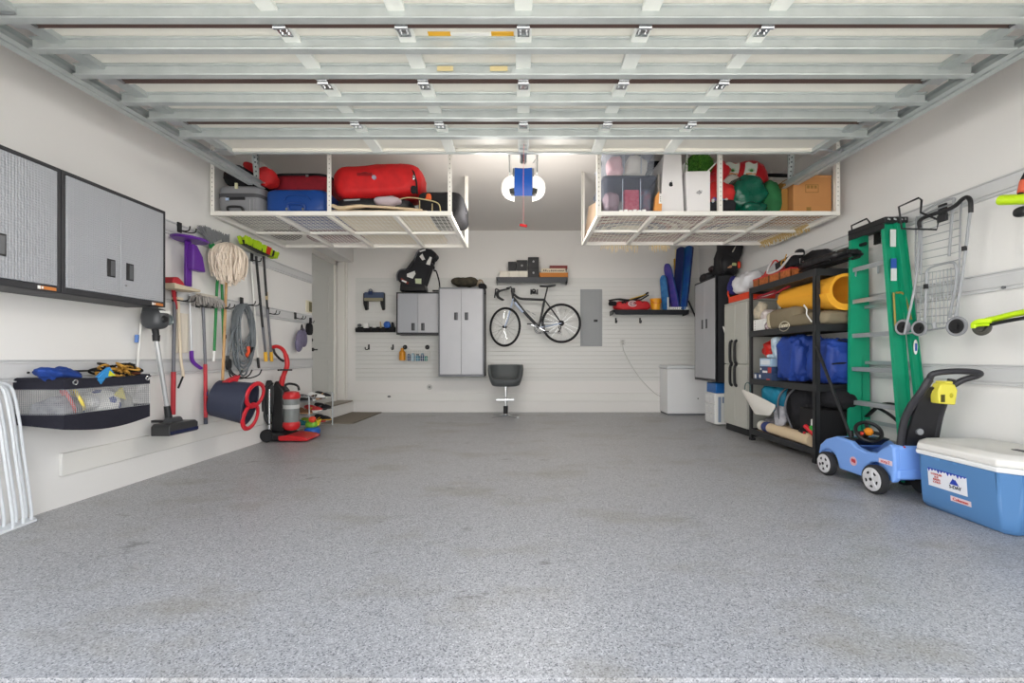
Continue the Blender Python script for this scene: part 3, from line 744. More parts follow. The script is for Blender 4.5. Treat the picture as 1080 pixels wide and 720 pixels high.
# grey-red mop shaft with grey fluffy head (upside down)
a = LW(214, 320, .07); b = LW(216.5, 384, .07); c = LW(217, 447, .07)
t = thing('dust_mop', 'dust mop with grey fluffy head up and red lower grip', 'mop', c, fL)
g = MB(fL); g.cyl(a, b, .013, n=12); part('shaft', g, GRYSH, t)
g = MB(fL); g.cyl(b, LW(217,440,.07), .016, n=12); gr = part('grip', g, REDG, t)
q = LW(217,414,.07); g = MB(fL); g.cyl((q[0],q[1],q[2]-.03),(q[0],q[1],q[2]+.03),.0168,n=12); part('label', g, mat('label_blue','#3b4b86',.5), gr)
g = MB(fL); g.cyl(LW(217,440,.07), c, .0165, n=12); part('end_cap', g, mat('dark_slate','#3c4250',.5), t)
h = LW(217, 314, .1); g = MB(fL); rnd = random.Random(9)
for k in range(130):
    x = rnd.uniform(-.14,.16); y = rnd.uniform(-.05,.05); l = rnd.uniform(.05,.09)
    g.tube([(h[0]+x*.6,.1+y*.4,h[2]+.02),(h[0]+x,.1+y,h[2]+.01-l*.3),(h[0]+x*1.08,.1+y*1.3,h[2]-l)], .006, 4)
part('fluffy_head', g, mat('grey_fluff','#aaa6a2',.95,var=(30,.7,'#8c8884')), t)
g = MB(fL); g.box((h[0]-.1,.08,h[2]+.01),(h[0]+.12,.13,h[2]+.03)); part('head_plate', g, mat('pale_grey_plate','#c8c0b4',.6), t)
z_ = LW(197,318,.02)[2]
hook(fL, LW(183,318,.02)[0], z_+.02, 'black double hook beside the cabinet holding the red and cream tool', .16)
hook(fL, LW(208,320,.02)[0], z_, 'black double hook under the grey dust mop head', .12)
hook(fL, LW(225,318,.02)[0], z_+.015, 'black long hook in front of the green broom handles', .18)

# ---- green angle broom: grey bristle fan up, green handle
GRN = mat('green_plastic','#18803f',.4)
P = [LW(237,250,.10), LW(236,330,.06), LW(236,372,.05)]
t = thing('angle_broom', 'green handled broom with grey bristles held up behind the string mop', 'broom', P[-1], fL)
g = MB(fL); g.tube([LW(233,256,.08), LW(229,300,.06), LW(226,371,.05)], .012, 10); part('handle', g, GRN, t)
g = MB(fL); g.cyl(LW(226,370,.05), LW(225,381,.05), .0125, n=10); part('handle_tip', g, WHITEP, t)
g = MB(fL); a = LW(240,251,.1)
g.prism([(4.17,2.04),(4.42,2.05),(4.54,2.12),(4.50,2.16),(4.44,2.13),(4.17,2.09)], .08, .13, 'uz'); part('broom_cap', g, GRN, t, bev=.006)
rnd = random.Random(3); g = MB(fL)
for k in range(150):
    f_ = rnd.random(); x0 = 4.18+.26*f_; x1 = 4.03+.36*f_+rnd.uniform(-.01,.01); zt = 2.215+.01*f_+rnd.uniform(-.015,.01)
    g.tube([(x0,.10+rnd.uniform(-.01,.02),2.07+.04*f_),(x1,.10+rnd.uniform(-.03,.04),zt)], .0045, 4)
part('bristles', g, mat('grey_bristle','#7f8184',.8), t)
t = thing('dustpan_pole', 'straight green pole hanging just right of the green broom handle', 'pole', LW(235,372,.05), fL)
g = MB(fL); g.tube([LW(233.5,262,.07), LW(234,300,.06), LW(236,366,.05)], .012, 10); part('shaft', g, GRN, t)
g = MB(fL); g.torus(LW(233.5,260,.07), .018, .005, ax=(0,1,0), n=12); part('hang_loop', g, GRN, t)

# ---- string mop
c0 = LW(241, 258, .16)
t = thing('string_mop', 'cream cotton string mop hung head up on a wooden handle', 'mop', LW(234,419,.08), fL)
g = MB(fL); g.tube([LW(239,262,.12), LW(238.5,300,.1), LW(236,370,.09), LW(234,419,.08)], .0125, 10); part('handle', g, WOODP, t)
g = MB(fL); a = LW(237,355,.09); g.cyl((a[0],a[1],a[2]-.02),(a[0],a[1],a[2]+.02),.016,n=12); part('band', g, BLKM, t)
rnd = random.Random(12); g = MB(fL); zt = c0[2]
for k in range(260):
    an = rnd.uniform(0, 2*PI); r1 = .165*math.sqrt(rnd.random()); L1 = rnd.uniform(.30,.42)*(1-.9*(r1/.165)**2*.25)
    x = math.cos(an)*r1; y = math.sin(an)*r1*.75
    pts = [(c0[0]+x*.25,.16+y*.3,zt+.01), (c0[0]+x*.8,.16+y*.85,zt-.01-.02*r1/.155), (c0[0]+x*1.15+rnd.uniform(-.012,.012),.16+y*1.1+rnd.uniform(-.01,.01),zt-.09), (c0[0]+x*1.2+rnd.uniform(-.02,.02),.16+y*1.15+rnd.uniform(-.015,.015),zt-.09-(L1-.09)*.35), (c0[0]+x*1.15+rnd.uniform(-.02,.02),.16+y*1.1,zt-.09-(L1-.09)*.7), (c0[0]+x*.9+rnd.uniform(-.03,.03),.16+y,zt-L1)]
    g.tube(spline(pts,3), .0075, 5)
part('strings', g, mat('mop_cotton','#e6d8c8',.95,bump=(120,.4)), t)
g = MB(fL); g.blob((c0[0],.16,zt-.13), (.13,.10,.13), e=1); part('string_core', g, mat('mop_cotton'), t)
g = MB(fL); a = LW(228,256,.12); g.bar((a[0]-.04,.12,a[2]-.02),(a[0]+.03,.14,a[2]+.03),.03,.02); part('clamp', g, CHROME, t)

# ---- hose
c0 = LW(258, 340, .08)
t = thing('garden_hose', 'coiled grey garden hose hanging on a hook', 'hose', (c0[0],.08,1.0), fL)
HOSE = mat('grey_hose','#6f757a',.5)
g = MB(fL); rnd = random.Random(5); pts = []
zt = LW(258,318,.08)[2]
for k in range(9*18):
    a = 2*PI*k/18; lap = k//18
    ru = .125+.014*(lap%4)+rnd.uniform(-.003,.003); rv = .21+.022*lap+rnd.uniform(-.004,.004)
    pts.append((c0[0]+math.sin(a)*ru, .05+.012*(lap%5)+.02*math.sin(a+lap), zt-.03-rv+math.cos(a)*rv))
g.tube(pts, .0105, 7); part('coil', g, HOSE, t)
g = MB(fL); a = LW(246,340,.1); b = LW(240,376,.1); g.tube(spline([(c0[0]-.14,.1,zt-.28),(a[0]-.03,.11,a[2]-.12),(b[0],.1,b[2])],6), .011, 8); tl = part('tail', g, HOSE, t)
g = MB(fL); g.cyl((b[0],.1,b[2]-.035),(b[0],.1,b[2]+.01),.015,n=10); part('coupling', g, BLKM, tl)
hook(fL, LW(254,325,.03)[0]+.02, zt+.0, 'long black hook carrying the coiled grey hose', .17)
a = LW(262,371,.12)
t = thing('hose_nozzle', 'orange spray nozzle hanging below the coiled hose', 'nozzle', (a[0],.12,a[2]-.06), fL)
g = MB(fL); g.tube(spline([(a[0]-.0,.12,a[2]+.06),(a[0],.12,a[2]+.0),(a[0]-.04,.12,a[2]-.05)],5), .017, 8); part('barrel', g, mat('orange_plastic','#e0512a',.4), t)
g = MB(fL); g.tube(spline([(a[0]-.01,.12,a[2]-.03),(a[0]+.04,.12,a[2]+.0),(a[0]+.08,.12,a[2]+.05)],5), .012, 8); part('trigger', g, BLKM, t)

# ---- neon broom and its poles
LIME = mat('lime_bristle','#a9c81a',.6)
h = LW(274, 262, .14); h0 = LW(256,262,.14)[0]; h1 = LW(289,262,.14)[0]
t = thing('push_broom', 'lime green push broom with red end patch, bristles up', 'broom', LW(280,381,.06), fL)
g = MB(fL)
g.cyl(LW(270,270,.1), LW(277,345,.07), .013, n=10); part('shaft', g, BLKM, t)
g = MB(fL); g.cyl(LW(277,344,.07), LW(280,372,.06), .0135, n=10); part('lower_shaft', g, GRYSH, t)
g = MB(fL); g.cyl(LW(280,371,.06), LW(280.5,381,.06), .019, n=10); part('yellow_tip', g, mat('yellow_plastic','#e5b02a',.45), t)
g = MB(fL); g.prism([(h0+.02,h[2]-.03),(h[0],h[2]-.055),(h1-.02,h[2]-.04),(h1,h[2]-.0),(h0,h[2]+.02)], .11, .17, 'uz'); part('block', g, BLKM, t, bev=.006)
rnd = random.Random(8); g = MB(fL)
for k in range(330):
    x = h0+(h1-h0)*rnd.random(); f_ = (x-h0)/(h1-h0); z0 = h[2]+.01-.03*f_; g.mi(1 if .62 < f_ < .74 else (2 if .80 < f_ < .86 else 0))
    y = rnd.uniform(.10,.18); g.tube([(x,y,z0-.03),(x+(f_-.5)*.05,y+(y-.14)*.4,z0+.05-.03*abs(f_-.4)+rnd.uniform(0,.012))], .0075, 4)
part('bristles', g, [LIME, mat('red_bristle','#c2311f',.6), BLKM], t)
t = thing('extension_pole', 'black pole with yellow tip at the right of the lime broom', 'pole', LW(286,381,.05), fL)
g = MB(fL); g.cyl(LW(278,270,.08), LW(281,312,.07), .013, n=10); g.cyl(LW(281,311,.07), LW(283,338,.06), .012, n=10); part('shaft', g, BLKM, t)
g = MB(fL); g.cyl(LW(281,308,.07), LW(281.4,316,.07), .0145, n=10); part('joint', g, mat('tan_joint','#b8a27a',.5), t)
g = MB(fL); g.cyl(LW(282,326,.065), LW(286,372,.05), .0135, n=10); part('lower_shaft', g, GRYSH, t)
g = MB(fL); g.cyl(LW(286,371,.05), LW(286.6,381,.05), .018, n=10); part('yellow_tip', g, mat('yellow_plastic'), t)
t = thing('squeegee_pole', 'thin white pole with black tip left of the lime broom shafts', 'pole', LW(272.5,388,.04), fL)
g = MB(fL); g.cyl(LW(265,276,.05), LW(272,378,.04), .009, n=10); part('shaft', g, WHITEM, t)
g = MB(fL); g.cyl(LW(272,377,.04), LW(273,388,.04), .013, n=10); part('tip', g, BLKM, t)
hook(fL, LW(265,272,.02)[0], 2.12, 'black hook on the top channel holding the lime broom', .08)
hook(fL, LW(282,335,.02)[0], 1.55, 'empty black double hook on the middle channel, right of the black poles', .12)
hook(fL, LW(311,339,.02)[0], 1.55, 'black double hook on the middle channel holding the mauve slippers', .12)
t = thing('wall_hook', 'small black single hook on the middle channel nearest the house door', 'hook', LW(327,338,.02), fL); a = LW(327,338,.02)
g = MB(fL); g.box((a[0]-.03,.018,a[2]-.04),(a[0]+.03,.034,a[2]+.04)); part('back_plate', g, BLKM, t, bev=.003)
g = MB(fL); g.tube([(a[0],.03,a[2]-.02),(a[0],.07,a[2]-.03),(a[0],.08,a[2])], .006, 6); part('prong', g, BLKM, t)
# mauve slippers and black case
a = LW(316,358,.06)
t = thing('slippers', 'mauve grey slippers hanging by the house door', 'slippers', (a[0],.06,a[2]-.12), fL)
MAU = mat('mauve_fabric','#77718a',.9,var=(25,.5,'#5d5870'))
g = MB(fL); g.blob((a[0]-.06,.09,a[2]-.02), (.085,.035,.15), e=.9, rot=rot(0,15,0)); part('slipper', g, MAU, t)
g = MB(fL); g.blob((a[0]+.08,.07,a[2]+.03), (.08,.035,.13), e=.9, rot=rot(0,-12,0)); part('slipper', g, MAU, t)
g = MB(fL); g.tube(spline([(a[0]-.02,.09,a[2]+.12),(a[0]-.02,.1,a[2]+.2),(a[0]+.04,.09,a[2]+.12)],5), .008, 6); part('strap', g, BLKM, t)
a = LW(326,347,.04); g = MB(fL); g.blob((a[0],.045,a[2]), (.07,.03,.085), e=.6); g.tube([(a[0],.045,a[2]+.07),(a[0],.05,a[2]+.13)], .006, 6); solo('black_case', 'small black case hanging right of the mauve slippers', 'case', g, BLKF, (a[0],.045,a[2]-.08))
# thermostat / switch plate
a = LW(325.5,323,.0)
t = thing('thermostat', 'small beige wall plate with dark slot beside the house door', 'thermostat', a, fL)
g = MB(fL); g.box((a[0]-.09,0,a[2]-.09),(a[0]+.08,.014,a[2]+.08)); part('plate', g, mat('beige_plate','#d9d2bb',.5), t, bev=.005)
g = MB(fL); g.box((a[0]-.02,.012,a[2]-.075),(a[0]+.06,.02,a[2]+.065)); part('cover', g, mat('olive_slot','#6f6a4c',.5), t, bev=.004)

# ---- navy tote on the lower channel hook
t = thing('wall_hook', 'black wire hook on the lowest channel holding the navy tub', 'hook', LW(241,390,.02), fL)
a = LW(240,384,.02); g = MB(fL); g.blob((a[0],.03,a[2]), (.045,.014,.06), e=.7); part('back_plate', g, BLKM, t)
for (du, dd) in ((-.04,.16),(.06,.2),(.16,.24)):
    g = MB(fL); g.tube(spline([(a[0],.03,a[2]),(a[0]+du*.3,.05,a[2]-.10),(a[0]+du*.7,dd*.6,a[2]-.15),(a[0]+du,dd,a[2]-.12),(a[0]+du+.03,dd+.02,a[2]-.06)],5), .007, 7); part('prong', g, BLKM, t)
t = thing('flexible_tub', 'dark navy flexible tub with red rim and red handles, hung sideways', 'tub', LW(252,447,.2), fL)
NV = mat('navy_rubber','#34394c',.6,bump=(30,.1))
o = LW(242,422,.22); o = Vector((o[0],.23,o[2])); ax_ = Vector((.20,.95,-.20)).normalized()
e1 = Vector((0,0,1)); e1 = (e1-ax_*e1.dot(ax_)).normalized(); e2 = ax_.cross(e1)
def tubpt(a, h, r): return o + ax_*h + e1*math.cos(a)*r*1.08 + e2*math.sin(a)*r*.95
g = MB(fL)
def fn(u, v):
    a = 2*PI*u; h = -.13+.30*v; r = .155+.03*v
    return tubpt(a, h, r)
g.sheet(fn, 40, 8, .006); g.sheet(lambda u, v: tubpt(2*PI*u, -.13, .155*v+.001), 40, 4, .006)
part('body', g, NV, t)
g = MB(fL); g.tube([tubpt(2*PI*k/40, .17, .187) for k in range(40)], .013, 8, closed=True); part('rim', g, NV, t)
for sgn in (1, -1):
    cc = tubpt(0 if sgn > 0 else PI, .185, .085 if sgn > 0 else .115)
    g = MB(fL); g.tube([cc + e1*math.cos(2*PI*k/32)*(.115 if sgn > 0 else .12) + e2*math.sin(2*PI*k/32)*(.15 if sgn > 0 else .12) + ax_*(.02+.02*math.sin(2*PI*k/32)) for k in range(32)], .015, 8, closed=True, sq=1.5); part('handle', g, mat('bright_red_rubber','#cf2030',.45), t)
g = MB(fL); q = tubpt(0,.02,.175); g.prism([(q[0]-.10,q[2]+.0),(q[0]+.04,q[2]-.02),(q[0]+.10,q[2]+.06),(q[0]-.02,q[2]+.03)], .20, .26, 'uz'); part('red_tab', g, mat('bright_red_rubber'), t, bev=.005)

# ---- red upright vacuum, standing on the floor, nose towards the middle of the room
VR = mat('vacuum_red','#c3262b',.3); VB = mat('vacuum_black','#1b1b1d',.4)
t = thing('upright_vacuum', 'red and black upright vacuum standing against the left wall', 'vacuum cleaner', (-2.86, 5.28, 0))
def V(x, y, z): return (-2.86+x, 5.28+y, z)       # x: towards the nose
g = MB(); pr = [(-.20,.015),(-.22,.07),(-.15,.115),(.02,.105),(.10,.06),(.30,.045),(.31,.015)]
g.add([V(p[0],-.16*w_,p[1]) for w_ in (-1,1) for p in pr], [tuple(range(7)), tuple(range(13,6,-1))]+[(i,(i+1)%7,7+(i+1)%7,7+i) for i in range(7)])
part('floor_head', g, VB, t, bev=.012)
g = MB(); pr = [(-.02,.03),(-.02,.075),(.10,.082),(.28,.062),(.325,.04),(.325,.015),(.0,.015)]
g.add([V(p[0],-.17*w_,p[1]) for w_ in (-1,1) for p in pr], [tuple(range(7)), tuple(range(13,6,-1))]+[(i,(i+1)%7,7+(i+1)%7,7+i) for i in range(7)])
part('nose_cover', g, VR, t, bev=.012)
for s_ in (-1,1):
    g = MB(); g.lathe(V(-.16, s_*.15, .075), [(.03,-.018),(.07,-.018),(.075,-.01),(.075,.01),(.07,.018),(.03,.018)], ax=(0,1,0), n=24); part('wheel', g, BLKM, t)
g = MB(); g.prism([(-3.01,.10),(-2.87,.10),(-2.86,.60),(-2.97,.72),(-3.02,.60)], 5.21, 5.36, 'uz')
part('spine', g, VB, t, bev=.02)
g = MB(); CC = V(.07, -.03, 0)
g.lathe(CC, [(.02,.215),(.084,.215),(.086,.23),(.090,.50),(.086,.505),(.02,.505)], n=28); cp = part('dust_cup', g, mat('clear_grey_plastic','#9aa09f',.12,.1,trans=.35), t)
g = MB(); g.lathe(CC, [(.01,.24),(.055,.25),(.06,.42),(.03,.46),(.02,.50)], n=20); part('cyclone', g, mat('cyclone_grey','#77797a',.4), cp)
g = MB(); g.lathe(CC, [(.087,.385),(.0905,.385),(.0915,.43),(.088,.43)], n=28); part('band', g, mat('pale_band','#b9bab8',.4), cp)
g = MB(); g.lathe(CC, [(.02,.12),(.07,.13),(.097,.17),(.097,.20),(.086,.225),(.05,.225)], n=28); part('cup_base', g, VR, t)
g = MB(); g.lathe(CC, [(.05,.50),(.090,.50),(.097,.51),(.097,.54),(.080,.58),(.05,.59)], n=28); part('cup_lid', g, VR, t)
g = MB(); g.tube(spline([V(-.0,-.03,.60),V(.0,-.03,.665),V(.06,-.03,.68),V(.14,-.03,.655),V(.16,-.03,.60)],5), .014, 8); part('cup_handle', g, VB, t)
g = MB(); g.tube(spline([V(-.09,.0,.55),V(-.06,.0,.72),V(-.035,0,.80),V(.0,0,.90),V(-.01,0,1.0),V(-.05,0,1.09),V(-.12,0,1.13),V(-.17,0,1.12)],5), [.032]*8+[.028]*14+[.022]*14, 10); part('handle', g, VR, t)
g = MB(); g.tube(spline([V(-.17,0,1.12),V(-.15,0,1.05),V(-.09,0,.98),V(-.04,0,.95)],5), .014, 8); part('handle_grip', g, VB, t)
g = MB(); g.bar(V(-.07,-.07,.845),V(-.07,.07,.845),.02,.02); g.bar(V(-.03,-.10,.85),V(.06,.0,.845),.02,.02); part('cord_hook', g, VB, t, bev=.004)
g = MB()
for k in range(5): 
    r = .05+.012*k*.2; g.tube([V(-.20+.012*k+math.sin(a)*.03, -.06-.004*k+.0, .52+math.cos(a)*.20) for a in [2*PI*j/20 for j in range(20)]], .006, 6, closed=True)
part('power_cord', g, VB, t)
g = MB(); g.tube(spline([V(-.13,-.09,.70),V(-.20,-.11,.62),V(-.22,-.11,.45),V(-.2,-.11,.30),V(-.15,-.1,.2)],6), .024, 10); part('hose', g, mat('hose_dark','#2b2c2e',.6), t)
g = MB(); g.cyl(V(-.15,-.11,.15),V(-.15,-.11,.62),.013,n=10); part('wand', g, CHROME, t)

# ---- shoe rack with shoes behind the vacuum
t = thing('shoe_rack', 'grey three tier wire shoe rack beside the red upright vacuum', 'shoe rack', (-2.93, 6.1, 0))
RKM = mat('rack_grey_tube','#b7bbbf',.35,.4)
xa, xb, ya, yb = -3.055, -2.81, 5.72, 6.42
for y in (ya, yb):
    g = MB(); g.tube(spline([(xa,y,0),(xa,y,.44),(xa+.03,y,.475),(xb-.03,y,.475),(xb,y,.44),(xb,y,0)],4), .0085, 8); part('end_frame', g, RKM, t)
for z in (.08, .245, .41):
    g = MB()
    for k in range(6):
        x = xa+.02+(xb-xa-.04)*k/5; g.cyl((x,ya,z),(x,yb,z),.0045,n=6)
    g.cyl((xa,ya+.01,z),(xb,ya+.01,z),.005,n=6); g.cyl((xa,yb-.01,z),(xb,yb-.01,z),.005,n=6)
    part('shelf', g, RKM, t)
def shoe(lab, x, y, z, m1, m2, kind='sneaker', ang=0, grp=None):
    t = thing(kind, lab, 'shoe', (x, y, z), fW, grp)
    Rm = rot(0,0,ang)
    def T(p): q = Rm @ Vector(p); return (x+q.x, y+q.y, z+q.z)
    out = [(-.115,-.028),(-.12,0),(-.115,.028),(-.05,.036),(.03,.036),(.08,.046),(.12,.03),(.13,0),(.12,-.03),(.08,-.046),(.03,-.034),(-.05,-.034)]
    g = MB(); g.prism(out, 0, .016, 'ud'); g.v = [T(p) for p in g.v]; part('sole', g, m2, t, bev=.005)
    if kind == 'sneaker':
        g = MB(); n = 14; vs = []
        for i, (cx, hz, wy) in enumerate(((-.11,.075,.028),(-.07,.085,.032),(-.02,.078,.033),(.03,.062,.034),(.08,.045,.04),(.115,.03,.028),(.125,.018,.008))):
            for k in range(n):
                a = PI*k/(n-1); vs.append((cx, math.cos(a)*wy, .014+math.sin(a)*hz*.9))
        fs = [(i*n+k,i*n+k+1,(i+1)*n+k+1,(i+1)*n+k) for i in range(6) for k in range(n-1)]+[((i+1)*n,(i+1)*n+n-1,i*n+n-1,i*n) for i in range(6)]+[tuple(range(n)), tuple(range(7*n-1,6*n-1,-1))]
        g.add([T(p) for p in vs], fs); up = part('upper', g, m1, t)
        g = MB()
        for k in range(4): g.tube([T((.02+.016*k,-.018,.073-.009*k)), T((.02+.016*k,.018,.073-.009*k))], .003, 5)
        part('laces', g, WHITEP if m1 is not WHITEP else BLKM, up)
    else:
        g = MB(); g.tube([T(p) for p in spline([(.0,-.036,.016),(.03,-.03,.05),(.045,0,.062),(.03,.03,.05),(0,.036,.016)],5)], .012, 6, sq=.4); part('strap', g, m1, t)
    return t
cols = {'b':BLKM,'w':WHITEP,'r':mat('shoe_red','#b83636',.7),'y':mat('shoe_yellow','#d8a63a',.7),'n':mat('shoe_brown','#6d4a34',.7),'g':mat('shoe_grey','#7c7d80',.8),'t':mat('shoe_teal','#2a7f88',.7),'l':mat('shoe_lime','#8fae35',.7),'u':mat('shoe_blue','#2b62b4',.6),'k':mat('shoe_tan','#c49a72',.7)}
nm = {'b':'black','w':'white','r':'red','y':'yellow','n':'brown','g':'grey','t':'teal','l':'lime','u':'blue','k':'tan'}
tier = [('top','.41'),('middle','.245'),('bottom','.08')]
lay = [[('b','g','sneaker'),('g','w','sneaker'),('n','k','sandal'),('b','n','sandal'),('w','g','sneaker'),('k','w','sandal'),('b','w','sneaker')],
       [('n','k','sneaker'),('y','w','sandal'),('r','w','sneaker'),('g','b','sandal'),('b','b','sneaker')],
       [('t','w','sneaker'),('l','y','sneaker'),('y','r','sandal'),('b','y','sneaker')]]
where = ['nearest the vacuum', 'second from vacuum', 'third from vacuum', 'fourth from vacuum', 'fifth from vacuum', 'next to last']
for ti, row in enumerate(lay):
    zz = float(tier[ti][1])+.006; n = len(row)
    for i, (a, b, kd) in enumerate(row):
        y = ya+.065+(yb-ya-.13)*i/(n-1)
        shoe('%s %s, %s sole, %s tier of shoe rack, %s' % (nm[a], kd, nm[b], tier[ti][0], where[i] if i < n-1 else 'far end'), (xa+xb)/2+.005, y, zz, cols[a], cols[b], kd, [3,-4,6,-3,2,5,-5][i], 'shoes on the shoe rack')
# coloured toy next to the rack on the floor
t = thing('beach_toy', 'blue, green and red plastic toy on the floor between vacuum and shoe rack', 'toy', (-2.73, 5.62, 0))
g = MB(); g.blob((-2.72,5.62,.05), (.085,.09,.05), e=.6); part('base', g, mat('toy_blue','#1f62b8',.4), t)
g = MB(); g.blob((-2.74,5.64,.13), (.07,.06,.05), e=.7); part('body', g, mat('toy_green','#74ad35',.4), t)
g = MB(); g.blob((-2.71,5.60,.20), (.045,.04,.04), e=.9); part('knob', g, mat('toy_red','#d24325',.4), t)
g = MB(); g.prism([(-2.78,.12),(-2.66,.11),(-2.63,.2),(-2.67,.17),(-2.75,.21)], 5.66, 5.69, 'uz'); part('fin', g, mat('toy_yellow','#d9c230',.4), t, bev=.004)
# door mat
t = thing('door_mat', 'flat grey brown mat on the floor below the house door', 'mat', (-2.75, 7.2, 0))
g = MB(); g.add([(-3.085,6.55,0),(-2.55,6.55,0),(-2.55,7.85,0),(-3.085,7.85,0),(-3.085,6.55,.012),(-2.55,6.55,.012),(-2.55,7.85,.012),(-3.085,7.85,.012)],[(0,3,2,1),(4,5,6,7),(0,1,5,4),(1,2,6,5),(2,3,7,6),(3,0,4,7)])
part('mat_body', g, mat('mat_taupe','#8d8478',.95,bump=(150,.6)), t)
g = MB(); g.tube([(-3.08,6.555,.008),(-2.555,6.555,.008),(-2.555,7.845,.008),(-3.08,7.845,.008)], .008, 6, closed=True); part('edge_binding', g, mat('mat_edge','#6a6258',.9), t)
# ================= BACK WALL =================
def bb(g, x0, x1, y0, y1, d0, d1, dm=None):      # box from photo pixels at depth d1 (front face)
    a = BW(x0, y1, d1 if dm is None else dm); b = BW(x1, y0, d1 if dm is None else dm)
    return g.box((a[0], d0, a[2]), (b[0], d1, b[2]))
# wall cabinets
wall_cabinet('square wall cabinet under the child car seat on the back wall', 'cabinet', fB, -2.222, -1.462, 1.392, 2.136, .30, (PLATE, PLAIN), 1.53, hgap=.085, hh=.065)
g = MB(fB); g.box((-2.205,.303,2.03),(-2.175,.307,2.10)); part('badge', g, mat('badge_dark_red','#5a2028',.5), bpy.data.objects['wall_cabinet.002'])
wall_cabinet('tall silver wall cabinet between the square cabinet and the bicycle', 'cabinet', fB, -1.455, -.675, .667, 2.195, .45, (PLAIN, PLAIN), 1.70, body=CARG, hgap=.09, hh=.065)
wall_cabinet('tall silver wall cabinet on the right wall behind the beige resin cabinet', 'cabinet', fR, 6.23, 6.99, .645, 2.165, .45, (PLAIN, PLAIN), 1.50, hgap=.075, hh=.07)

# child car seat
t = thing('car_seat', 'black child car seat with grey edging sitting on the square cabinet', 'car seat', (-1.92,.2,2.14), fB)
def cs(px, py, d=.2): return BW(px, py, d)
SEATF = mat('seat_fabric','#26272b',.85,bump=(60,.3))
def poly(pts, d=.2): return [(BW(x,y,d)[0], BW(x,y,d)[2]) for x, y in pts]
g = MB(fB); g.prism(poly([(423,307.5),(450,307.5),(449,301),(424,299)]), .06, .30, 'uz'); part('base', g, VB, t, bev=.012)
shellp = [(421,296),(420,290),(424,285),(433,283.5),(437,279),(440,270),(443,264.5),(448,263),(456,264),(461,268),(461.5,271),(458,274),(455,283),(449,301),(447,304),(427,303)]
g = MB(fB); g.prism(poly(shellp), .05, .31, 'uz'); part('shell', g, SEATF, t, bev=.02)
g = MB(fB); e = [(421,297),(420.5,291),(424,286),(433,284.3),(437.5,279),(441,269),(444,265)]
g.tube(spline([(BW(x,y,.2)[0], .318, BW(x,y,.2)[2]) for x, y in e],4), .012, 7); part('edging', g, mat('seat_grey','#77787c',.7), t)
g = MB(fB); g.prism(poly([(430,286),(440,273),(438,281),(434,286)]), .31, .36, 'uz'); part('side_wing', g, SEATF, t, bev=.01)
for pp in ([(431,290),(439,287),(440,290),(437,295),(431,293)], [(452,277),(455,272),(457,273),(455,281),(451,280)], [(444,272),(447,269),(450,275),(447,276)], [(444,266),(450,264),(450.5,265.5),(444.5,267.5)], [(426,296),(431,298),(430,299.5),(425.5,297.5)]):
    g = MB(fB); g.prism(poly(pp), .312, .318, 'uz'); part('white_label', g, WHITEP, t)
g = MB(fB); g.prism(poly([(439.5,295),(446,295),(446,300.5),(440,300)]), .312, .318, 'uz'); part('green_label', g, mat('pale_green_label','#c9d3b0',.6), t)
g = MB(fB); g.prism(poly([(425,294),(433,299),(432,301),(424.5,296)]), .3115, .314, 'uz'); part('warning_strip', g, mat('seat_red','#7d2a22',.6), t)
g = MB(fB); g.blob(BW(456,271,.2), (.10,.09,.06), e=.7, rot=rot(0,35,0)); part('headrest', g, SEATF, t)
g = MB(fB); g.tube(spline([BW(457,275,.25),BW(458,285,.25),BW(460,286,.25),BW(463,296,.25),BW(464,305,.25)],5), .007, 6, sq=2); part('strap', g, BLKF, t)
g = MB(fB); g.tube(spline([BW(456,277,.28),BW(458.5,282,.28),BW(457,286,.28)],5), .005, 6); part('buckle_strap', g, mat('seat_grey'), t)
g = MB(fB); a = BW(460,306.5,.25); g.box((a[0]-.06,.2,a[2]-.01),(a[0]+.07,.28,a[2]+.01)); part('buckle', g, BLKM, t)

# rolled bag on the tall cabinet
t = thing('camouflage_bag', 'rolled brown green bag with straps lying on the tall silver cabinet', 'bag', (-1.0,.2,2.2), fB)
g = MB(fB); a = BW(490,297,.2); g.blob((a[0]+.01,.2,a[2]-.0), (.24,.12,.085), e=.8, amp=.04, fq=6, seed=4, n=28); part('body', g, mat('olive_brown','#4d4638',.85,var=(14,.9,'#2f2c25')), t)
g = MB(fB); a = BW(506,299,.2)
for k in range(3): g.tube(spline([(a[0]-.05+.02*k,.25,a[2]-.05),(a[0]+.0+.02*k,.3,a[2]+.05),(a[0]+.06,.25,a[2]+.02-.02*k),(a[0]+.05,.2,a[2]-.06)],5), .009, 6)
part('strap', g, mat('khaki_strap','#a3917a',.8), t)
g = MB(fB); a = BW(513,303,.3); g.blob((-.705,.43,2.215), (.07,.05,.055), e=.8, amp=.02, fq=12); g.tube(spline([(-.68,.46,2.22),(-.655,.47,2.16),(-.65,.46,2.10),(-.665,.46,2.08)],4), .012, 6); solo('bungee_cord', 'small black cord bundle at the right front corner of the tall cabinet', 'cord', g, BLKF, (-.69,.43,2.19))

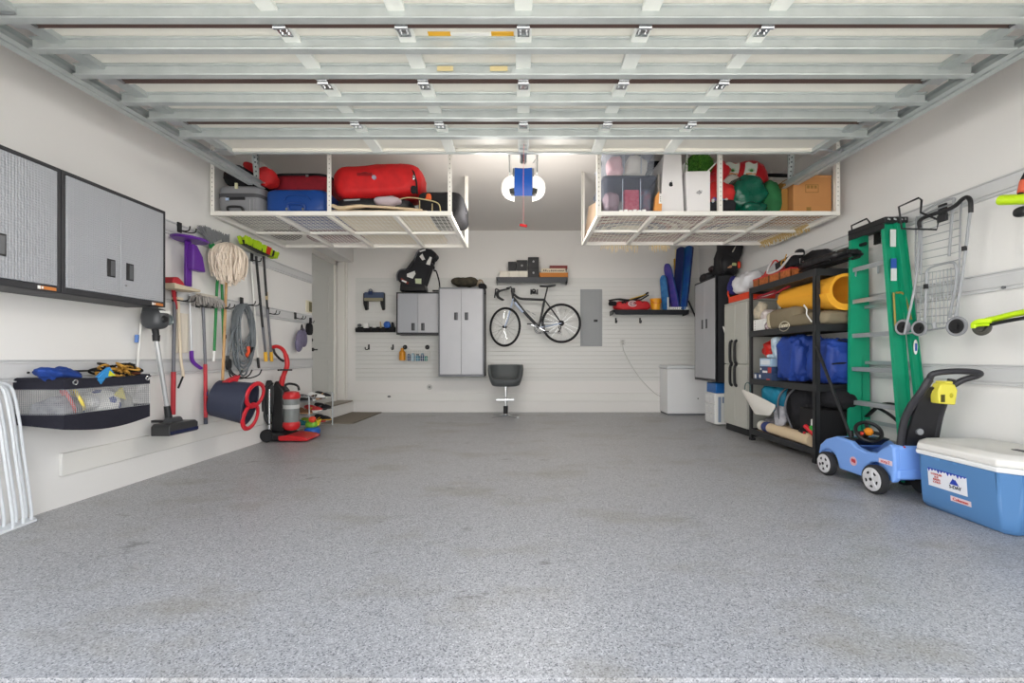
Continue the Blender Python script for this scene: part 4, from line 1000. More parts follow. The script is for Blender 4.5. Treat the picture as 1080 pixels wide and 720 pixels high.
# padlocked tool bracket
t = thing('tool_bracket', 'black two legged wall bracket with blue level and ring on the back wall', 'bracket', (BW(394,327,.05)[0],.05,BW(394,327,.05)[2]), fB)
g = MB(fB); bb(g,384,404.5,308,314,.02,.12); part('bar', g, mat('slate_blue','#4b5873',.5), t, bev=.01)
g = MB(fB); bb(g,384,403.5,314,317,.03,.13); part('bottom_strip', g, mat('khaki_strip','#908b73',.6), t)
for x0, x1 in ((383,387.5),(401,405)):
    g = MB(fB); g.prism([(BW(x0,310,.1)[0],BW(x0,309,.1)[2]),(BW(x1,310,.1)[0],BW(x1,309,.1)[2]),(BW(x1,326,.1)[0],BW(x1,326,.1)[2]),(BW(x0+2,327,.1)[0],BW(x0+2,327,.1)[2]),(BW(x0,320,.1)[0],BW(x0,320,.1)[2])], .02, .10, 'uz'); part('leg', g, BLKM, t, bev=.006)
g = MB(fB); a = BW(390.5,309,.14); g.box((a[0]-.035,.11,a[2]-.03),(a[0]+.035,.15,a[2]+.035)); g.torus((a[0],.13,a[2]+.045),.026,.008,ax=(0,1,0),n=18); part('padlock', g, mat('navy_lock','#2b3a60',.4), t, bev=.004)
# rail of black clips with small things
t = thing('bin_rail', 'row of small black bins on the back wall left of the square cabinet', 'bins', (BW(396,352,.05)[0],.05,BW(396,352,.05)[2]), fB)
for k in range(5):
    x = 379+8.3*k; g = MB(fB); a = BW(x,346,.1)
    g.prism([(.02,a[2]-.07),(.10,a[2]-.07),(.135,a[2]-.02),(.13,a[2]-.02),(.10,a[2]-.055),(.03,a[2]-.055),(.03,a[2]+.03),(.02,a[2]+.03)], a[0]-.065, a[0]+.065, 'dz')
    g.box((a[0]-.065,.02,a[2]-.07),(a[0]-.060,.12,a[2]+.01)); g.box((a[0]+.060,.02,a[2]-.07),(a[0]+.065,.12,a[2]+.01)); part('bin', g, BLKM, t)
def small(name, lab, cat, px, py, w, h, d, m, sh='box', **k):
    a = BW(px, py, .1); g = MB(fB)
    if sh == 'box': a = (a[0], 0, a[2]+.03); g.box((a[0]-w/2,.10-d/2,a[2]-h/2),(a[0]+w/2,.10+d/2,a[2]+h/2)); k.setdefault('bev', .005)
    else: a = (a[0], 0, a[2]+.03); g.blob((a[0],.10,a[2]), (w/2,d/2,h/2), e=.8, amp=.01, fq=20)
    return solo(name, lab, cat, g, m, (a[0],.07,a[2]-h/2), **k)
small('white_gadget', 'small white square gadget in the row of black bins', 'gadget', 386.3, 345, .085, .085, .05, WHITEP)
small('tape_roll', 'small white knob shaped item in the third black bin', 'fitting', 395, 345.8, .07, .05, .06, WHITEP, 'b')
small('tape_measure', 'round blue tool in the row of black bins beside the cabinet', 'tool', 408.3, 344, .12, .12, .07, mat('tool_blue','#2b5cae',.4), 'b')
small('grey_fitting', 'small grey fitting in the leftmost black bin', 'fitting', 379, 344.5, .07, .05, .05, GREY, 'b')
small('dark_tool', 'small dark pointed tool in the bin nearest the square cabinet', 'tool', 414, 344, .05, .09, .05, BLKM, 'b')
a = BW(401.5,342,.1); g = MB(fB); g.cyl((a[0],.08,a[2]-.06),(a[0]-.01,.09,a[2]+.05),.012,n=8); solo('marker', 'thin tan stick standing left of the round blue tool', 'marker', g, mat('tan_stick','#b9a27c',.6), (a[0],.08,a[2]-.06))
# single hooks
def jhook(px, py, lab, tilt=0):
    a = BW(px, py, .02); t = thing('slatwall_hook', lab, 'hook', a, fB)
    g = MB(fB); g.box((a[0]-.015,.016,a[2]-.045),(a[0]+.015,.024,a[2]+.05)); part('plate', g, BLKM, t, bev=.003)
    g = MB(fB); g.tube(spline([(a[0],.02,a[2]-.02),(a[0]+tilt,.06,a[2]-.045),(a[0]+tilt*1.5,.11,a[2]-.035),(a[0]+tilt*1.5,.12,a[2]+.0)],4), .008, 7); part('prong', g, BLKM, t)
jhook(389, 366, 'leftmost empty black hook on the back wall, below the black bins', -.02)
jhook(414.5, 366, 'empty black hook on the back wall just left of the wire basket')
jhook(649.5, 338, 'left of two empty black hooks under the right wall shelf')
jhook(675, 338, 'right of two empty black hooks under the right wall shelf')
# wire basket
t = thing('wire_basket', 'white wire basket hung from two black rings on the back wall', 'basket', BW(436,381,.08), fB)
a = BW(423,369,.14); b = BW(452,381,.14)
g = MB(fB)
for i in range(14):
    x = a[0]+(b[0]-a[0])*i/13; g.tube([(x,.03,a[2]),(x,.03,b[2]),(x,.14,b[2]),(x,.14,a[2])], .0038, 5)
for j in range(5):
    z = b[2]+(a[2]-b[2])*j/4; g.tube([(a[0],.03,z),(b[0],.03,z),(b[0],.14,z),(a[0],.14,z)], .0032, 5, closed=True)
part('wire_frame', g, WHITEM, t)
for x in (427, 450.5):
    g = MB(fB); q = BW(x,366,.06); g.torus((q[0],.05,q[2]),.028,.013,ax=(0,1,0),n=20); g.cyl((q[0],.02,q[2]),(q[0],.05,q[2]),.012,n=10); part('ring_hook', g, BLKM, t)
a = BW(423.5,374,.1)
def bottle(name, lab, px0, px1, py0, py1, m, capm, d=.085, cat='bottle'):
    p0 = BW(px0, py1, d); p1 = BW(px1, py0, d); r = (p1[0]-p0[0])/2; cx = (p0[0]+p1[0])/2; h = p1[2]-p0[2]
    t = thing(name, lab, cat, (cx,d,p0[2]), fB)
    g = MB(fB); g.lathe((cx,d,p0[2]), [(r*.3,0),(r*.95,.004),(r,.02),(r,h*.68),(r*.5,h*.82),(r*.4,h*.84)], n=18); part('body', g, m, t)
    g = MB(fB); g.lathe((cx,d,p0[2]), [(r*.3,h*.82),(r*.5,h*.83),(r*.48,h),(r*.2,h)], n=14); part('cap', g, capm, t); return t
OR = mat('amber_bottle','#cf8a17',.35)
bottle('spray_bottle', 'amber yellow bottle hanging at the left end of the wire basket', 421, 427.5, 367, 380, OR, OR, .17)
TB = mat('teal_label','#1c7f9c',.4); NB = mat('navy_label','#224a78',.4)
for i, (x0, x1, y0, m, c, l) in enumerate(((429,433,371.5,NB,WHITEP,'navy bottle with white cap'),(433.5,437.5,370.5,mat('pale_blue_pack','#9fc3d6',.4),WHITEP,'pale blue bottle'),(438,443,373,TB,BLKM,'teal bottle with black cap'),(443.5,447.5,372,NB,TB,'dark blue bottle with teal cap'),(448,451,374,mat('green_teal','#2f9a92',.4),WHITEP,'slim green bottle'))):
    bottle('cleaner_bottle', '%s inside the wire basket, %s' % (l, ['next to the amber bottle','second from left','in the middle','second from right','at the right end'][i]), x0, x1, y0, 380.6, m, c, .085)

# shelf with boxes
SHG = mat('shelf_grey_steel','#37393d',.5,.1)
def tray_shelf(lab, x0, x1, z, d, h, m):
    t = thing('wall_shelf', lab, 'shelf', ((x0+x1)/2, 0, z-h), fB)
    g = MB(fB); g.box((x0,.018,z-.012),(x1,d,z)); part('deck', g, m, t)
    g = MB(fB); g.add([(x0,d,z),(x1,d,z),(x1-.03,d-.02,z-h),(x0+.05,d-.02,z-h),(x0,d+.006,z),(x1,d+.006,z),(x1-.03,d-.014,z-h),(x0+.05,d-.014,z-h)],[(0,3,2,1),(4,5,6,7),(0,1,5,4),(1,2,6,5),(2,3,7,6),(3,0,4,7)]); part('front_lip', g, m, t, bev=.002)
    for x in (x0, x1-.004):
        g = MB(fB); g.prism([(.018,z),(d,z),(d-.02,z-h*.9),(.018,z-h)], x, x+.004, 'dz'); part('side_bracket', g, m, t)
    return t
tray_shelf('dark grey steel wall shelf above the bicycle', -.475, .775, 2.40, .30, .10, SHG)
def sbox(name, lab, cat, px0, px1, d0, d1, z0, h, m, logo=None, grp=None):
    s = F/(YB-d1); x0 = (px0-CX)/s; x1 = (px1-CX)/s
    t = thing(name, lab, cat, ((x0+x1)/2, (d0+d1)/2, z0), fB, grp)
    g = MB(fB); g.box((x0,d0,z0),(x1,d1,z0+h)); part('carton', g, m, t, bev=.003)
    g = MB(fB); g.box((x0-.0015,d0-.001,z0+h*.72),(x1+.0015,d1+.0015,z0+h+.0015)); part('lid', g, m, t, bev=.002)
    if logo:
        g = MB(fB); c = ((x0+x1)/2, d1+.002, z0+h*logo[0]); g.lathe(c, [(.001,0),(.018,0),(.018,.002),(.001,.002)], ax=(0,1,0), n=14); part('emblem', g, logo[1], t)
    return t
CRB = mat('cream_box','#e5dfd2',.6); BKB = mat('black_box','#2a2a2c',.55)
z = 2.402
for i, (a, b) in enumerate(((527,537),(537.3,547),(547.3,556.5))):
    sbox('white_box', 'low cream box on the shelf above the bicycle, %s of three' % ['leftmost','middle','rightmost'][i], 'box', a, b, .08, .24, z, .115, CRB)
EM = mat('silver_emblem','#a9a9aa',.4)
sbox('black_box', 'smallest black box standing on the leftmost cream box', 'box', 536, 544.5, .09, .23, z+.117, .165, BKB)
sbox('black_box', 'black box with round emblem on the cream boxes', 'box', 545, 556, .08, .24, z+.117, .19, BKB, (.5, EM))
sbox('black_box', 'black box with round emblem under the topmost one, standing on the shelf', 'box', 557, 568.3, .08, .25, z, .165, BKB, (.5, EM))
sbox('black_box', 'tallest black box with emblem on top of the black box stack', 'box', 557, 568.3, .08, .25, z+.167, .19, BKB, (.6, EM))
sbox('orange_box', 'flat orange box at the right end of the shelf above the bicycle', 'box', 569, 599, .05, .27, z, .08, mat('orange_card','#c07628',.6))
t = sbox('game_box', 'flat cream box with dark print between orange and dark red box', 'box', 571, 596.5, .05, .26, z+.082, .075, mat('cream_card','#d9ccb4',.6))
g = MB(fB); rnd = random.Random(2)
for k in range(11):
    x = .35+.034*k; g.tube(spline([(x,.2635,z+.10),(x+.012,.2635,z+.125+rnd.uniform(-.01,.01)),(x+.02,.2635,z+.105)],3), .005, 5)
part('print', g, BLKM, t)
sbox('red_case', 'dark red flat case on top of the cream box above the bicycle', 'case', 580, 598.5, .06, .25, z+.159, .05, mat('dark_red_case','#7c2b2c',.5))
# black saddle-bag under the shelf end
# electrical panel
t = thing('breaker_panel', 'grey electrical breaker panel on the back wall right of the bicycle', 'electrical panel', BW(623.5,365,.02), fB)
EP = mat('panel_grey','#9b9ea0',.5,var=(4,.3,'#8f9294'))
g = MB(fB); bb(g,612,635,305,365,0,.035,dm=.02); part('frame', g, EP, t, bev=.004)
g = MB(fB); bb(g,614.2,632.8,307.5,362.5,.03,.045,dm=.02); dr = part('door', g, EP, t, bev=.003)
g = MB(fB); bb(g,626,630,337,339.5,.044,.055,dm=.02); part('latch', g, BLKM, dr)
for x in (617.5,622.5,627.5):
    g = MB(fB); bb(g,x-.25,x+.25,309,361,.044,.0475,dm=.02); part('rib', g, EP, dr)
# outlets, cable, tape mark
def outlet(lab, px, py, w=.07, h=.115, rd=False):
    a = BW(px, py, 0); t = thing('wall_outlet', lab, 'outlet', (a[0],.0,a[2]), fB)
    g = MB(fB)
    if rd: g.lathe((a[0],.0,a[2]), [(.03,.0),(.05,.0),(.05,.01),(.044,.014),(.036,.010),(.001,.010)], ax=(0,1,0), n=24)
    else: g.box((a[0]-w/2,.0,a[2]-h/2),(a[0]+w/2,.03,a[2]+h/2))
    part('plate', g, mat('outlet_grey','#c9c9c6',.5), t, bev=.003)
    g = MB(fB)
    for dz_ in (-.025,.025): g.box((a[0]-.012,.012,a[2]+dz_-.012),(a[0]+.012,.032 if not rd else .013,a[2]+dz_+.012))
    if rd: g = MB(fB); g.cyl((a[0],.009,a[2]),(a[0],.013,a[2]),.02,n=14)
    part('socket', g, mat('outlet_dark','#8f908e',.5), t)
    return t
outlet('round grey cover plate low on the back wall below the tall cabinet', 453, 408, rd=True)
outlet('white outlet on the slatwall right of the breaker panel', 656.5, 361, .08, .1)
a = BW(410.5,418,.02); g = MB(fB); g.lathe((a[0],.02,a[2]), [(.001,0),(.02,0),(.02,.008),(.001,.008)], ax=(0,1,0), n=12, sx=1.6); solo('pipe_stub', 'tiny dark stub on the baseboard below the two left hooks', 'pipe', g, GREY, a)
t = thing('power_cable', 'thin pale cable drooping from the outlet to the chest freezer', 'cable', BW(680,402,.03), fB)
g = MB(fB); g.tube(spline([BW(656.5,362,.035),BW(658,370,.04),BW(665,384,.035),BW(676,400,.035),BW(690,414,.035),BW(697,418,.05)],6), .006, 6); part('cord', g, mat('pale_cord','#b9b8b3',.6), t)
g = MB(fB); a = BW(656.5,360.5,.04); g.box((a[0]-.018,.03,a[2]-.02),(a[0]+.018,.055,a[2]+.02)); part('plug', g, mat('pale_cord'), t, bev=.003)

# ---- right wall shelf with beach things
BKS = mat('shelf_black_steel','#25272c',.45,.2)
sz = BW(0,326.5,.34)[2]
sx0, sx1 = (648-CX)*(YB-.34)/F, (727-CX)*(YB-.34)/F
tray_shelf('black steel wall shelf with beach toys on the back wall', sx0-.02, sx1, sz, .34, .085, BKS)
t = thing('brace_bar', 'thin black bar leaning down from the right end of the beach toy shelf', 'bar', BW(733,334,.2), fB)
g = MB(fB); g.bar(BW(726,317,.3), BW(733.5,334,.25), .02, .02); part('bar', g, BLKM, t)
# red bag
t = thing('beach_bag', 'long red bag with round pink white emblem on the black shelf', 'bag', BW(667,325,.2), fB)
REDB = mat('red_nylon','#c8242b',.6,var=(14,.4,'#9c171c'))
g = MB(fB); a = BW(667.5,322,.2); g.blob((a[0]-.02,.2,sz+.078), (.32,.11,.085), e=.5, amp=.03, fq=7, seed=1, n=30, flat=.075); part('body', g, REDB, t)
a = BW(667.5,320,.32); g = MB(fB); g.lathe((a[0],.305,a[2]), [(.001,.01),(.07,.008),(.075,0),(.07,-.02),(.001,-.02)], ax=(0,1,0), n=28, sx=1.15, sy=.75); em = part('emblem', g, mat('pink_white','#e8c9cc',.6), t)
g = MB(fB); g.torus((a[0],.316,a[2]), .045, .006, ax=(0,1,0), n=24, sx=1.15, sy=.75); g.cyl((a[0]-.02,.31,a[2]),(a[0]-.02,.32,a[2]),.012,n=8); g.cyl((a[0]+.02,.31,a[2]),(a[0]+.02,.32,a[2]),.012,n=8); part('emblem_print', g, mat('maroon_print','#5a2a34',.6), em)
for x, w in ((658,.05),(676,.045)):
    g = MB(fB); q = BW(x,319.5,.30); g.prism([(q[0]-w,q[2]+.025),(q[0]-w*.3,q[2]-.02),(q[0],q[2]+.01),(q[0]+w*.5,q[2]-.015),(q[0]+w,q[2]+.025),(q[0],q[2]+.035)], .27, .31, 'uz'); part('dark_print', g, BLKF, t)
t = thing('umbrella_straps', 'black and yellow strapped gear lying across the red bag', 'gear', BW(662,318,.2), fB)
g = MB(fB); zt = sz+.165
g.tube(spline([BW(642,317,.25),BW(652,315.5,.25),BW(665,316.5,.25),BW(678,312,.22),BW(683.5,308.5,.2)],5), [.02]*6+[.024]*8+[.02]*7, 8, sq=.8)
g.blob(BW(646,320,.3), (.07,.04,.04), e=.6); g.tube([BW(660,318,.28),BW(676,316,.28),BW(684,311,.26)], .014, 6); part('straps', g, BLKF, t)
g = MB(fB); g.tube([BW(664,315.5,.27),BW(681,310.5,.25)], .008, 6); g.tube([BW(668,319,.29),BW(678,317.5,.29)], .007, 6); part('yellow_trim', g, mat('yellow_trim','#d8b22c',.5), t)
# bucket
t = thing('toy_bucket', 'yellow toy bucket on the black shelf right of the red bag', 'bucket', BW(690,325,.25), fB)
a = BW(691.5,325,.25)
g = MB(fB); g.lathe((a[0],.25,sz), [(.02,0),(.075,0),(.083,.06),(.093,.19),(.10,.19),(.10,.20),(.085,.20),(.07,.012),(.02,.012)], n=28); part('pail', g, mat('bucket_yellow','#eba21b',.4), t)
g = MB(fB); g.tube(spline([(a[0]-.095,.25,sz+.19),(a[0]-.07,.335,sz+.13),(a[0],.35,sz+.11),(a[0]+.07,.335,sz+.13),(a[0]+.095,.25,sz+.19)],5), .006, 6); part('handle', g, mat('orange_handle','#d9701a',.4), t)
# body boards
def board(lab, bx, tx, h, w, th, m1, m2, d=.2, lean=0, arc=.35):
    # a soft board standing on end, seen edge-on, turned a little
    t = thing('body_board', lab, 'board', (bx, d, sz), fB, 'boards standing on the black shelf')
    R = rot(0, math.degrees(math.atan2(tx-bx, h)), 62)
    def P(u, v, n_): q = rot(0, math.degrees(math.atan2(tx-bx, h)), 0) @ (rot(0,0,64) @ Vector((u, n_, 0)) + Vector((0,0,v))); return (bx+q.x, d+q.y, sz+.01+q.z)
    out = []
    for k in range(9): out.append((-w/2+.0*k, .0+.0)) if k == 0 else None
    prof = [(-w*.46,0),(w*.46,0),(w*.5,h*.3),(w*.46,h*.75)] + [(w*.46*math.cos(a), h*(1-arc*.5)+h*arc*.5*math.sin(a)) for a in [PI/2*k/6 for k in range(1,7)]] + [(-w*.46*math.cos(a), h*(1-arc*.5)+h*arc*.5*math.sin(a)) for a in [PI/2*k/6 for k in range(5,0,-1)]] + [(-w*.46,h*.75),(-w*.5,h*.3)]
    n = len(prof)
    for (nm_, m_, t0, t1) in (('deck', m1, 0, th/2), ('slick', m2, -th/2, 0)):
        g = MB(fB); g.add([P(a, b, t0) for a, b in prof]+[P(a, b, t1) for a, b in prof], [tuple(range(n)), tuple(range(2*n-1,n-1,-1))]+[(i,(i+1)%n,n+(i+1)%n,n+i) for i in range(n)]); part(nm_, g, m_, t, bev=.006)
    return t
X = lambda px, d=.2: BW(px, 0, d)[0]
BB = mat('board_blue','#2668ad',.5,var=(12,.6,'#4f97cc')); BN = mat('board_navy','#16255e',.5); BV = mat('board_violet','#5b4aa0',.5,var=(10,.6,'#2c3c9a')); BD = mat('board_deep_blue','#1a3f8f',.5,var=(8,.6,'#1f6a9e')); BT = mat('board_teal','#14506e',.5)
board('light blue marbled body board, shortest and leftmost on the black shelf', X(703), X(699.5), .62, .16, .05, BB, BN, .2)
board('violet edged body board, second from the left on the black shelf', X(713), X(703), .84, .17, .05, BV, BD, .2)
board('tall dark blue board leaning in the middle of the right group', X(714), X(719), 1.13, .20, .035, BN, BT, .16, arc=.1)
board('tall deep blue board, rightmost on the black shelf', X(718.5), X(726), 1.13, .20, .055, BD, BN, .24, arc=.1)
t = thing('foam_paddle', 'white and yellow long paddle standing behind the violet board', 'paddle', (X(713.5),.06,sz), fB)
g = MB(fB); a0 = X(714,.05); g.bar((a0,.06,sz+.01),(a0-.02,.05,sz+1.13),.06,.02); part('shaft', g, mat('paddle_cream','#e8dcae',.5), t, bev=.005)
g = MB(fB); g.bar((a0-.03,.075,sz+.45),(a0-.05,.065,sz+.95),.05,.02); part('yellow_blade', g, mat('paddle_yellow','#d8a92f',.5), t, bev=.006)
t = thing('toy_fence', 'low white toy fence pieces at the front of the black shelf', 'toy', (X(715,.33),.33,sz), fB)
g = MB(fB); 
for x0, x1 in ((704.5,719.5),(722,726)):
    g.box((X(x0,.33),.315,sz+.0),(X(x1,.33),.325,sz+.012)); g.box((X(x0,.33),.315,sz+.035),(X(x1,.33),.325,sz+.045))
    k = X(x0,.33)
    while k < X(x1,.33)-.015: g.box((k,.314,sz),(k+.022,.326,sz+.05)); k += .034
g.box((X(704,.33),.314,sz),(X(705.5,.33),.326,sz+.22)); g.box((X(723,.33),.314,sz),(X(724,.33),.326,sz+.10)); part('pickets', g, WHITEP, t)

# ---- bicycle hung on the wall
def bicycle():
    t = thing('road_bicycle', 'black and white road bicycle hanging on the back wall', 'bicycle', BW(570,361,.35), fB)
    D = .35; P = lambda x, y, d=D: BW(x, y, d)
    TY = mat('tyre','#1d1d20',.8); RIM = mat('rim_dark','#2b2c2f',.5); FB = mat('frame_black','#1b1d21',.4); FW_ = mat('frame_pale_blue','#b9c6de',.4)
    def wheel(cx, cy, turn):
        c = Vector(P(cx, cy)); w = part('wheel', MB(fB).tube([(c.x+math.cos(2*PI*k/48)*.333*math.cos(R_(turn)), c.y+math.cos(2*PI*k/48)*.333*math.sin(R_(turn)), c.z+math.sin(2*PI*k/48)*.333) for k in range(48)], .0125, 8, closed=True), TY, t)
        def W(r, a, n_=0): return (c.x+math.cos(a)*r*math.cos(R_(turn))-n_*math.sin(R_(turn)), c.y+math.cos(a)*r*math.sin(R_(turn))+n_*math.cos(R_(turn)), c.z+math.sin(a)*r)
        g = MB(fB); g.tube([W(.313, 2*PI*k/48) for k in range(48)], .011, 6, closed=True); part('rim', g, RIM, w)
        g = MB(fB)
        for k in range(20):
            a = 2*PI*k/20; g.tube([W(.018, a+.8*(1 if k%2 else -1), .03*(1 if k%4<2 else -1)), W(.307, a)], .0016, 4)
        part('spokes', g, CHROME, w)
        g = MB(fB); g.tube([W(0,0,-.05),W(0,0,.05)], .014, 10); g.tube([W(0,0,-.032),W(0,0,-.026)], .024, 12); g.tube([W(0,0,.026),W(0,0,.032)], .024, 12); part('hub', g, BLKM, w)
    wheel(532.3, 344.7, 36); wheel(592, 340.8, 0)
    HT, HB = P(539.8,306), P(541.2,315); ST, BBk = P(574.3,316), P(568.5,345.5); RH = P(592,340.8); FH = P(532.3,344.7)
    g = MB(fB); g.tube([HT,HB], .021, 10); g.tube(spline([P(541,309.5),P(548,314.5),P(560,315.5),ST],6), [.021]*19, 10); part('top_tube', g, FB, t)
    g = MB(fB); g.tube(spline([P(541.3,314),P(553,329),BBk],6), .027, 10); part('down_tube', g, FB, t)
    g = MB(fB); g.tube([P(543,318.5),P(552,329)], .0285, 10); part('pale_panel', g, FW_, t)
    g = MB(fB); g.tube([ST,BBk], .021, 10); part('seat_tube', g, FB, t)
    g = MB(fB)
    for s_ in (-.035,.035): g.tube([(BBk[0],D+s_*.6,BBk[2]),(RH[0],D+s_*1.3,RH[2])], .010, 8)
    part('chain_stay', g, FW_, t)
    g = MB(fB)
    for s_ in (-.035,.035): g.tube([(ST[0],D+s_*.4,ST[2]),(P(583,328)[0],D+s_,P(583,328)[2]),(RH[0],D+s_*1.3,RH[2])], .009, 8)
    part('seat_stay', g, FB, t)
    g = MB(fB)
    for s_ in (-.045,.045): g.tube(spline([(HB[0],D+s_*.4,HB[2]),(P(538.5,325)[0],D+s_,P(538.5,325)[2]),(P(535,338)[0],D+s_,P(535,338)[2]),(FH[0],D+s_,FH[2])],4), .012, 8)
    part('fork', g, FW_, t)
    g = MB(fB); g.tube([ST,P(577.5,302.5)], .013, 10); part('seat_post', g, BLKM, t)
    g = MB(fB); a = P(577,302); g.prism([(a[0]-.13,a[2]-.005),(a[0]-.13,a[2]+.012),(a[0]+.0,a[2]+.01),(a[0]+.14,a[2]+.028),(a[0]+.15,a[2]+.008),(a[0]+.05,a[2]-.012)], D-.05, D+.05, 'uz'); part('saddle', g, BLKM, t, bev=.012)
    g = MB(fB); g.tube([HT,P(539,302.5),P(534,304)], .014, 8); part('stem', g, BLKM, t)
    g = MB(fB)
    for s_ in (-1,1):
        dd = D+s_*.14; o_ = 1.5 if s_ < 0 else 0
        g.tube(spline([P(537,303.5,D),P(536,304.5,dd),P(527+o_,306.5,dd),P(524+o_,308.5,dd),P(524.5+o_,313,dd),P(530+o_,316.5,dd)],5), .015, 8)
    part('drop_bar', g, BLKM, t)
    g = MB(fB)
    for s_ in (-1,1): dd = D+s_*.14; g.tube(spline([P(527,306.3,dd),P(523,304.5,dd),P(522.5,308,dd),P(521.5,314,dd)],4), .011, 7)
    part('brake_lever', g, BLKM, t)
    g = MB(fB); a = P(541.5,305.5,D+.05); g.box((a[0]-.03,a[1]-.02,a[2]-.05),(a[0]+.03,a[1]+.02,a[2]+.03)); part('computer', g, BLKM, t, bev=.006)
    g = MB(fB); c = Vector(P(569,345.8,D+.04))
    for r in (.095,.075): g.torus(c, r, .005, ax=(0,1,0), n=36)
    for k in range(5): g.bar(c, c+Vector((math.cos(k*1.2566)*.09,0,math.sin(k*1.2566)*.09)), .012, .006)
    part('chainring', g, mat('ring_grey','#7d7f82',.35,.7), t)
    g = MB(fB); g.bar(c+Vector((0,.02,0)), P(575,349,D+.07), .02, .015); g.bar(Vector((c.x,D-.05,c.z)), P(560,342,D-.07), .02, .015); part('crank', g, CHROME, t, bev=.003)
    g = MB(fB); a = P(576,349.5,D+.11); g.box((a[0]-.045,a[1]-.03,a[2]-.01),(a[0]+.045,a[1]+.04,a[2]+.01)); a = P(558.5,341.5,D-.1); g.box((a[0]-.045,a[1]-.03,a[2]-.01),(a[0]+.045,a[1]+.03,a[2]+.01)); part('pedal', g, BLKM, t, bev=.003)
    g = MB(fB)
    for k in range(5): g.torus((RH[0],D+.03+.004*k,RH[2]), .045-.006*k, .0035, ax=(0,1,0), n=22)
    g.tube([(RH[0],D+.04,RH[2]-.02),P(591,347,D+.05),P(589.5,350,D+.05)], .009, 6); g.torus(P(590.5,345.5,D+.05),.02,.006,ax=(0,1,0),n=14); g.torus(P(590,350,D+.05),.02,.006,ax=(0,1,0),n=14); part('cassette', g, BLKM, t)
    g = MB(fB); g.tube([P(569,340.5,D+.045),(RH[0],D+.045,RH[2]+.04)], .004, 5); g.tube([P(569,351,D+.045),P(590,351,D+.045)], .004, 5); part('chain', g, mat('chain_grey','#55575a',.4,.6), t)
    for x, y, d in ((557,331,.30),(563,334,.30)):
        g = MB(fB); a = Vector(P(x,y)); g.torus(a+Vector((.0,0,.05)), .035, .004, ax=(.5,0,.8), n=16); g.tube([a+Vector((-.03,0,.02)),a+Vector((.02,0,-.03))], .005, 5); part('bottle_cage', g, mat('cage_grey','#a8abae',.4,.5), t)
    return t
bicycle()
t = thing('bicycle_hanger', 'black wall hanger holding the bicycle top tube', 'hanger', BW(563,316,.1), fB)
g = MB(fB); a = BW(563,308.5,.05); g.torus((a[0],.03,a[2]+.03),.03,.012,ax=(0,1,0),n=18); g.box((a[0]-.04,.018,a[2]-.02),(a[0]+.04,.035,a[2]+.03)); part('plate', g, BLKM, t)
for s_ in (-1,1):
    g = MB(fB); g.tube(spline([(a[0]+s_*.03,.03,a[2]-.0),(a[0]+s_*.05,.15,a[2]-.03),(a[0]+s_*.055,.30,a[2]-.06),(a[0]+s_*.055,.36,a[2]-.06),(a[0]+s_*.055,.37,a[2]+.01)],4), .012, 8); part('arm', g, BLKM, t)

# ---- bar stool
ST_ = (CX-552); Ys = 7.35
sx = (533.3-CX)*Ys/F
t = thing('bar_stool', 'grey swivel bar stool with chrome post and base at the back wall', 'stool', (sx, Ys, 0))
SG = mat('stool_grey','#55595a',.6,bump=(80,.15))
sc = F/Ys; zz = lambda y: 1+(CY-y)/sc
g = MB(); n = 32
g.add([], [])
def seatpt(a, v):
    # wrap-around bucket back: a angle around (0 at front), v height
    back = 1/(1+math.exp(-(abs(a-2*PI if a > PI else a)-1.0)*7))      # arms and back high, a dip in front
    rx, ry = .275, .23
    h0 = zz(405); h1 = h0+.085+.24*back
    r = (1-.28*(1-v)**2.2)*(1-.06*v*v*back)
    z = h0+(h1-h0)*v
    sn, cn = math.sin(a), math.cos(a)
    return (sx+math.copysign(abs(sn)**.75,sn)*rx*r, Ys-math.copysign(abs(cn)**.85,cn)*ry*r, z)
g = MB(); g.sheet(lambda u, v: seatpt(2*PI*u, v), 40, 8, .035); part('bucket_shell', g, SG, t, ang=70)
g = MB(); g.blob((sx, Ys-.01, zz(401)), (.235,.20,.055), e=.9); part('seat_cushion', g, SG, t)
g = MB(); g.lathe((sx,Ys,0), [(.08,zz(406)),(.10,zz(404.5)),(.05,zz(403)),(.04,zz(403))], n=20); part('seat_plate', g, CHROME, t)
g = MB(); g.cyl((sx,Ys,.02),(sx,Ys,zz(404)),.028,n=20); part('post', g, CHROME, t)
g = MB(); g.cyl((sx,Ys,.05),(sx,Ys,.18),.038,n=20); part('collar', g, BLKM, t)
g = MB(); g.box((sx-.15,Ys-.20,.285),(sx+.15,Ys-.17,.32)); g.tube([(sx-.12,Ys-.19,.30),(sx-.03,Ys,.27)], .011, 8); g.tube([(sx+.12,Ys-.19,.30),(sx+.03,Ys,.27)], .011, 8); part('footrest', g, CHROME, t, bev=.006)
g = MB()
for a in (45,135,225,315):
    q = (math.cos(R_(a))*.30, math.sin(R_(a))*.26); g.add([(sx-.02*math.sin(R_(a)),Ys+.02*math.cos(R_(a)),.045),(sx+.02*math.sin(R_(a)),Ys-.02*math.cos(R_(a)),.045),(sx+q[0]+.012,Ys+q[1],.012),(sx+q[0]-.012,Ys+q[1],.012),(sx-.02*math.sin(R_(a)),Ys+.02*math.cos(R_(a)),.0),(sx+.02*math.sin(R_(a)),Ys-.02*math.cos(R_(a)),.0),(sx+q[0]+.012,Ys+q[1],.0),(sx+q[0]-.012,Ys+q[1],.0)],[(0,3,2,1),(4,5,6,7),(0,1,5,4),(1,2,6,5),(2,3,7,6),(3,0,4,7)])
part('star_base', g, CHROME, t)

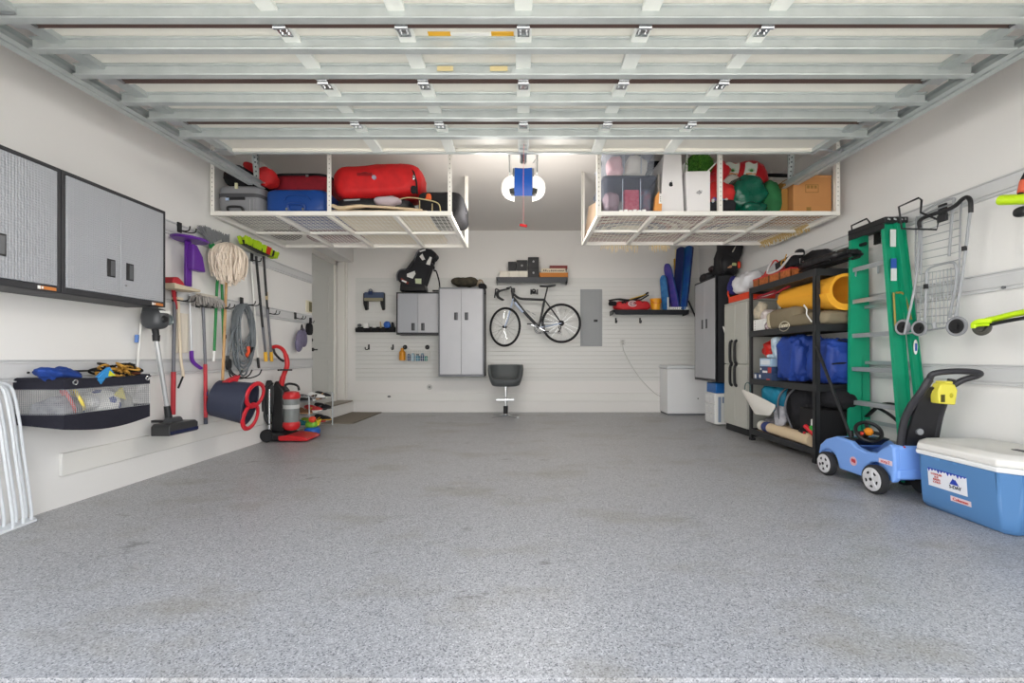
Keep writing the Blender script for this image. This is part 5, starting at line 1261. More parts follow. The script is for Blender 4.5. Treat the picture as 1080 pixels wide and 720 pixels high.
# ---- chest freezer
t = thing('chest_freezer', 'white chest freezer in the back right corner', 'freezer', (2.78, 7.69, 0))
FZ = mat('freezer_white','#e3e4e5',.35)
g = MB(); g.box((2.47,7.48,.03),(3.17,7.905,.80)); part('cabinet', g, FZ, t, bev=.012)
g = MB(); g.box((2.46,7.47,.803),(3.18,7.907,.858)); part('lid', g, mat('freezer_lid','#d5d8da',.35), t, bev=.012)
g = MB(); g.box((2.49,7.50,.0),(3.15,7.9,.035)); part('plinth', g, GREY, t)
g = MB(); g.cyl((2.995,7.475,.29),(2.995,7.482,.29),.012,n=12); part('drain_plug', g, GREY, t)
# ---- white drawer tower with blue box
t = thing('drawer_tower', 'small white drawer tower on the floor beside the chest freezer', 'drawers', (2.96, 6.5, 0))
g = MB(); g.box((2.80,6.36,.02),(3.12,6.70,.47)); part('frame', g, WHITEP, t, bev=.006)
for j in range(3):
    for i, (a, b) in enumerate(((6.372,6.525),(6.535,6.688))):
        g = MB(); g.box((2.785,a,.04+.142*j),(2.802,b,.17+.142*j)); dr = part('drawer', g, mat('drawer_white','#dcdddd',.4), t, bev=.005)
        g = MB(); g.box((2.777,(a+b)/2-.025,.12+.142*j),(2.786,(a+b)/2+.025,.135+.142*j)); part('pull', g, WHITEP, dr)
for (a, b, y) in ((2.84,2.93,0),(2.98,3.08,0)):
    pass
g = MB(); g.box((2.84,6.355,.05),(2.88,6.361,.42)); g.box((2.94,6.355,.05),(2.98,6.361,.20)); g.box((2.90,6.354,.33),(2.925,6.361,.42)); part('side_slot', g, mat('slot_blue','#8c9bb2',.5), t)
g = MB(); g.box((2.81,6.37,.472),(3.10,6.69,.62)); o = solo('blue_box', 'blue plastic box on the white drawer tower', 'box', g, [mat('box_blue','#1a63ac',.4)], (2.95,6.5,.472), bev=.01)
# white rod between the cabinets
g = MB(); g.cyl((2.795,6.10,1.43),(2.86,6.14,1.27),.009,n=8); solo('white_rod', 'short white rod poking out between wall cabinet and beige cabinet', 'rod', g, WHITEP, (2.86,6.14,1.27))
# ================= RIGHT WALL =================
# beige resin cabinet standing on the floor
t = thing('resin_cabinet', 'tall beige resin cabinet with long black handles on the right wall', 'cabinet', (3.0, 5.78, 0))
BG = mat('resin_beige','#babab2',.5); BG2 = mat('resin_beige_dark','#a9a9a2',.5)
g = MB(); g.box((2.83,5.47,.09),(3.18,6.09,1.71)); part('body', g, BG2, t, bev=.008)
g = MB(); g.box((2.81,5.455,1.71),(3.19,6.10,1.735)); part('top', g, BG, t, bev=.008)
g = MB(); g.box((2.83,5.47,.0),(3.18,6.09,.09)); part('plinth', g, BLKM, t, bev=.01)
for (a, b) in ((5.475,5.775),(5.78,6.08)):
    for (z0, z1) in ((.095,.905),(.915,1.705)):
        g = MB(); g.box((2.80,a,z0),(2.835,b,z1)); dr = part('door', g, BG, t, bev=.008)
        if a > 5.7 or True:
            y = 5.80 if a > 5.7 else 5.755
            y = 5.84 if a > 5.7 else 5.715
            zz0, zz1 = (.62,.905) if z0 < .5 else (.915,1.22)
            g = MB(); n_ = 8
            g.tube(spline([(2.80,y,zz0),(2.77,y,zz0+.03),(2.765,y,(zz0+zz1)/2),(2.77,y,zz1-.03),(2.80,y,zz1)],4), .013, 8, sq=1.5)
            part('handle', g, BLKM, dr)

def bag(name, lab, cat, c, r, m, base=None, **k):
    g = MB(); kk = {q: k.pop(q) for q in list(k) if q in ('e','e2','amp','fq','seed','rot','flat','n','m_')}
    kk.pop('m_', None); g.blob(c, r, **kk)
    return solo(name, lab, cat, g, m, (c[0], c[1], c[2]-r[2]), **k)
# things heaped on the two cabinets
P = PY
BKF2 = mat('black_nylon','#1c1c20',.6,var=(10,.6,'#26262a'))
t = thing('black_backpack', 'large black backpack propped on top of the right wall cabinet', 'backpack', (3.04, 6.5, 2.17))
g = MB(); g.blob((3.04,6.52,2.50), (.145,.22,.33), e=.7, amp=.05, fq=6, seed=3, flat=.33, rot=rot(0,10,0)); part('body', g, BKF2, t)
g = MB(); g.blob((2.98,6.36,2.36), (.10,.07,.14), e=.7, amp=.02, fq=12, seed=8); part('front_pocket', g, BKF2, t)
g = MB(); q = P(787,279,6.3); g.blob((3.12,6.31,q[2]), (.022,.02,.05), e=.7); part('orange_tag', g, mat('orange_tag','#e0472a',.5), t)
g = MB(); q = P(781,262,6.3); g.bar((3.02,6.31,q[2]-.05),(3.08,6.33,q[2]+.05),.03,.012); part('grey_patch', g, mat('pale_patch','#b9b7aa',.7), t)
g = MB(); q = P(769,281,6.32); g.blob(q, (.045,.03,.035), e=.7); part('tan_patch', g, mat('tan_patch','#b98868',.8), t)
g = MB(); q = P(773,279.5,6.31); g.blob((q[0]+.01,q[1],q[2]+.01), (.035,.03,.022), e=.5); part('green_patch', g, mat('pale_green_patch','#a9ae7a',.8), t)
bag('black_bag', 'small round black bag at the far end of the right wall cabinet top', 'bag', (2.88,6.82,2.245), (.11,.14,.075), BKF2, amp=.03, fq=9, seed=2, e=.8)
bag('dark_pouch', 'dark reddish black pouch between the round black bag and the backpack', 'pouch', (2.96,6.80,2.37), (.07,.06,.05), mat('dark_maroon','#2f2226',.8), amp=.02, fq=12, seed=4, e=.8)
bag('purple_bag', 'purple blue fabric bag wedged between backpack and white plastic bag', 'bag', (2.885,5.97,1.98), (.075,.08,.12), mat('indigo_fabric','#2f2f7c',.8,var=(14,.6,'#221f55')), amp=.02, fq=9, seed=5, e=.8)
bag('dark_bag', 'dark grey bag stuffed behind the purple bag', 'bag', (3.08,6.02,1.93), (.10,.12,.19), BKF2, amp=.03, fq=8, seed=6, e=.7)
WB = mat('white_plastic_bag','#dcdcdf',.35,bump=(14,.6),var=(9,.5,'#c5c6cb'))
bag('white_bag', 'crumpled white plastic bag on the orange tray atop the beige cabinet', 'bag', (2.885,5.62,1.955), (.135,.22,.14), WB, amp=.06, fq=7, seed=7, e=.8, n=36)
t = thing('orange_tray', 'orange red plastic tray on top of the beige resin cabinet', 'tray', (2.98,5.72,1.735))
ORT = mat('orange_red_plastic','#e2431f',.4)
g = MB(); g.box((2.82,5.48,1.738),(3.16,5.98,1.75)); g.box((2.815,5.475,1.738),(2.83,5.985,1.82)); g.box((3.15,5.475,1.738),(3.165,5.985,1.82)); g.box((2.82,5.47,1.738),(3.16,5.485,1.82)); g.box((2.82,5.975,1.738),(3.16,5.99,1.82)); part('tray_body', g, ORT, t, bev=.004)
g = MB(); g.tube(spline([(2.82,5.97,1.81),(2.81,5.99,1.87),(2.83,6.0,1.92),(2.88,6.0,1.95)],4), .012, 7); part('handle', g, ORT, t)

# ---- shelving unit
SHB = mat('shelving_black','#2e2f31',.45,.2)
PXF, PXB, YN, YFr = 2.74, 3.17, 4.09, 5.29
t = thing('shelving_unit', 'black steel shelving unit with four loaded shelves on the right wall', 'shelving', (2.95, 4.7, 0))
for x, sx_ in ((PXF,1),(PXB,-1)):
    for y, sy_ in ((YN,1),(YFr,-1)):
        g = MB(); g.box((x,y,0),(x+sx_*.045,y+sy_*.004,1.83)); g.box((x,y,0),(x+sx_*.004,y+sy_*.045,1.83)); po = part('post', g, SHB, t)
        g = MB(); g.box((x-.003*sx_,y-.003*sy_,0),(x+sx_*.05,y+sy_*.05,.03)); part('foot', g, BLKM, po)
SL = (.135, .735, 1.305, 1.825)
for z in SL:
    for x in (PXF, PXB):
        g = MB(); q = 1 if x == PXF else -1; g.box((x-.002*q,YN,z-.06),(x+.006*q,YFr,z+.008)); g.box((x,YN,z-.035),(x+.03*q,YFr,z-.03)); part('rail', g, SHB, t, bev=.002)
    for y in (YN, YFr):
        g = MB(); q = 1 if y == YN else -1; g.box((PXF,y-.002*q,z-.06),(PXB,y+.006*q,z+.008)); part('end_rail', g, SHB, t, bev=.002)
    g = MB(); g.box((PXF+.008,YN+.008,z-.028),(PXB-.008,YFr-.008,z-.012)); part('shelf_board', g, mat('chip_board','#9a8468',.8,var=(30,.5,'#7d6a52')), t)
# -- top shelf things
zt = 1.835
t = thing('wicker_crate', 'long orange brown slatted basket on top of the black shelving', 'basket', (2.88,4.86,zt))
WK = mat('wicker_orange','#bb6c35',.7,var=(30,.8,'#8b4722')); RT = mat('red_trim','#bf3230',.5)
g = MB(); g.box((2.77,4.52,zt),(2.785,5.26,zt+.085)); g.box((2.99,4.52,zt),(3.005,5.26,zt+.085)); g.box((2.77,4.52,zt),(3.0,4.535,zt+.085)); g.box((2.77,5.245,zt),(3.0,5.26,zt+.085)); g.box((2.77,4.52,zt),(3.0,5.26,zt+.008)); part('side_panel', g, WK, t, bev=.003)
g = MB(); g.tube([(2.775,4.52,zt+.09),(3.0,4.52,zt+.09),(3.0,5.26,zt+.09),(2.775,5.26,zt+.09)], .010, 6, closed=True); part('red_rim', g, RT, t)
for k in range(3):
    g = MB(); g.box((2.762,4.70+.21*k,zt),(2.771,4.715+.21*k,zt+.085)); part('rib', g, mat('dark_brown','#5d3a22',.7), t)
bag('cream_cloth', 'pale cream cloth lying in the slatted basket beside the white plastic bag', 'cloth', (2.89,5.12,zt+.11), (.09,.12,.035), mat('pale_cream','#e2d8c8',.9), amp=.02, fq=10, seed=3, e=.8)
t = thing('folding_cart', 'folded luggage cart with red side bars and white handle on the shelving', 'cart', (2.87,4.65,zt+.1))
g = MB(); g.tube(spline([(2.80,5.10,zt+.03+.07),(2.80,4.95,zt+.20),(2.80,4.84,zt+.24),(2.82,4.78,zt+.17)],5), .009, 7); g.tube([(2.79,5.1,zt+.11),(2.79,4.66,zt+.12)], .009, 7); part('red_bar', g, RT, t)
g = MB(); g.tube(spline([(2.77,4.87,zt+.235),(2.76,4.93,zt+.15),(2.76,4.90,zt+.085+.02),(2.76,4.72,zt+.11),(2.76,4.60,zt+.16),(2.77,4.50,zt+.22),(2.79,4.36,zt+.20)],6), .011, 8); part('white_handle', g, mat('handle_pale','#c9c5c4',.5), t)
g = MB(); g.prism([(4.56,zt+.12),(4.85,zt+.12),(4.87,zt+.21),(4.58,zt+.24)], 2.79, 2.90, 'dz'); g.v = [(p[0],p[1],p[2]) for p in g.v]
g2 = MB(); g2.prism([(4.56,zt+.12),(4.85,zt+.12),(4.87,zt+.21),(4.58,zt+.24)], 2.80, 2.90, 'dz'); part('black_net', g2, BLKF, t, bev=.015)
g = MB(); g.torus((2.775,4.66,zt+.17), .035, .006, ax=(1,0,0), n=18); g.tube([(2.775,4.63,zt+.2),(2.775,4.60,zt+.25)], .006, 6); part('yellow_cord', g, mat('yellow_cord','#c08c2d',.6), t)
g = MB(); g.blob((3.09,4.62,zt+.20), (.07,.22,.09), e=.7, amp=.03, fq=8, seed=5); g.blob((2.99,4.72,zt+.285), (.045,.05,.05), e=.8); solo('camera_bag', 'rounded black bag on top of the folded black chairs', 'bag', g, BKF2, (3.05,4.62,zt+.1))
t = thing('folding_chair', 'folded black camp chair bundle overhanging the near end of the shelving', 'chair', (2.97,4.22,zt))
rnd = random.Random(6)
g = MB()
for k in range(7):
    x = 2.86+.045*(k%4); z = zt+.035+.035*(k//4)+rnd.uniform(0,.02); g.tube([(x,4.60,z),(x+rnd.uniform(-.02,.02),3.84,z+rnd.uniform(-.01,.03))], .012, 7)
part('frame_tube', g, BLKM, t)
g = MB(); g.blob((2.94,4.25,zt+.10), (.11,.40,.042), e=.6, amp=.035, fq=11, seed=11, n=40, m=16); part('folded_fabric', g, mat('black_shiny_fabric','#1a1a1e',.35,bump=(20,.6)), t)
g = MB()
for k in range(6): q = (2.84+rnd.uniform(0,.03),3.95+.09*k,zt+.06+rnd.uniform(0,.05)); g.tube([q,(q[0]-.01,q[1]+.03,q[2]+.03)], .008, 6)
part('joint', g, CHROME, t)
g = MB(); g.tube([(3.05,4.55,zt+.19),(3.03,3.86,zt+.17)], .016, 8); part('arm_tube', g, BLKM, t)
# -- second shelf
z2 = SL[2]+.002
YM = mat('yellow_foam','#efac30',.75,bump=(60,.25))
t = thing('foam_roll', 'thick yellow foam mat rolled up on the second shelf from top', 'mat', (2.93,4.45,1.6))
c = Vector((2.945,4.0,z2+.298))
def spiral(u, v):
    a = 2*PI*1.35*u; r = .115+.040*u
    cy = 3.98+ .90*v; r2 = r*(1-.45*v)
    return (c.x+math.sin(a+2.4)*r2*1.0, cy, (c.z + .045*v)+math.cos(a+2.4)*r2*(1.0))
g = MB(); g.sheet(spiral, 60, 8, .028); part('mat_sheet', g, YM, t, ang=60)
t = thing('canvas_bag', 'long olive beige canvas bag with oval emblem under the yellow roll', 'bag', (2.93,4.5,z2))
CV = mat('olive_canvas','#837862',.85,bump=(16,.5),var=(5,.5,'#6f654f'))
g = MB(); g.blob((2.93,4.70,z2+.113), (.168,.27,.115), e=.4, e2=.45, amp=.015, fq=9, seed=9, n=44, m=20, flat=.111); g.blob((2.93,4.34,z2+.068), (.165,.32,.07), e=.4, e2=.45, amp=.012, fq=9, seed=19, n=44, m=16, flat=.066); part('body', g, CV, t)
q = RW(828,344,.45); g = MB(); ez = q[2]; g.tube([(2.742,q[0]+math.cos(2*PI*k/30)*.085,ez+math.sin(2*PI*k/30)*.05) for k in range(30)], .005, 6, closed=True); part('emblem_ring', g, mat('canvas_print','#cbc3ae',.7), t)
g = MB()
for k in range(4): g.tube([(2.744,q[0]+.045-.03*k+math.cos(2*PI*j/12)*.011,ez+math.sin(2*PI*j/12)*.02) for j in range(12)], .004, 5, closed=True)
part('emblem_print', g, mat('canvas_print'), t)
g = MB(); g.tube(spline([(2.765,4.30,z2+.205),(2.755,4.24,z2+.16),(2.75,4.235,z2+.11),(2.75,4.19,z2+.06),(2.75,4.16,z2+.03)],5), .0055, 6, sq=1.6); part('white_cord', g, WHITEP, t)
g = MB(); g.blob((2.93,4.93,z2+.105), (.172,.03,.10), e=.4); part('end_panel', g, mat('canvas_pale','#b9ae95',.85), t)
bag('white_cloth', 'heap of white and pink cloth at the far end of the second shelf', 'cloth', (2.94,5.12,z2+.155), (.15,.12,.07), mat('white_cloth','#ddd6d2',.9,var=(16,.8,'#c0b2b0'),bump=(18,.6)), amp=.05, fq=8, seed=10, e=.8, n=34)
bag('patterned_cloth', 'beige flowered cloth against the far post of the second shelf', 'cloth', (2.84,5.21,z2+.235), (.07,.06,.10), mat('flower_cloth','#cdc0a8',.9,var=(26,.9,'#9a9384')), amp=.03, fq=12, seed=12, e=.8)
t = thing('paper_box', 'small white paper box with dark dots at the far end of second shelf', 'box', (2.80,5.10,z2))
g = MB(); g.box((2.755,5.0,z2),(2.86,5.22,z2+.135)); part('carton', g, WHITEP, t, bev=.003)
g = MB()
for k in range(4): g.box((2.7525,5.18,z2+.02+.03*k),(2.755,5.19,z2+.03+.03*k))
part('dots', g, BLKM, t)
bag('maroon_item', 'small maroon bundle between the paper box and the canvas bag', 'bundle', (2.785,4.955,z2+.05), (.035,.03,.05), mat('maroon_bundle','#5a3440',.8,var=(30,.8,'#c9c0c0')), amp=.01, fq=14, seed=2, e=.8)
t = thing('folded_umbrella', 'dark red folded umbrella under the top board of the shelving', 'umbrella', (2.9,4.9,1.72))
g = MB(); g.tube(spline([(2.78,5.25,z2+.39),(2.79,5.0,z2+.385),(2.80,4.85,z2+.40),(2.84,4.66,z2+.45)],6), .018, 8, sq=.5); g.tube(spline([(2.79,5.2,z2+.41),(2.80,5.05,z2+.42),(2.80,4.85,z2+.43)],5), .012, 7); part('canopy', g, mat('umbrella_red','#9c2433',.7), t)
g = MB(); g.tube([(2.82,5.24,z2+.40),(2.82,4.8,z2+.41)], .008, 6); part('shaft', g, WHITEP, t)
bag('black_roll', 'black fabric roll behind the yellow foam roll', 'roll', (3.05,4.9,z2+.36), (.09,.24,.055), BLKF, amp=.02, seed=3, e=.7)
bag('grey_sack', 'grey sack at the near end of the second shelf behind the ladder', 'sack', (3.02,4.16,z2+.1), (.09,.05,.095), mat('grey_sack','#8d8c94',.9), amp=.02, seed=13, e=.8)
# -- third shelf
z3 = SL[1]+.002
RBw = mat('red_white_bag','#cf2219',.35,var=(16,.7,'#8f120e'),bump=(18,.6))
def flatbox(name, lab, y0, y1, x0, x1, z0, z1, m, art=None, cat='box'):
    t = thing(name, lab, cat, ((x0+x1)/2,(y0+y1)/2,z0)); g = MB(); g.box((x0,y0,z0),(x1,y1,z1)); part('carton', g, m, t, bev=.002)
    if art:
        for (a, b, c_, d_, mm, nm_) in art:
            g = MB(); g.box((x0-.002,y0+(y1-y0)*a,z0+(z1-z0)*c_),(x0+.0005,y0+(y1-y0)*b,z0+(z1-z0)*d_)); part(nm_, g, mm, t)
    return t
NVB = mat('navy_box','#34486e',.5); RDP = mat('red_print','#b53c3c',.5); PBL = mat('pale_blue_box','#a9c4dc',.5)
flatbox('puzzle_box', 'lowest navy flat box with white print on the third shelf', 4.85, 5.22, 2.76, 3.05, z3, z3+.075, NVB, ((.86,.95,.2,.8,WHITEP,'print'),(.6,.68,.3,.8,WHITEP,'print'),(.1,.28,.0,.25,RDP,'print')))
flatbox('puzzle_box', 'navy and red flat box second from the bottom of the third shelf stack', 4.86, 5.10, 2.765, 3.04, z3+.077, z3+.155, NVB, ((.02,.3,.1,.9,RDP,'red_print'),(.35,.75,.1,.4,WHITEP,'print'),(.85,.95,.5,.8,WHITEP,'print')))
flatbox('puzzle_box', 'pale blue flat box on top of the navy boxes on the third shelf', 4.88, 5.11, 2.77, 3.03, z3+.157, z3+.25, PBL, ((.1,.9,.2,.8,mat('cloud_print','#dbe3ea',.5),'print'),))
g = MB(); g.blob((2.88,5.03,z3+.35), (.10,.10,.10), e=.7, amp=.04, fq=12, seed=4, flat=.098); solo('red_snack_bag', 'shiny red foil bag on top of the boxes on the third shelf', 'bag', g, RBw, (2.88,5.03,z3+.252))
t = thing('inflatable_roll', 'folded pale blue and white patterned sheet beside the red foil bag', 'sheet', (2.82,4.86,z3+.16))
g = MB(); g.blob((2.83,4.855,z3+.37), (.06,.05,.115), e=.6, amp=.02, fq=14, seed=51, n=30); g.blob((2.83,4.93,z3+.275), (.06,.07,.022), e=.6); part('roll', g, mat('patterned_white_blue','#cfdbe2',.5,var=(28,.9,'#8fb2cc')), t)
BLB = mat('blue_nylon','#24459a',.55,var=(9,.6,'#1a3580'),bump=(14,.7))
g = MB(); g.blob((2.94,4.62,z3+.245), (.18,.19,.24), e=.45, e2=.4, amp=.032, fq=13, seed=14, n=64, m=34, flat=.235); solo('sleeping_bag', 'royal blue stuffed bag standing near the middle of the third shelf', 'bag', g, BLB, (2.94,4.62,z3))
t = thing('duffel_bag', 'long royal blue duffel with black strap beside the near post', 'bag', (2.98,4.22,z3))
g = MB(); g.blob((2.99,4.21,z3+.22), (.17,.20,.215), e=.45, e2=.5, amp=.03, fq=12, seed=15, n=64, m=34, flat=.21); part('body', g, BLB, t)
g = MB(); g.tube([(3.0,4.015,z3+.21),(2.85,4.04,z3+.2)], .02, 8, sq=.5); g.tube([(3.14,4.03,z3+.38),(2.9,4.02,z3+.42)], .008, 6); part('strap', g, BLKF, t)
# -- bottom shelf
z4 = SL[0]+.002
TEAL = mat('teal_bag','#1d86a6',.5,var=(10,.6,'#15708f'),bump=(14,.5))
g = MB(); g.blob((2.92,4.93,z4+.40), (.15,.22,.16), e=.6, amp=.03, fq=7, seed=16, n=36, m=18); solo('teal_bag', 'teal bag on the bottom shelf behind the white tote', 'bag', g, TEAL, (2.92,4.93,z4+.25))
t = thing('tote_bag', 'white tote bag hanging in front of the bottom shelf', 'bag', (2.735,5.0,z4+.2))
def tp(u, v):
    y = 5.40-.70*u; ztop = .60-.115*u+.01*math.sin(PI*u)
    zbot = .57-.235*(u/.42) if u < .42 else (.335+.02*(u-.42)/.43 if u < .86 else .355+.10*(u-.86)/.14)
    return (2.715-.02*math.sin(PI*v)*math.sin(PI*u), y, zbot+(ztop-zbot)*v)
g = MB(); g.sheet(tp, 24, 10, .006); part('panel', g, mat('tote_white','#e0ddd6',.8,bump=(10,.5)), t, ang=60)
g = MB(); g.tube(spline([(2.72,5.36,.60),(2.725,5.35,.67),(2.73,5.29,.69),(2.725,5.24,.65),(2.72,5.23,.58)],5), .006, 6); part('handle', g, mat('teal_dark','#3c5a5c',.6), t)
g = MB(); g.blob((2.97,4.55,z4+.33), (.17,.19,.26), e=.7, amp=.05, fq=6, seed=17, n=36, m=20)
t = thing('grey_backpack', 'black and grey backpack in the middle of the bottom shelf', 'backpack', (2.97,4.55,z4+.1)); part('body', g, BLKF, t)
for (y0, y1) in ((4.72,4.66),(4.58,4.46)):
    g = MB(); g.tube(spline([(2.86,y0-.04,z4+.57),(2.775,y0,z4+.45),(2.76,y0+.01,z4+.3),(2.80,y1+.09,z4+.13)],6), .028, 8, sq=.35); part('shoulder_strap', g, mat('strap_grey','#6f7076',.8), t)
t = thing('cushion', 'black pointed cushion shape at the near end of the bottom shelf', 'cushion', (2.98,4.02,z4+.3))
g = MB(); g.blob((2.97,4.14,z4+.47), (.16,.22,.10), e=1.2, e2=.9, amp=.02, fq=6, seed=18, n=30); part('cover', g, BLKF, t)
g = MB(); g.box((2.80,4.12,z4),(3.13,4.42,z4+.36)); solo('black_crate', 'black fabric crate at the near end of the bottom shelf', 'crate', g, mat('crate_black','#1e1d1f',.8), (2.96,4.27,z4), bev=.01)
g = MB(); g.cyl((2.765,4.28,z4+.19),(2.79,4.14,z4+.10),.022,n=12); g.cyl((2.765,4.29,z4+.13),(2.765,4.30,z4+.02),.012,n=8); solo('red_tool', 'red handled tool lying against the black crate on the bottom shelf', 'tool', g, mat('tool_red','#cc2330',.4), (2.765,4.25,z4+.05))
t = thing('rolled_rug', 'rolled beige rug with navy band on the bottom shelf', 'rug', (2.79,4.7,z4))
a, b = Vector((2.80,5.12,z4+.062)), Vector((2.79,4.2,z4+.058))
g = MB(); g.cyl(a, b, .055, .062, 22); part('roll', g, mat('rug_beige','#d9c3a2',.9,bump=(90,.4)), t)
g = MB(); g.cyl(a.lerp(b,.09), a.lerp(b,.20), .0575, .059, 22); part('navy_band', g, mat('navy_band','#39457a',.8), t)
g = MB(); g.cyl(a+Vector((0,.002,0)), a-Vector((0,.06,0)), .0575, .0575, 22); part('pale_end', g, mat('pale_end','#ddd9cf',.8), t)
g = MB(); g.tube([(2.785,4.40,z4+.115),(2.77,4.33,z4+.105),(2.765,4.25,z4+.07)], .012, 6, sq=3); part('dark_tie', g, BLKF, t)
bag('clear_bag', 'crumpled translucent grey plastic bag hanging over the rolled rug', 'bag', (2.80,4.75,z4+.22), (.04,.09,.11), mat('grey_film','#b9b9bf',.25,bump=(24,.8),var=(16,.7,'#8f8f96')), amp=.03, fq=14, seed=19, e=.8)
bag('grey_bag', 'grey crumpled bag at the far end of the bottom shelf', 'bag', (2.92,5.10,z4+.09), (.09,.12,.075), mat('mid_grey_bag','#77757a',.7,var=(20,.8,'#a9a6a6')), amp=.03, fq=12, seed=20, e=.8)
t = thing('sand_mat', 'beige folded board lying behind the rolled rug', 'mat', (2.95,4.5,z4))
g = MB(); g.box((2.88,4.36,z4),(3.0,4.98,z4+.12)); part('board', g, mat('rug_beige'), t, bev=.01)
t = thing('green_bottle', 'green bottle with white cap standing beside the near front post', 'bottle', (2.80,4.24,z4+.12))
g = MB(); g.lathe((2.80,4.215,z4+.12), [(.01,0),(.036,.002),(.038,.03),(.034,.065),(.018,.085)], n=18); part('body', g, mat('green_bottle','#1aa02c',.35), t)
g = MB(); g.lathe((2.80,4.215,z4+.12), [(.01,.08),(.019,.083),(.019,.14),(.01,.145)], n=14); part('cap', g, WHITEP, t)

# ---- stepladder leaning along the wall
t = thing('stepladder', 'tall green fibreglass stepladder with aluminium steps against the right wall', 'ladder', (3.08, 3.6, 0))
GF = mat('ladder_green','#109a73',.45,var=(5,.3,'#0c8a66')); AL = mat('aluminium','#b6bbbf',.35,.6)
zt_ = 2.095; TF = ((3.0, 3.92), (3.0, 3.60)); BF = ((3.02, 3.97), (3.02, 3.43)); TR = ((3.075, 3.93),(3.075, 3.58)); BR = ((3.135, 3.98),(3.135,3.38))
def chan(g, p, q, w, dpt, th=.006, sgn=1):
    # C channel rail along p-q : web faces +-y, flanges towards the inside
    p = Vector(p); q = Vector(q); d = (q-p).normalized(); x = Vector((1,0,0)); x = (x-d*x.dot(d)).normalized(); y = d.cross(x)*sgn
    prof = [(-w/2,0),(w/2,0),(w/2,dpt),(w/2-th,dpt),(w/2-th,th),(-w/2+th,th),(-w/2+th,dpt),(-w/2,dpt)]
    vs = [e + x*a + y*b for e in (p, q) for a, b in prof]; n = 8
    g.add(vs, [tuple(range(n)), tuple(range(2*n-1,n-1,-1))]+[(i,(i+1)%n,n+(i+1)%n,n+i) for i in range(n)])
for i, sg in ((0,1),(1,-1)):
    g = MB(); chan(g, (TF[i][0],TF[i][1],zt_), (BF[i][0],BF[i][1],.02), .105, .032, sgn=-sg); part('front_rail', g, GF, t)
    g = MB(); chan(g, (TR[i][0],TR[i][1],zt_), (BR[i][0],BR[i][1],.02), .07, .028, sgn=-sg); part('rear_rail', g, GF, t)
    g = MB(); g.cbox((BF[i][0],BF[i][1],.02), (.10,.05,.04)); part('foot', g, BLKM, t, bev=.006)
def lr(i, z, T=TF, B=BF): f_ = (zt_-z)/zt_; return Vector((T[i][0]+(B[i][0]-T[i][0])*f_, T[i][1]+(B[i][1]-T[i][1])*f_, z))
for z in (.30,.60,.90,1.20,1.505,1.79):
    a, b = lr(0,z), lr(1,z); g = MB(); g.bar(a+Vector((-.0,0,0)), b, .08, .022); g.bar(a+Vector((-.035,0,-.012)), b+Vector((-.035,0,-.012)), .006, .03); st = part('step', g, AL, t, bev=.002)
    if z > 1.6:
        g = MB(); g.bar(a+Vector((-.03,-.03,-.01)), a+Vector((-.0,.02,-.09)), .012, .004); g.bar(b+Vector((-.03,.08,-.01)), b+Vector((0,.12,-.08)), .012, .004); part('step_brace', g, AL, st)
for z in (.42,.95,1.45):
    a, b = lr(0,z,TR,BR), lr(1,z,TR,BR); g = MB(); g.bar(a, b, .02, .03); part('rear_bar', g, AL, t)
g = MB(); g.box((2.945,3.55,zt_-.0),(3.135,3.96,zt_+.05)); g.box((2.94,3.56,zt_-.045),(2.952,3.95,zt_+.0)); cp = part('top_cap', g, BLKM, t, bev=.008)
g = MB(); 
for y in (3.60,3.66,3.84,3.90):
    for x in (2.98,3.03,3.08): g.cyl((x,3.548,zt_+.0+.025),(x,3.5465,zt_+.025),.007,n=8) if y == 3.60 else None
for x in (2.97,3.02,3.07,3.11): g.cyl((x,3.5495,zt_+.03),(x,3.5485,zt_+.03),.008,n=10)
part('cap_rivets', g, CHROME, cp)
g = MB(); a = lr(1,1.9); g.box((2.99,a.y-.032,1.90),(3.035,a.y-.028,2.04)); g.box((2.985,a.y-.045,1.62),(3.03,a.y-.040,1.72)); part('paper_label', g, mat('label_grey_white','#d4d8d6',.5), t)
g = MB(); a = lr(1,1.75); g.box((2.982,a.y-.034,1.72),(3.028,a.y-.030,1.80)); part('blue_label', g, mat('ladder_label_blue','#2b55a8',.5), t)
g = MB(); a = lr(1,1.0,TR,BR); g.blob((3.115,a.y-.012,1.08), (.018,.004,.06), e=1); part('oval_badge', g, WHITEP, t)
g = MB(); a = lr(1,1.0,TR,BR); g.box((3.107,a.y-.018,1.05),(3.122,a.y-.015,1.11)); part('badge_print', g, mat('ladder_label_blue'), t)
# black cross braces low between the rails
for i, (a, b) in enumerate(((lr(0,.46,TR,BR),lr(1,.62)), (lr(1,.3,TR,BR),lr(0,.60)))):
    g = MB(); m_ = (a+b)/2+Vector((0,0,.10)); g.tube(spline([a,(a+m_)/2+Vector((0,0,.05)),m_,(b+m_)/2+Vector((0,0,.03)),b] if 0 else [a,a.lerp(b,.5)+Vector((0,0,.06 if i==0 else .08)),b],8), .022, 8, sq=.4); part('spreader_brace', g, BLKM, t)
g = MB(); g.tube(spline([lr(1,1.52)+Vector((.0,-.035,0)),lr(1,1.50)+Vector((.06,-.04,0)),lr(1,1.3)+Vector((.10,-.04,0))],4), .008, 5); g.tube([lr(1,1.52)+Vector((-.02,-.035,0)),lr(1,1.25)+Vector((-.03,-.04,0))], .008, 5); part('tan_strap', g, mat('tan_webbing','#9c8c45',.7), t)
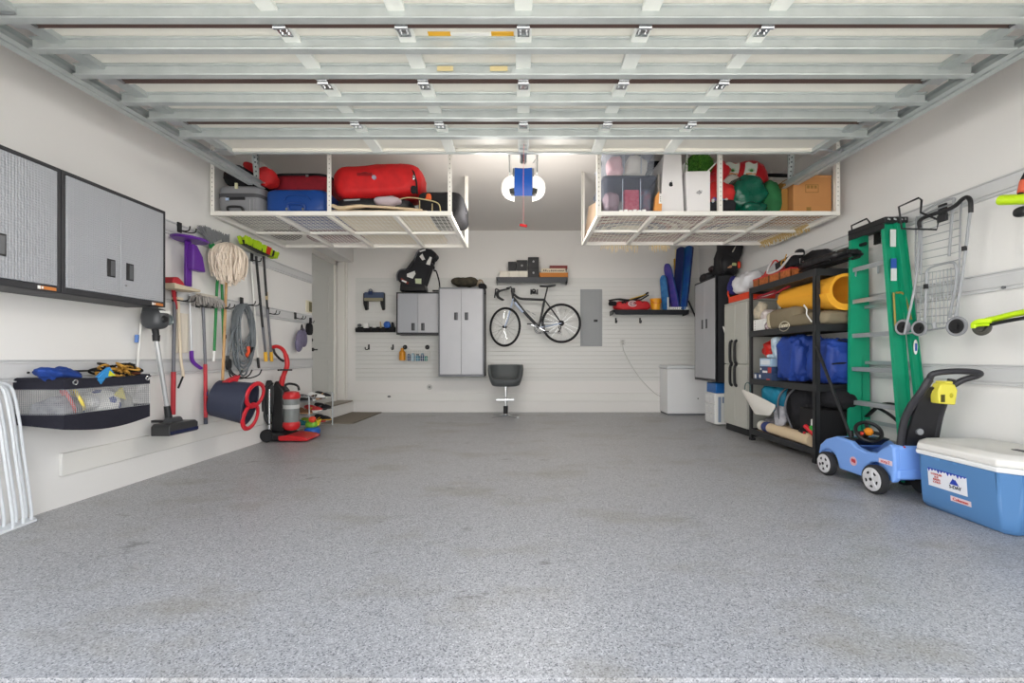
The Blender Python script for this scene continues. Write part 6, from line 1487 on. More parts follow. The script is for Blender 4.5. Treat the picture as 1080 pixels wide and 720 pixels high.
# black wire hook over the ladder top and one for the cart
def loop_hook(lab, pts, base):
    t = thing('wire_hook', lab, 'hook', base, fR)
    g = MB(fR); g.tube(spline(pts,1,closed=True) if 0 else pts, .0075, 7, closed=True); part('loop', g, BLKM, t)
    g = MB(fR); a = pts[0]; g.box((a[0]-.03,.02,a[2]-.08),(a[0]+.03,.036,a[2]+.02)); part('wall_plate', g, BLKM, t); return t
def R3(x, y, X): s = (x-CX)/X; return (F/s, XR-X, 1+(CY-y)/s)
loop_hook('black wire loop hook above the far rail of the green ladder', [R3(899,248,2.95),R3(898,238,2.95),R3(914,230.5,2.98),R3(917,234,3.1),R3(917,246,3.12)], (3.85,.02,2.2))
loop_hook('black angular wire hook left of the grey shopping cart', [R3(948,218,2.84),R3(969,208.5,2.9),R3(972,211,2.93),R3(971,224,2.96),R3(990,232,3.0),R3(988,242,3.0),R3(951,241,2.86)], (3.35,.02,2.12))

# ---- folding shopping cart on the wall
t = thing('shopping_cart', 'folded grey wire shopping cart with three visible wheels hung on the wall', 'cart', (2.92, 3.25, 1.05))
CG = mat('cart_grey_tube','#a2a5a9',.45,.2)
C = lambda x, y, X=3.05: (lambda p: (XR-p[1], p[0], p[2]))(R3(x, y, X))
for pts, nm_ in (([C(971,290),C(972,235),C(974,223),C(1004,209.5),C(1004.5,220),C(1001,270)],'basket_tube'),
                 ([C(975,352,2.98),C(977,300,2.98),C(979,284,2.98),C(1000,277,2.98),C(1008,280,2.98),C(1008,300,2.98),C(1001,335,2.98)],'front_frame'),
                 ([C(954,352,2.95),C(966,295,3.0),C(970,240,3.05)],'side_tube')):
    g = MB(); g.tube(spline(pts,5), .0085, 8); part(nm_, g, CG, t)
g = MB(); g.tube(spline([C(970,240,3.0),C(970,233,3.0),C(978,228,3.0),C(1004,219,3.02),C(1015,210,3.02),C(1020,208,3.02),C(1023.5,212,3.0),C(1024,224,3.0)],5), .0135, 9); part('grip', g, BLKM, t)
g = MB(); g.tube([C(1023.5,222,3.0),C(1015,290,2.98),C(1006,345,2.96)], .0085, 8); part('handle_tube', g, CG, t)
g = MB(); a = Vector(C(1017,262,2.98)); g.cbox(a, (.02,.02,.03)); b = Vector(C(976.5,302,2.97)); g.cbox(b, (.02,.02,.035)); part('joint_knob', g, BLKM, t)
g = MB()
N_ = 15
for j in range(N_):
    f_ = j/(N_-1); yl = 236+(342-236)*f_; yr = 226+(340-226)*f_
    xl = 972-2*f_; xr = 1003+4*math.sin(PI*f_)
    g.tube([C(xl,yl,3.06),C((xl+xr)/2,(yl+yr)/2,3.05),C(xr,yr,3.06),C(xr+7,yr-2,3.14)], .0032, 5)
for i in range(9):
    f_ = i/8; g.tube([C(972+31*f_,290-8*f_,3.07),C(970+34*f_,344-2*f_,3.07)], .0028, 5)
for j in range(10):
    f_ = j/9; g.tube([C(966+1*f_,245+95*f_,3.16),C(972,245+95*f_,3.07)], .0028, 5)
part('wire_basket', g, CG, t)
g = MB(); g.tube(spline([C(966,345,3.16),C(966,240,3.16),C(972,228,3.16),C(1010,214,3.16),C(1013,230,3.16),C(1010,342,3.16)],4), .006, 7); part('back_frame', g, CG, t)
g = MB(); a = Vector(C(994,230,3.0)); g.cbox(a, (.02,.07,.05)); part('buckle', g, BLKM, t, bev=.005)
g = MB(); g.tube([C(954,352,2.97),C(1012,343,3.0)], .007, 7); g.tube([C(985,340,2.96),C(986,347,2.95)], .012, 7); part('axle', g, CG, t)
for (x, y, r, X) in ((952,345,.060,2.97),(969.5,346,.058,2.95),(1009,344,.066,2.95)):
    c = Vector(C(x,y,X)); ax_ = (1,.12,0)
    w = part('wheel', MB().torus(c, r-.008, .010, ax=ax_, n=32), mat('wheel_grey','#8f9195',.6), t)
    g = MB(); g.torus(c, r-.027, .005, ax=ax_, n=24); g.lathe(c-Vector(ax_).normalized()*.012, [(.001,0),(.014,0),(.014,.024),(.001,.024)], ax=ax_, n=14)
    xx, yy = basis(ax_)
    for k in range(6): d_ = xx*math.cos(k*PI/3)+yy*math.sin(k*PI/3); g.bar(c, c+d_*(r-.025), .012, .008, up=ax_)
    g.lathe(c, [(.001,-.004),(r-.015,-.004),(r-.015,.005),(.001,.005)], ax=ax_, n=24); part('hub', g, BLKM, w)

# ---- lime scooters on the wall
LM = mat('neon_lime','#c4e81f',.35)
t = thing('kick_scooter', 'neon lime scooter handlebar end high on the right wall at the frame edge', 'scooter', (3.0, 2.75, 1.9))
g = MB(); g.tube([C(1055.5,211,2.9),C(1100,209,2.9)], .030, 12); part('grip', g, LM, t)
g = MB(); g.tube([C(1076,206,2.9),C(1078,192,2.95),C(1084,180,3.0)], .014, 8); part('brake_lever', g, BLKM, t)
g = MB(); g.tube([C(1076.5,203,2.9),C(1079,191,2.94)], .0165, 8); part('orange_mark', g, mat('coral_orange','#d9664a',.5), t)
g = MB(); g.blob(C(1078,223,2.95), (.03,.04,.03), e=.8); g.tube([C(1078,223,2.95),C(1100,215,3.0)], .012, 8); part('clamp', g, BLKM, t)
t = thing('kick_scooter', 'neon lime scooter deck and rear wheel on the wall at mid height', 'scooter', (2.95, 2.8, 1.15))
g = MB()
A = [C(1029,343,2.9),C(1040,338,2.9),C(1052,335.5,2.9),C(1068,331.5,2.9),C(1086,328,2.9),C(1100,325,2.9)]
g.tube(spline(A,5), [.020]*6+[.026]*14+[.028]*6, 10, sq=.7); part('deck', g, LM, t)
g = MB(); g.prism([(0,0),(1,0),(1,1)], 0, 1) if 0 else None
g.tube(spline([C(1040,343.5,2.9),C(1052,340.5,2.9),C(1070,337,2.9),C(1100,332,2.9)],4), .014, 8, sq=.8); part('grip_tape', g, BLKM, t)
g = MB(); c = Vector(C(1035.5,345,2.92)); g.torus(c, .038, .016, ax=(1,.1,0), n=26); g.lathe(c-Vector((.014,0,0)), [(.001,0),(.028,0),(.028,.028),(.001,.028)], ax=(1,0,0), n=18); part('wheel', g, mat('wheel_dark','#4b4a45',.5), t)
g = MB(); g.tube(spline([C(1026.5,346,2.86),C(1027,341,2.86),C(1034,338.5,2.86),C(1046,338,2.88)],5), .015, 8, sq=.6); g.tube([C(1026.5,343.5,2.87),C(1042,342,2.87)], .010, 7); part('fender', g, LM, t)
hk = thing('scooter_hook', 'tiny wall peg under the middle slat channel near the frame edge', 'hook', RW(1065,320,.0), fR)
g = MB(fR); a = RW(1062,303,.0); g.cyl((a[0],.015,a[2]),(a[0],.03,a[2]),.01,n=8); part('peg', g, GREY, hk)

# ---- ride-on push car
t = thing('ride_on_car', 'blue toddler ride-on push car with white wheels and black push handle', 'toy car', (2.76, 3.35, 0))
CB = mat('car_blue','#7aa4e8',.4); CBd = mat('car_blue_dark','#3f74c6',.4); WW = mat('wheel_white','#cfcfd1',.4)
X0, X1 = 2.59, 2.93     # near and far flank
def sidep(pts, x0, x1, nm_, m, bev=.02, sub=0): g = MB(); g.prism([(ty(p[0]) if p[0] < 3.075 or p[1] > .25 else p[0], p[1]) for p in pts], x0, x1, 'dz'); return part(nm_, g, m, t, bev=bev, sub=sub, segs=3)
ty = lambda y: y if y > 3.2 else 3.2-(3.2-y)*.5
# outline in (Y,Z), nose at far end (Y 3.85)
body = [(3.80,.10),(3.83,.17),(3.81,.24),(3.74,.30),(3.62,.345),(3.46,.335),(3.40,.30),(3.30,.285),(3.20,.30),(3.12,.34),(3.03,.365),(2.96,.39),(2.905,.37),(2.885,.25),(2.90,.14),(2.98,.10),(3.05,.10)]
def arch(cy, r, a0, a1, n=8): return [(cy+math.cos(a)*r, .10+math.sin(a)*r) for a in [a0+(a1-a0)*k/n for k in range(n+1)]]
low = arch(3.20, .125, 0.12, PI-.12)[::-1] if 0 else []
side = [(3.83,.17),(3.81,.24),(3.74,.30),(3.62,.345),(3.46,.335),(3.40,.30),(3.30,.285),(3.20,.30),(3.12,.34),(3.03,.365),(2.96,.39),(2.905,.37),(2.885,.25),(2.90,.13),(3.08,.11)] + [(3.20-math.cos(a)*.125, .105+math.sin(a)*.125) for a in [PI*k/8 for k in range(1,8)]] + [(3.34,.085),(3.58,.085)] + [(3.71-math.cos(a)*.115, .105+math.sin(a)*.115) for a in [PI*k/8 for k in range(1,7)]] + [(3.82,.13)]
sidep(side, X0, X0+.05, 'side_panel', CB, .014); sidep(side, X1-.05, X1, 'side_panel', CB, .014)
hood = [(3.83,.15),(3.81,.24),(3.74,.30),(3.62,.345),(3.50,.34),(3.52,.28),(3.78,.15)]
sidep(hood, X0+.03, X1-.03, 'hood', CB, .012)
tail = [(3.22,.28),(3.12,.335),(3.03,.36),(2.96,.385),(2.905,.365),(2.885,.25),(2.90,.14),(3.22,.16)]
sidep(tail, X0+.03, X1-.03, 'seat_back', CB, .014)
g = MB(); g.box((X0+.04,3.20,.09),(X1-.04,3.58,.20)); g.box((X0+.05,3.22,.2),(X1-.05,3.38,.235)); part('seat', g, CBd, t, bev=.02, segs=3)
g = MB(); g.box((X0+.02,3.034,.145),(X1-.02,3.06,.215)); part('rear_bumper', g, CB, t, bev=.014)
g = MB(); g.prism([(3.70,.315),(3.50,.36),(3.44,.355),(3.50,.30),(3.60,.25),(3.70,.28)], X0+.03, X1-.03, 'dz'); part('dashboard', g, VB, t, bev=.008)
for (cy, r) in ((3.20,.105),(3.71,.098)):
    for (x, sg) in ((X0+.0,-1),(X1-.0,1)):
        c = Vector((x+sg*.01, cy, r)); ax_ = (sg,0,0)
        w = part('wheel', MB().lathe(c-Vector((sg*.03,0,0)), [(.02,0),(r-.01,0),(r,.008),(r,.045),(r-.008,.055),(r-.02,.055),(r-.022,.048),(.02,.048)], ax=ax_, n=32), RUB, t)
        g = MB(); g.lathe(c, [(.001,.02),(r-.021,.02),(r-.021,.027),(r-.028,.030),(.03,.026),(.001,.026)], ax=ax_, n=28)
        for k in range(5):
            an = 2*PI*k/5+.3; g.bar(c+Vector((sg*.028,0,0)), c+Vector((sg*.03,math.cos(an)*(r-.028),math.sin(an)*(r-.028))), .022, .008, up=(1,0,0))
        part('hubcap', g, WW, w)
        g = MB()
        for k in range(5):
            an = 2*PI*(k+.5)/5+.3; g.cyl(c+Vector((sg*.0268,math.cos(an)*(r-.05),math.sin(an)*(r-.05))), c+Vector((sg*.0285,math.cos(an)*(r-.05),math.sin(an)*(r-.05))), .014, n=8)
        g.cyl(c+Vector((sg*.028,0,0)), c+Vector((sg*.036,0,0)), .012, n=10); part('hub_hole', g, BLKM, w)
SW = Vector((2.73,3.45,.41)); sa = Vector((-.25,-.75,.62)).normalized()
g = MB(); g.torus(SW, .085, .014, ax=sa, n=32); xx, yy = basis(sa)
for an in (0.2, PI-.2, -PI/2): g.bar(SW, SW+(xx*math.cos(an)+yy*math.sin(an))*.08, .025, .012, up=sa)
g.cyl(SW, SW-sa*.10, .018, n=12); sw = part('steering_wheel', g, VB, t)
g = MB(); g.lathe(SW, [(.001,.03),(.018,.028),(.03,.015),(.032,-.005),(.001,-.005)], ax=sa, n=20); part('horn_button', g, mat('horn_orange','#e58a1f',.4), sw)
g = MB(); g.lathe(SW+(xx*.05+yy*.02), [(.001,.012),(.012,.010),(.014,-.004),(.001,-.004)], ax=sa, n=12); part('key', g, mat('horn_red','#c3372a',.4), sw)
# decals
g = MB(); g.lathe((X0-.001,3.42,.185), [(.001,0),(.035,0),(.035,-.0025),(.001,-.0025)], ax=(1,0,0), n=24); dc = part('heart_decal', g, mat('decal_pink','#dfb4c0',.5), t)
g = MB(); g.blob((X0-.0045,3.427,.19), (.001,.014,.014), e=1); g.blob((X0-.0045,3.408,.187), (.001,.012,.016), e=1); part('decal_mark', g, mat('decal_red','#c5444e',.5), dc)
g = MB(); g.box((X0-.003,3.062,.235),(X0+.001,3.175,.268)); dp = part('name_decal', g, mat('decal_pale','#e3ccd4',.5), t)
lettering('step2', .030, (X0-.0035,3.118,.2515), (0,-1,0), (0,0,1), mat('decal_red'), t, squash=1.2)
# push handle at the tail
HB_ = mat('handle_charcoal','#2b2b30',.45)
g = MB()
for xs in ((2.675,2.67,2.67,2.685,2.71,2.735), (2.90,2.905,2.905,2.90,2.885,2.89)):
    g.tube(spline([(x_, y_, z_) for x_, y_, z_ in zip(xs, (3.10,3.09,3.06,3.02,2.97,2.94), (.17,.36,.54,.66,.76,.85))],6), .022, 10, sq=1.2)
part('push_post', g, HB_, t)
g = MB(); g.sheet(lambda u, v: (2.68+.035*v+(.22-.07*v)*u, 3.105-.012*v-.13*v*v, .18+.62*v), 6, 14, .018); part('post_web', g, mat('handle_inner','#202024',.5), t)
g = MB(); g.tube(spline([(2.735,2.94,.85),(2.75,2.92,.89),(2.85,2.88,.907),(2.96,2.845,.90),(2.99,2.87,.88),(2.94,2.92,.845),(2.89,2.95,.80)],7), .020, 12); part('push_grip', g, HB_, t)
g = MB(); g.cyl((2.765,3.06,.48),(2.763,3.035,.48),.022,n=18); part('bolt_cap', g, mat('bolt_silver','#a9acb1',.3,.6), t)
g = MB(); g.box((2.665,3.055,.335),(2.68,3.075,.375)); part('red_clip', g, REDP, t, bev=.004)
t = thing('clip_cup', 'yellow plastic clip-on box on the push handle of the toy car', 'cup', (2.83,2.94,.69))
YC = mat('clip_yellow','#e0d650',.5)
g = MB(); g.prism([(2.775,.69),(2.885,.68),(2.90,.78),(2.88,.82),(2.79,.825),(2.77,.77)], 2.91, 2.975, 'uz')
g.box((2.81,2.90,.82),(2.86,2.98,.84)); part('box_body', g, YC, t, bev=.008)
g = MB(); g.box((2.785,2.906,.70),(2.81,2.912,.75)); part('dark_slot', g, mat('slot_olive','#4a4712',.6), t)
g = MB(); g.blob((2.855,2.909,.745), (.012,.003,.016), e=1); part('dent', g, mat('clip_yellow_dark','#b8af25',.4), t)

# black pole leaning on the shelving
t = thing('black_pole', 'thin black pole leaning from the shelving post into the blue toy car', 'pole', (2.70,3.62,.30))
g = MB(); a = Vector((2.728,4.06,1.10)); b = Vector((2.70,3.60,.345)); g.cyl(a, b, .013, n=12); part('shaft', g, BLKM, t)
g = MB(); g.cyl(b+Vector((0,0,.05)), b+Vector((0,-.01,-.005)), .019, n=12); part('end_grip', g, BLKM, t)

# ---- cooler
t = thing('cooler', 'large blue cooler with white lid on the floor at the right edge', 'cooler', (2.95, 2.75, 0))
CBL = mat('cooler_blue','#5886b9',.4,var=(3,.2,'#5080b4')); CWH = mat('cooler_white','#e3e1dc',.45)
x0, x1, y0, y1 = 2.665, 3.18, 2.38, 3.02
ch = .055
def octo(x0, x1, y0, y1, c): return [(x0+c,y0),(x1-c,y0),(x1,y0+c),(x1,y1-c),(x1-c,y1),(x0+c,y1),(x0,y1-c),(x0,y0+c)]
def loft(g, secs):
    n = len(secs[0][0]); vs = [(p[0],p[1],z) for pts, z in secs for p in pts]; m_ = len(secs)
    g.add(vs, [(i*n+k,i*n+(k+1)%n,(i+1)*n+(k+1)%n,(i+1)*n+k) for i in range(m_-1) for k in range(n)]+[tuple(range(n-1,-1,-1)), tuple((m_-1)*n+k for k in range(n))])
o_ = lambda e, c=ch: octo(x0+e, x1-e, y0+e, y1-e, c)
g = MB(); loft(g, [(o_(.055,.03),0),(o_(.03,.045),.035),(o_(.022),.10),(o_(.004,.075),.345),(o_(.002,.075),.355)]); part('body', g, CBL, t, bev=.012, segs=3)
g = MB(); loft(g, [(o_(-.004,.075),.352),(o_(-.008,.075),.362),(o_(-.008,.075),.378),(o_(.0,.075),.382)]); part('rim', g, mat('cooler_rim','#eceded',.35), t, bev=.003)
g = MB(); loft(g, [(o_(-.004,.08),.383),(o_(-.008,.08),.395),(o_(-.004,.08),.425),(o_(.03,.07),.448),(o_(.06,.06),.45),(o_(.075,.06),.444)]); part('lid', g, CWH, t, bev=.006)
g = MB(); g.box((2.93,2.50,.444),(2.97,2.62,.448)); part('lid_slot', g, mat('slot_dark','#39393c',.5), t)
g = MB(); g.box((2.95,2.366,.25),(3.10,2.39,.32)); g.box((2.97,2.36,.29),(3.08,2.37,.31)); part('side_handle', g, mat('cooler_handle','#6a98c6',.4), t, bev=.008)
for y in (2.68,2.80):
    g = MB(); g.box((x0+.001,y,.335),(x0+.008,y+.03,.35)); part('latch_notch', g, mat('notch_blue','#5c8fc4',.4), t)
# sticker on the long flank, tilted with the flank
def fl(y, z, o=.0015): 
    k = (z-.10)/(.345-.10); return (x0+.022-.018*k-o, y, z)
def flq(g, ya, yb, za, zb, o): g.add([fl(ya,za,o),fl(yb,za,o),fl(yb,zb,o),fl(ya,zb,o),fl(ya,za,-.003),fl(yb,za,-.003),fl(yb,zb,-.003),fl(ya,zb,-.003)], [(0,3,2,1),(4,5,6,7),(0,1,5,4),(1,2,6,5),(2,3,7,6),(3,0,4,7)])
g = MB(); flq(g, 2.633, 2.885, .157, .268, .0015); stk = part('sticker', g, mat('sticker_white','#e6e8ee',.5), t)
g = MB()
for k in range(12):
    ya = 2.885-.021*k; g.add([fl(ya,.274,.003),fl(ya-.021,.274,.003),fl(ya-.0105,.25+.006*(k%3),.003),fl(ya,.274,-.001),fl(ya-.021,.274,-.001),fl(ya-.0105,.25+.006*(k%3),-.001)], [(0,2,1),(3,4,5),(0,1,4,3),(1,2,5,4),(2,0,3,5)])
part('icicle_print', g, mat('print_blue','#2b45b0',.5), stk)
g = MB(); g.add([fl(2.74,.205,.003),fl(2.68,.205,.003),fl(2.702,.240,.003),fl(2.708,.230,.003),fl(2.715,.246,.003)],[(0,1,2,3,4)]); g.add([fl(2.74,.205,.0015),fl(2.68,.205,.0015),fl(2.71,.24,.0015)],[(0,1,2)]); part('mountain_print', g, mat('print_blue'), stk)
sl = Vector(fl(0,.345,0))-Vector(fl(0,.10,0)); up_ = sl.normalized()
lettering('5-DAY', .030, fl(2.705,.189,.003), (0,-1,0), up_, mat('print_black','#23242a',.5), t, squash=.9)
RP = mat('print_red','#c0504c',.5)
for i, tx in enumerate(('COOLER', 'ICE', 'KEEPS', 'COLD')): lettering(tx, .017, fl(2.825,.240-.017*i,.003), (0,-1,0), up_, RP, t, squash=1.1)
g = MB(); flq(g, 2.615, 2.74, .100, .132, .002); lg = part('logo_plate', g, mat('logo_pink','#e2cdd0',.5), t)
lettering('Coleman', .024, fl(2.6775,.116,.003), (0,-1,0), up_, mat('logo_red','#c03028',.5), t, squash=1.1)
# ================= what lies on the ceiling racks (deck top at z = 2.427)
ZD = 2.428
SRD = mat('suitcase_red','#8e1426',.7,var=(20,.4,'#6e0e1c'))
def rs(px, Y): return (px-CX)*Y/F
def rz_(py, Y): return 1+(CY-py)*Y/F
# grey hard suitcase
def suitcase(lab, x0, x1, y0, y1, z0, z1, m, trim, e=.28, band=True, name='suitcase'):
    t = thing(name, lab, 'suitcase', ((x0+x1)/2,(y0+y1)/2,z0))
    g = MB(); g.blob(((x0+x1)/2,(y0+y1)/2,(z0+z1)/2), ((x1-x0)/2,(y1-y0)/2,(z1-z0)/2), e=e, e2=e, n=40, m=20); part('shell', g, m, t)
    if band:
        zm = z0+(z1-z0)*.6; g = MB(); r1, r2 = (x1-x0)/2+.003, (y1-y0)/2+.003
        sp = lambda v, p: math.copysign(abs(v)**p, v)
        g.sheet(lambda u, v: ((x0+x1)/2+r1*sp(math.cos(2*PI*u),e), (y0+y1)/2+r2*sp(math.sin(2*PI*u),e), zm-.018+.036*v), 60, 1, .003); part('zip_band', g, trim, t)
    return t
t = suitcase('grey hard shell suitcase at the left end of the left rack', -3.04, -2.60, 4.31, 4.95, ZD, ZD+.285, mat('suitcase_grey','#85868a',.45), mat('suitcase_zip','#4b4c50',.6))
g = MB(); g.tube(spline([(-2.91,4.305,ZD+.005),(-2.90,4.285,ZD+.045),(-2.78,4.285,ZD+.045),(-2.76,4.305,ZD+.005)],5), .012, 8); g.box((-2.93,4.30,ZD+.125),(-2.75,4.312,ZD+.15)); part('handle', g, BLKM, t)
g = MB(); g.box((-2.935,4.295,ZD+.115),(-2.90,4.301,ZD+.14)); part('badge', g, mat('badge_pale_blue','#b7cbe6',.4), t)
g = MB(); g.box((-2.845,4.297,ZD+.235),(-2.82,4.31,ZD+.288)); part('tag', g, mat('tag_cream','#dcdcb8',.5), t)
g = MB(); 
for x in (-2.70,-2.66): g.box((x,4.303,ZD+.01),(x+.004,4.308,ZD+.13))
part('corner_rib', g, mat('suitcase_light_grey','#a4a5a8',.45), t)
t = suitcase('black soft suitcase lying behind and above the grey suitcase', -3.05, -2.70, 4.98, 5.45, ZD, ZD+.44, BLKF, mat('dark_zip','#3a3a40',.6), .5)
g = MB(); g.blob((-2.88,4.60,ZD+.40), (.17,.25,.115), e=.6, amp=.02, seed=21, flat=.112, rot=rot(0,8,0)); part('top_pocket', g, BLKF, t)
g = MB(); g.tube(spline([(-2.98,4.38,ZD+.43),(-2.95,4.335,ZD+.47),(-2.82,4.335,ZD+.47),(-2.79,4.38,ZD+.43)],5), .012, 8, sq=.5); part('handle', g, mat('dark_zip'), t)
g = MB(); g.cyl((-2.88,4.362,ZD+.40),(-2.88,4.35,ZD+.40),.016,n=12); part('emblem', g, GREY, t)
BS = mat('suitcase_blue','#17448f',.4,var=(5,.4,'#123873'))
t = suitcase('royal blue suitcase on the left rack between the grey case and the post', -2.58, -1.945, 4.31, 4.96, ZD, ZD+.25, BS, BS, .3, False)
g = MB(); g.tube(spline([(-2.36,4.312,ZD+.12),(-2.32,4.30,ZD+.16),(-2.22,4.297,ZD+.17),(-2.14,4.30,ZD+.16),(-2.10,4.312,ZD+.12)],6), .006, 6); g.tube(spline([(-2.32,4.31,ZD+.02),(-2.31,4.29,ZD+.075),(-2.17,4.29,ZD+.075),(-2.16,4.31,ZD+.02)],5), .012, 8); part('handle', g, mat('suitcase_blue_dark','#1a3f86',.35), t)
for x in (-2.33,-2.17): g = MB(); g.cyl((x,4.30,ZD+.03),(x,4.29,ZD+.03),.012,n=12); part('lock', g, CHROME, t)
t = suitcase('dark red soft suitcase lying on the back of the royal blue suitcase', -2.66, -2.03, 4.56, 5.25, ZD+.255, ZD+.50, SRD, BLKF, .35, False)
g = MB(); sp = lambda v, p: math.copysign(abs(v)**p, v); g.tube([(-2.345+.30*sp(math.cos(2*PI*k/48),.35), 4.905+.33*sp(math.sin(2*PI*k/48),.35), ZD+.487) for k in range(48)], .012, 6, closed=True); part('edge_piping', g, BLKF, t)
g = MB(); g.box((-2.27,4.545,ZD+.45),(-2.24,4.56,ZD+.475)); part('lock', g, CHROME, t)
g = MB(); g.blob((-2.62,4.44,ZD+.395), (.105,.10,.085), e=.8, amp=.03, fq=10, seed=22, rot=rot(0,25,0)); g.blob((-2.72,4.42,ZD+.47), (.11,.09,.04), e=.8, amp=.02, seed=3, rot=rot(0,25,0)); solo('red_cap_bag', 'bright red fabric bag peeking over the track above the grey suitcase', 'bag', g, mat('bright_red_fabric','#c61f22',.7,var=(14,.6,'#97141a')), (-2.60,4.44,ZD+.33))
t = suitcase('flat red patterned case at the rear of the left rack, seen through the mesh', -2.66, -1.97, 5.28, 5.50, ZD, ZD+.24, mat('case_rose','#8d4650',.7,var=(12,.8,'#5c3a5a')), BLKF, .4, False)
# big red duffel
RDF = mat('duffel_red','#d01c1f',.65,var=(9,.5,'#a81318'),bump=(10,.4))
t = thing('duffel_bag', 'large bright red duffel bag resting on a black case on the left rack', 'bag', (-1.43,4.6,ZD+.12))
g = MB(); g.blob((-1.49,4.60,ZD+.37), (.45,.23,.175), e=.42, e2=.5, amp=.02, fq=8, seed=23, n=48, m=22, rot=rot(0,-3,0)); part('body', g, RDF, t)
g = MB(); g.box((-1.66,4.350,ZD+.385),(-1.51,4.362,ZD+.41)); g.tube(spline([(-1.66,4.36,ZD+.39),(-1.58,4.34,ZD+.41),(-1.51,4.36,ZD+.39)],4), .006, 6); part('zip_pull', g, mat('duffel_dark_red','#8f1218',.6), t)
g = MB(); g.cyl((-1.49,4.36,ZD+.365),(-1.49,4.346,ZD+.365),.022,n=14); part('grey_badge', g, mat('badge_grey_lilac','#a99fb5',.5), t)
g = MB(); g.tube(spline([(-1.14,4.42,ZD+.50),(-1.10,4.39,ZD+.42),(-1.075,4.39,ZD+.32),(-1.075,4.41,ZD+.22)],5), .012, 6, sq=.5); g.blob((-1.10,4.375,ZD+.25), (.03,.02,.04), e=.7); part('end_strap', g, BLKF, t)
g = MB(); g.blob((-1.10,4.37,ZD+.37), (.014,.01,.026), e=1); part('silver_ring', g, CHROME, t)
t = thing('black_case', 'flat black case with silver strip under the red duffel bag', 'case', (-1.55,4.6,ZD))
g = MB(); g.blob((-1.52,4.62,ZD+.125), (.38,.24,.066), e=.35, e2=.5, n=40); part('shell', g, BLKM, t)
g = MB(); g.tube([(-1.80,4.375,ZD+.145),(-1.64,4.372,ZD+.152)], .009, 6); part('silver_strip', g, STEEL, t)
# beige folded blanket, mauve cloth
CRF = mat('beige_blanket','#d8c4a4',.9,bump=(20,.5),var=(8,.4,'#c7af8c'))
t = thing('folded_blanket', 'beige folded blanket spread along the front of the left rack', 'blanket', (-1.45,4.5,ZD))
g = MB()
def bl(u, v):
    x = -1.89+.94*u; y = 4.295+1.18*v; return (x, y, ZD+.003+ (.05*(1-.5*u)*(1-v*.5)+.006*math.sin(30*x+6*v))*(1 if .02 < v else .2))
g.sheet(bl, 50, 10, .006); part('top_fold', g, CRF, t)
g = MB(); g.box((-1.885,4.30,ZD),(-.96,5.50,ZD+.008)); part('bottom_layer', g, mat('cream_layer','#e3d6bd',.9), t)
g = MB(); g.tube(spline([(-1.88,4.31,ZD+.065),(-1.80,4.305,ZD+.04),(-1.6,4.305,ZD+.06),(-1.3,4.305,ZD+.045),(-1.0,4.305,ZD+.02)],6), [.034]*7+[.030]*6+[.022]*12, 8, sq=.6); part('rolled_edge', g, CRF, t)
g = MB(); g.blob((-1.36,4.38,ZD+.13), (.14,.08,.045), e=.8, amp=.015, fq=12, seed=31); solo('mauve_cloth', 'pale mauve cloth crumpled under the right end of the red duffel', 'cloth', g, mat('mauve_cloth','#b9aab0',.9), (-1.36,4.38,ZD+.09))
# black bag with spring frame + black round case
t = thing('toiletry_frame', 'beige wire frame loop lying on a black bag at the right of the left rack', 'frame', (-1.05,4.5,ZD+.02))
g = MB(); g.tube(spline([(-1.28,4.35,ZD+.13),(-1.15,4.33,ZD+.155),(-1.0,4.33,ZD+.14),(-.85,4.33,ZD+.10),(-.82,4.33,ZD+.01)],6), .006, 6); g.tube([(-1.03,4.33,ZD+.125),(-1.03,4.33,ZD+.01)], .004, 6); g.tube([(-.905,4.33,ZD+.095),(-.905,4.33,ZD+.01)], .004, 6); part('wire', g, mat('wire_beige','#bdae82',.5), t)
t = thing('suitcase', 'large black suitcase at the right end of the left rack', 'suitcase', (-.84,4.7,ZD))
g = MB(); g.blob((-.85,4.72,ZD+.135), (.235,.34,.132), e=.35, e2=.45, amp=.008, fq=5, seed=25, n=40, m=20); part('shell', g, BLKF, t)
g = MB(); g.torus((-.612,4.62,ZD+.13), .035, .006, ax=(1,-.2,0), n=18); part('side_badge', g, mat('dark_zip'), t)
g = MB(); g.blob((-.945,4.355,ZD+.17), (.024,.018,.032), e=.7, amp=.006, seed=5); g.box((-.98,4.345,ZD+.14),(-.93,4.36,ZD+.155)); solo('orange_tag', 'small orange luggage tag next to the right post of the left rack', 'tag', g, mat('orange_bright','#e2612a',.5), (-.93,4.36,ZD+.12))

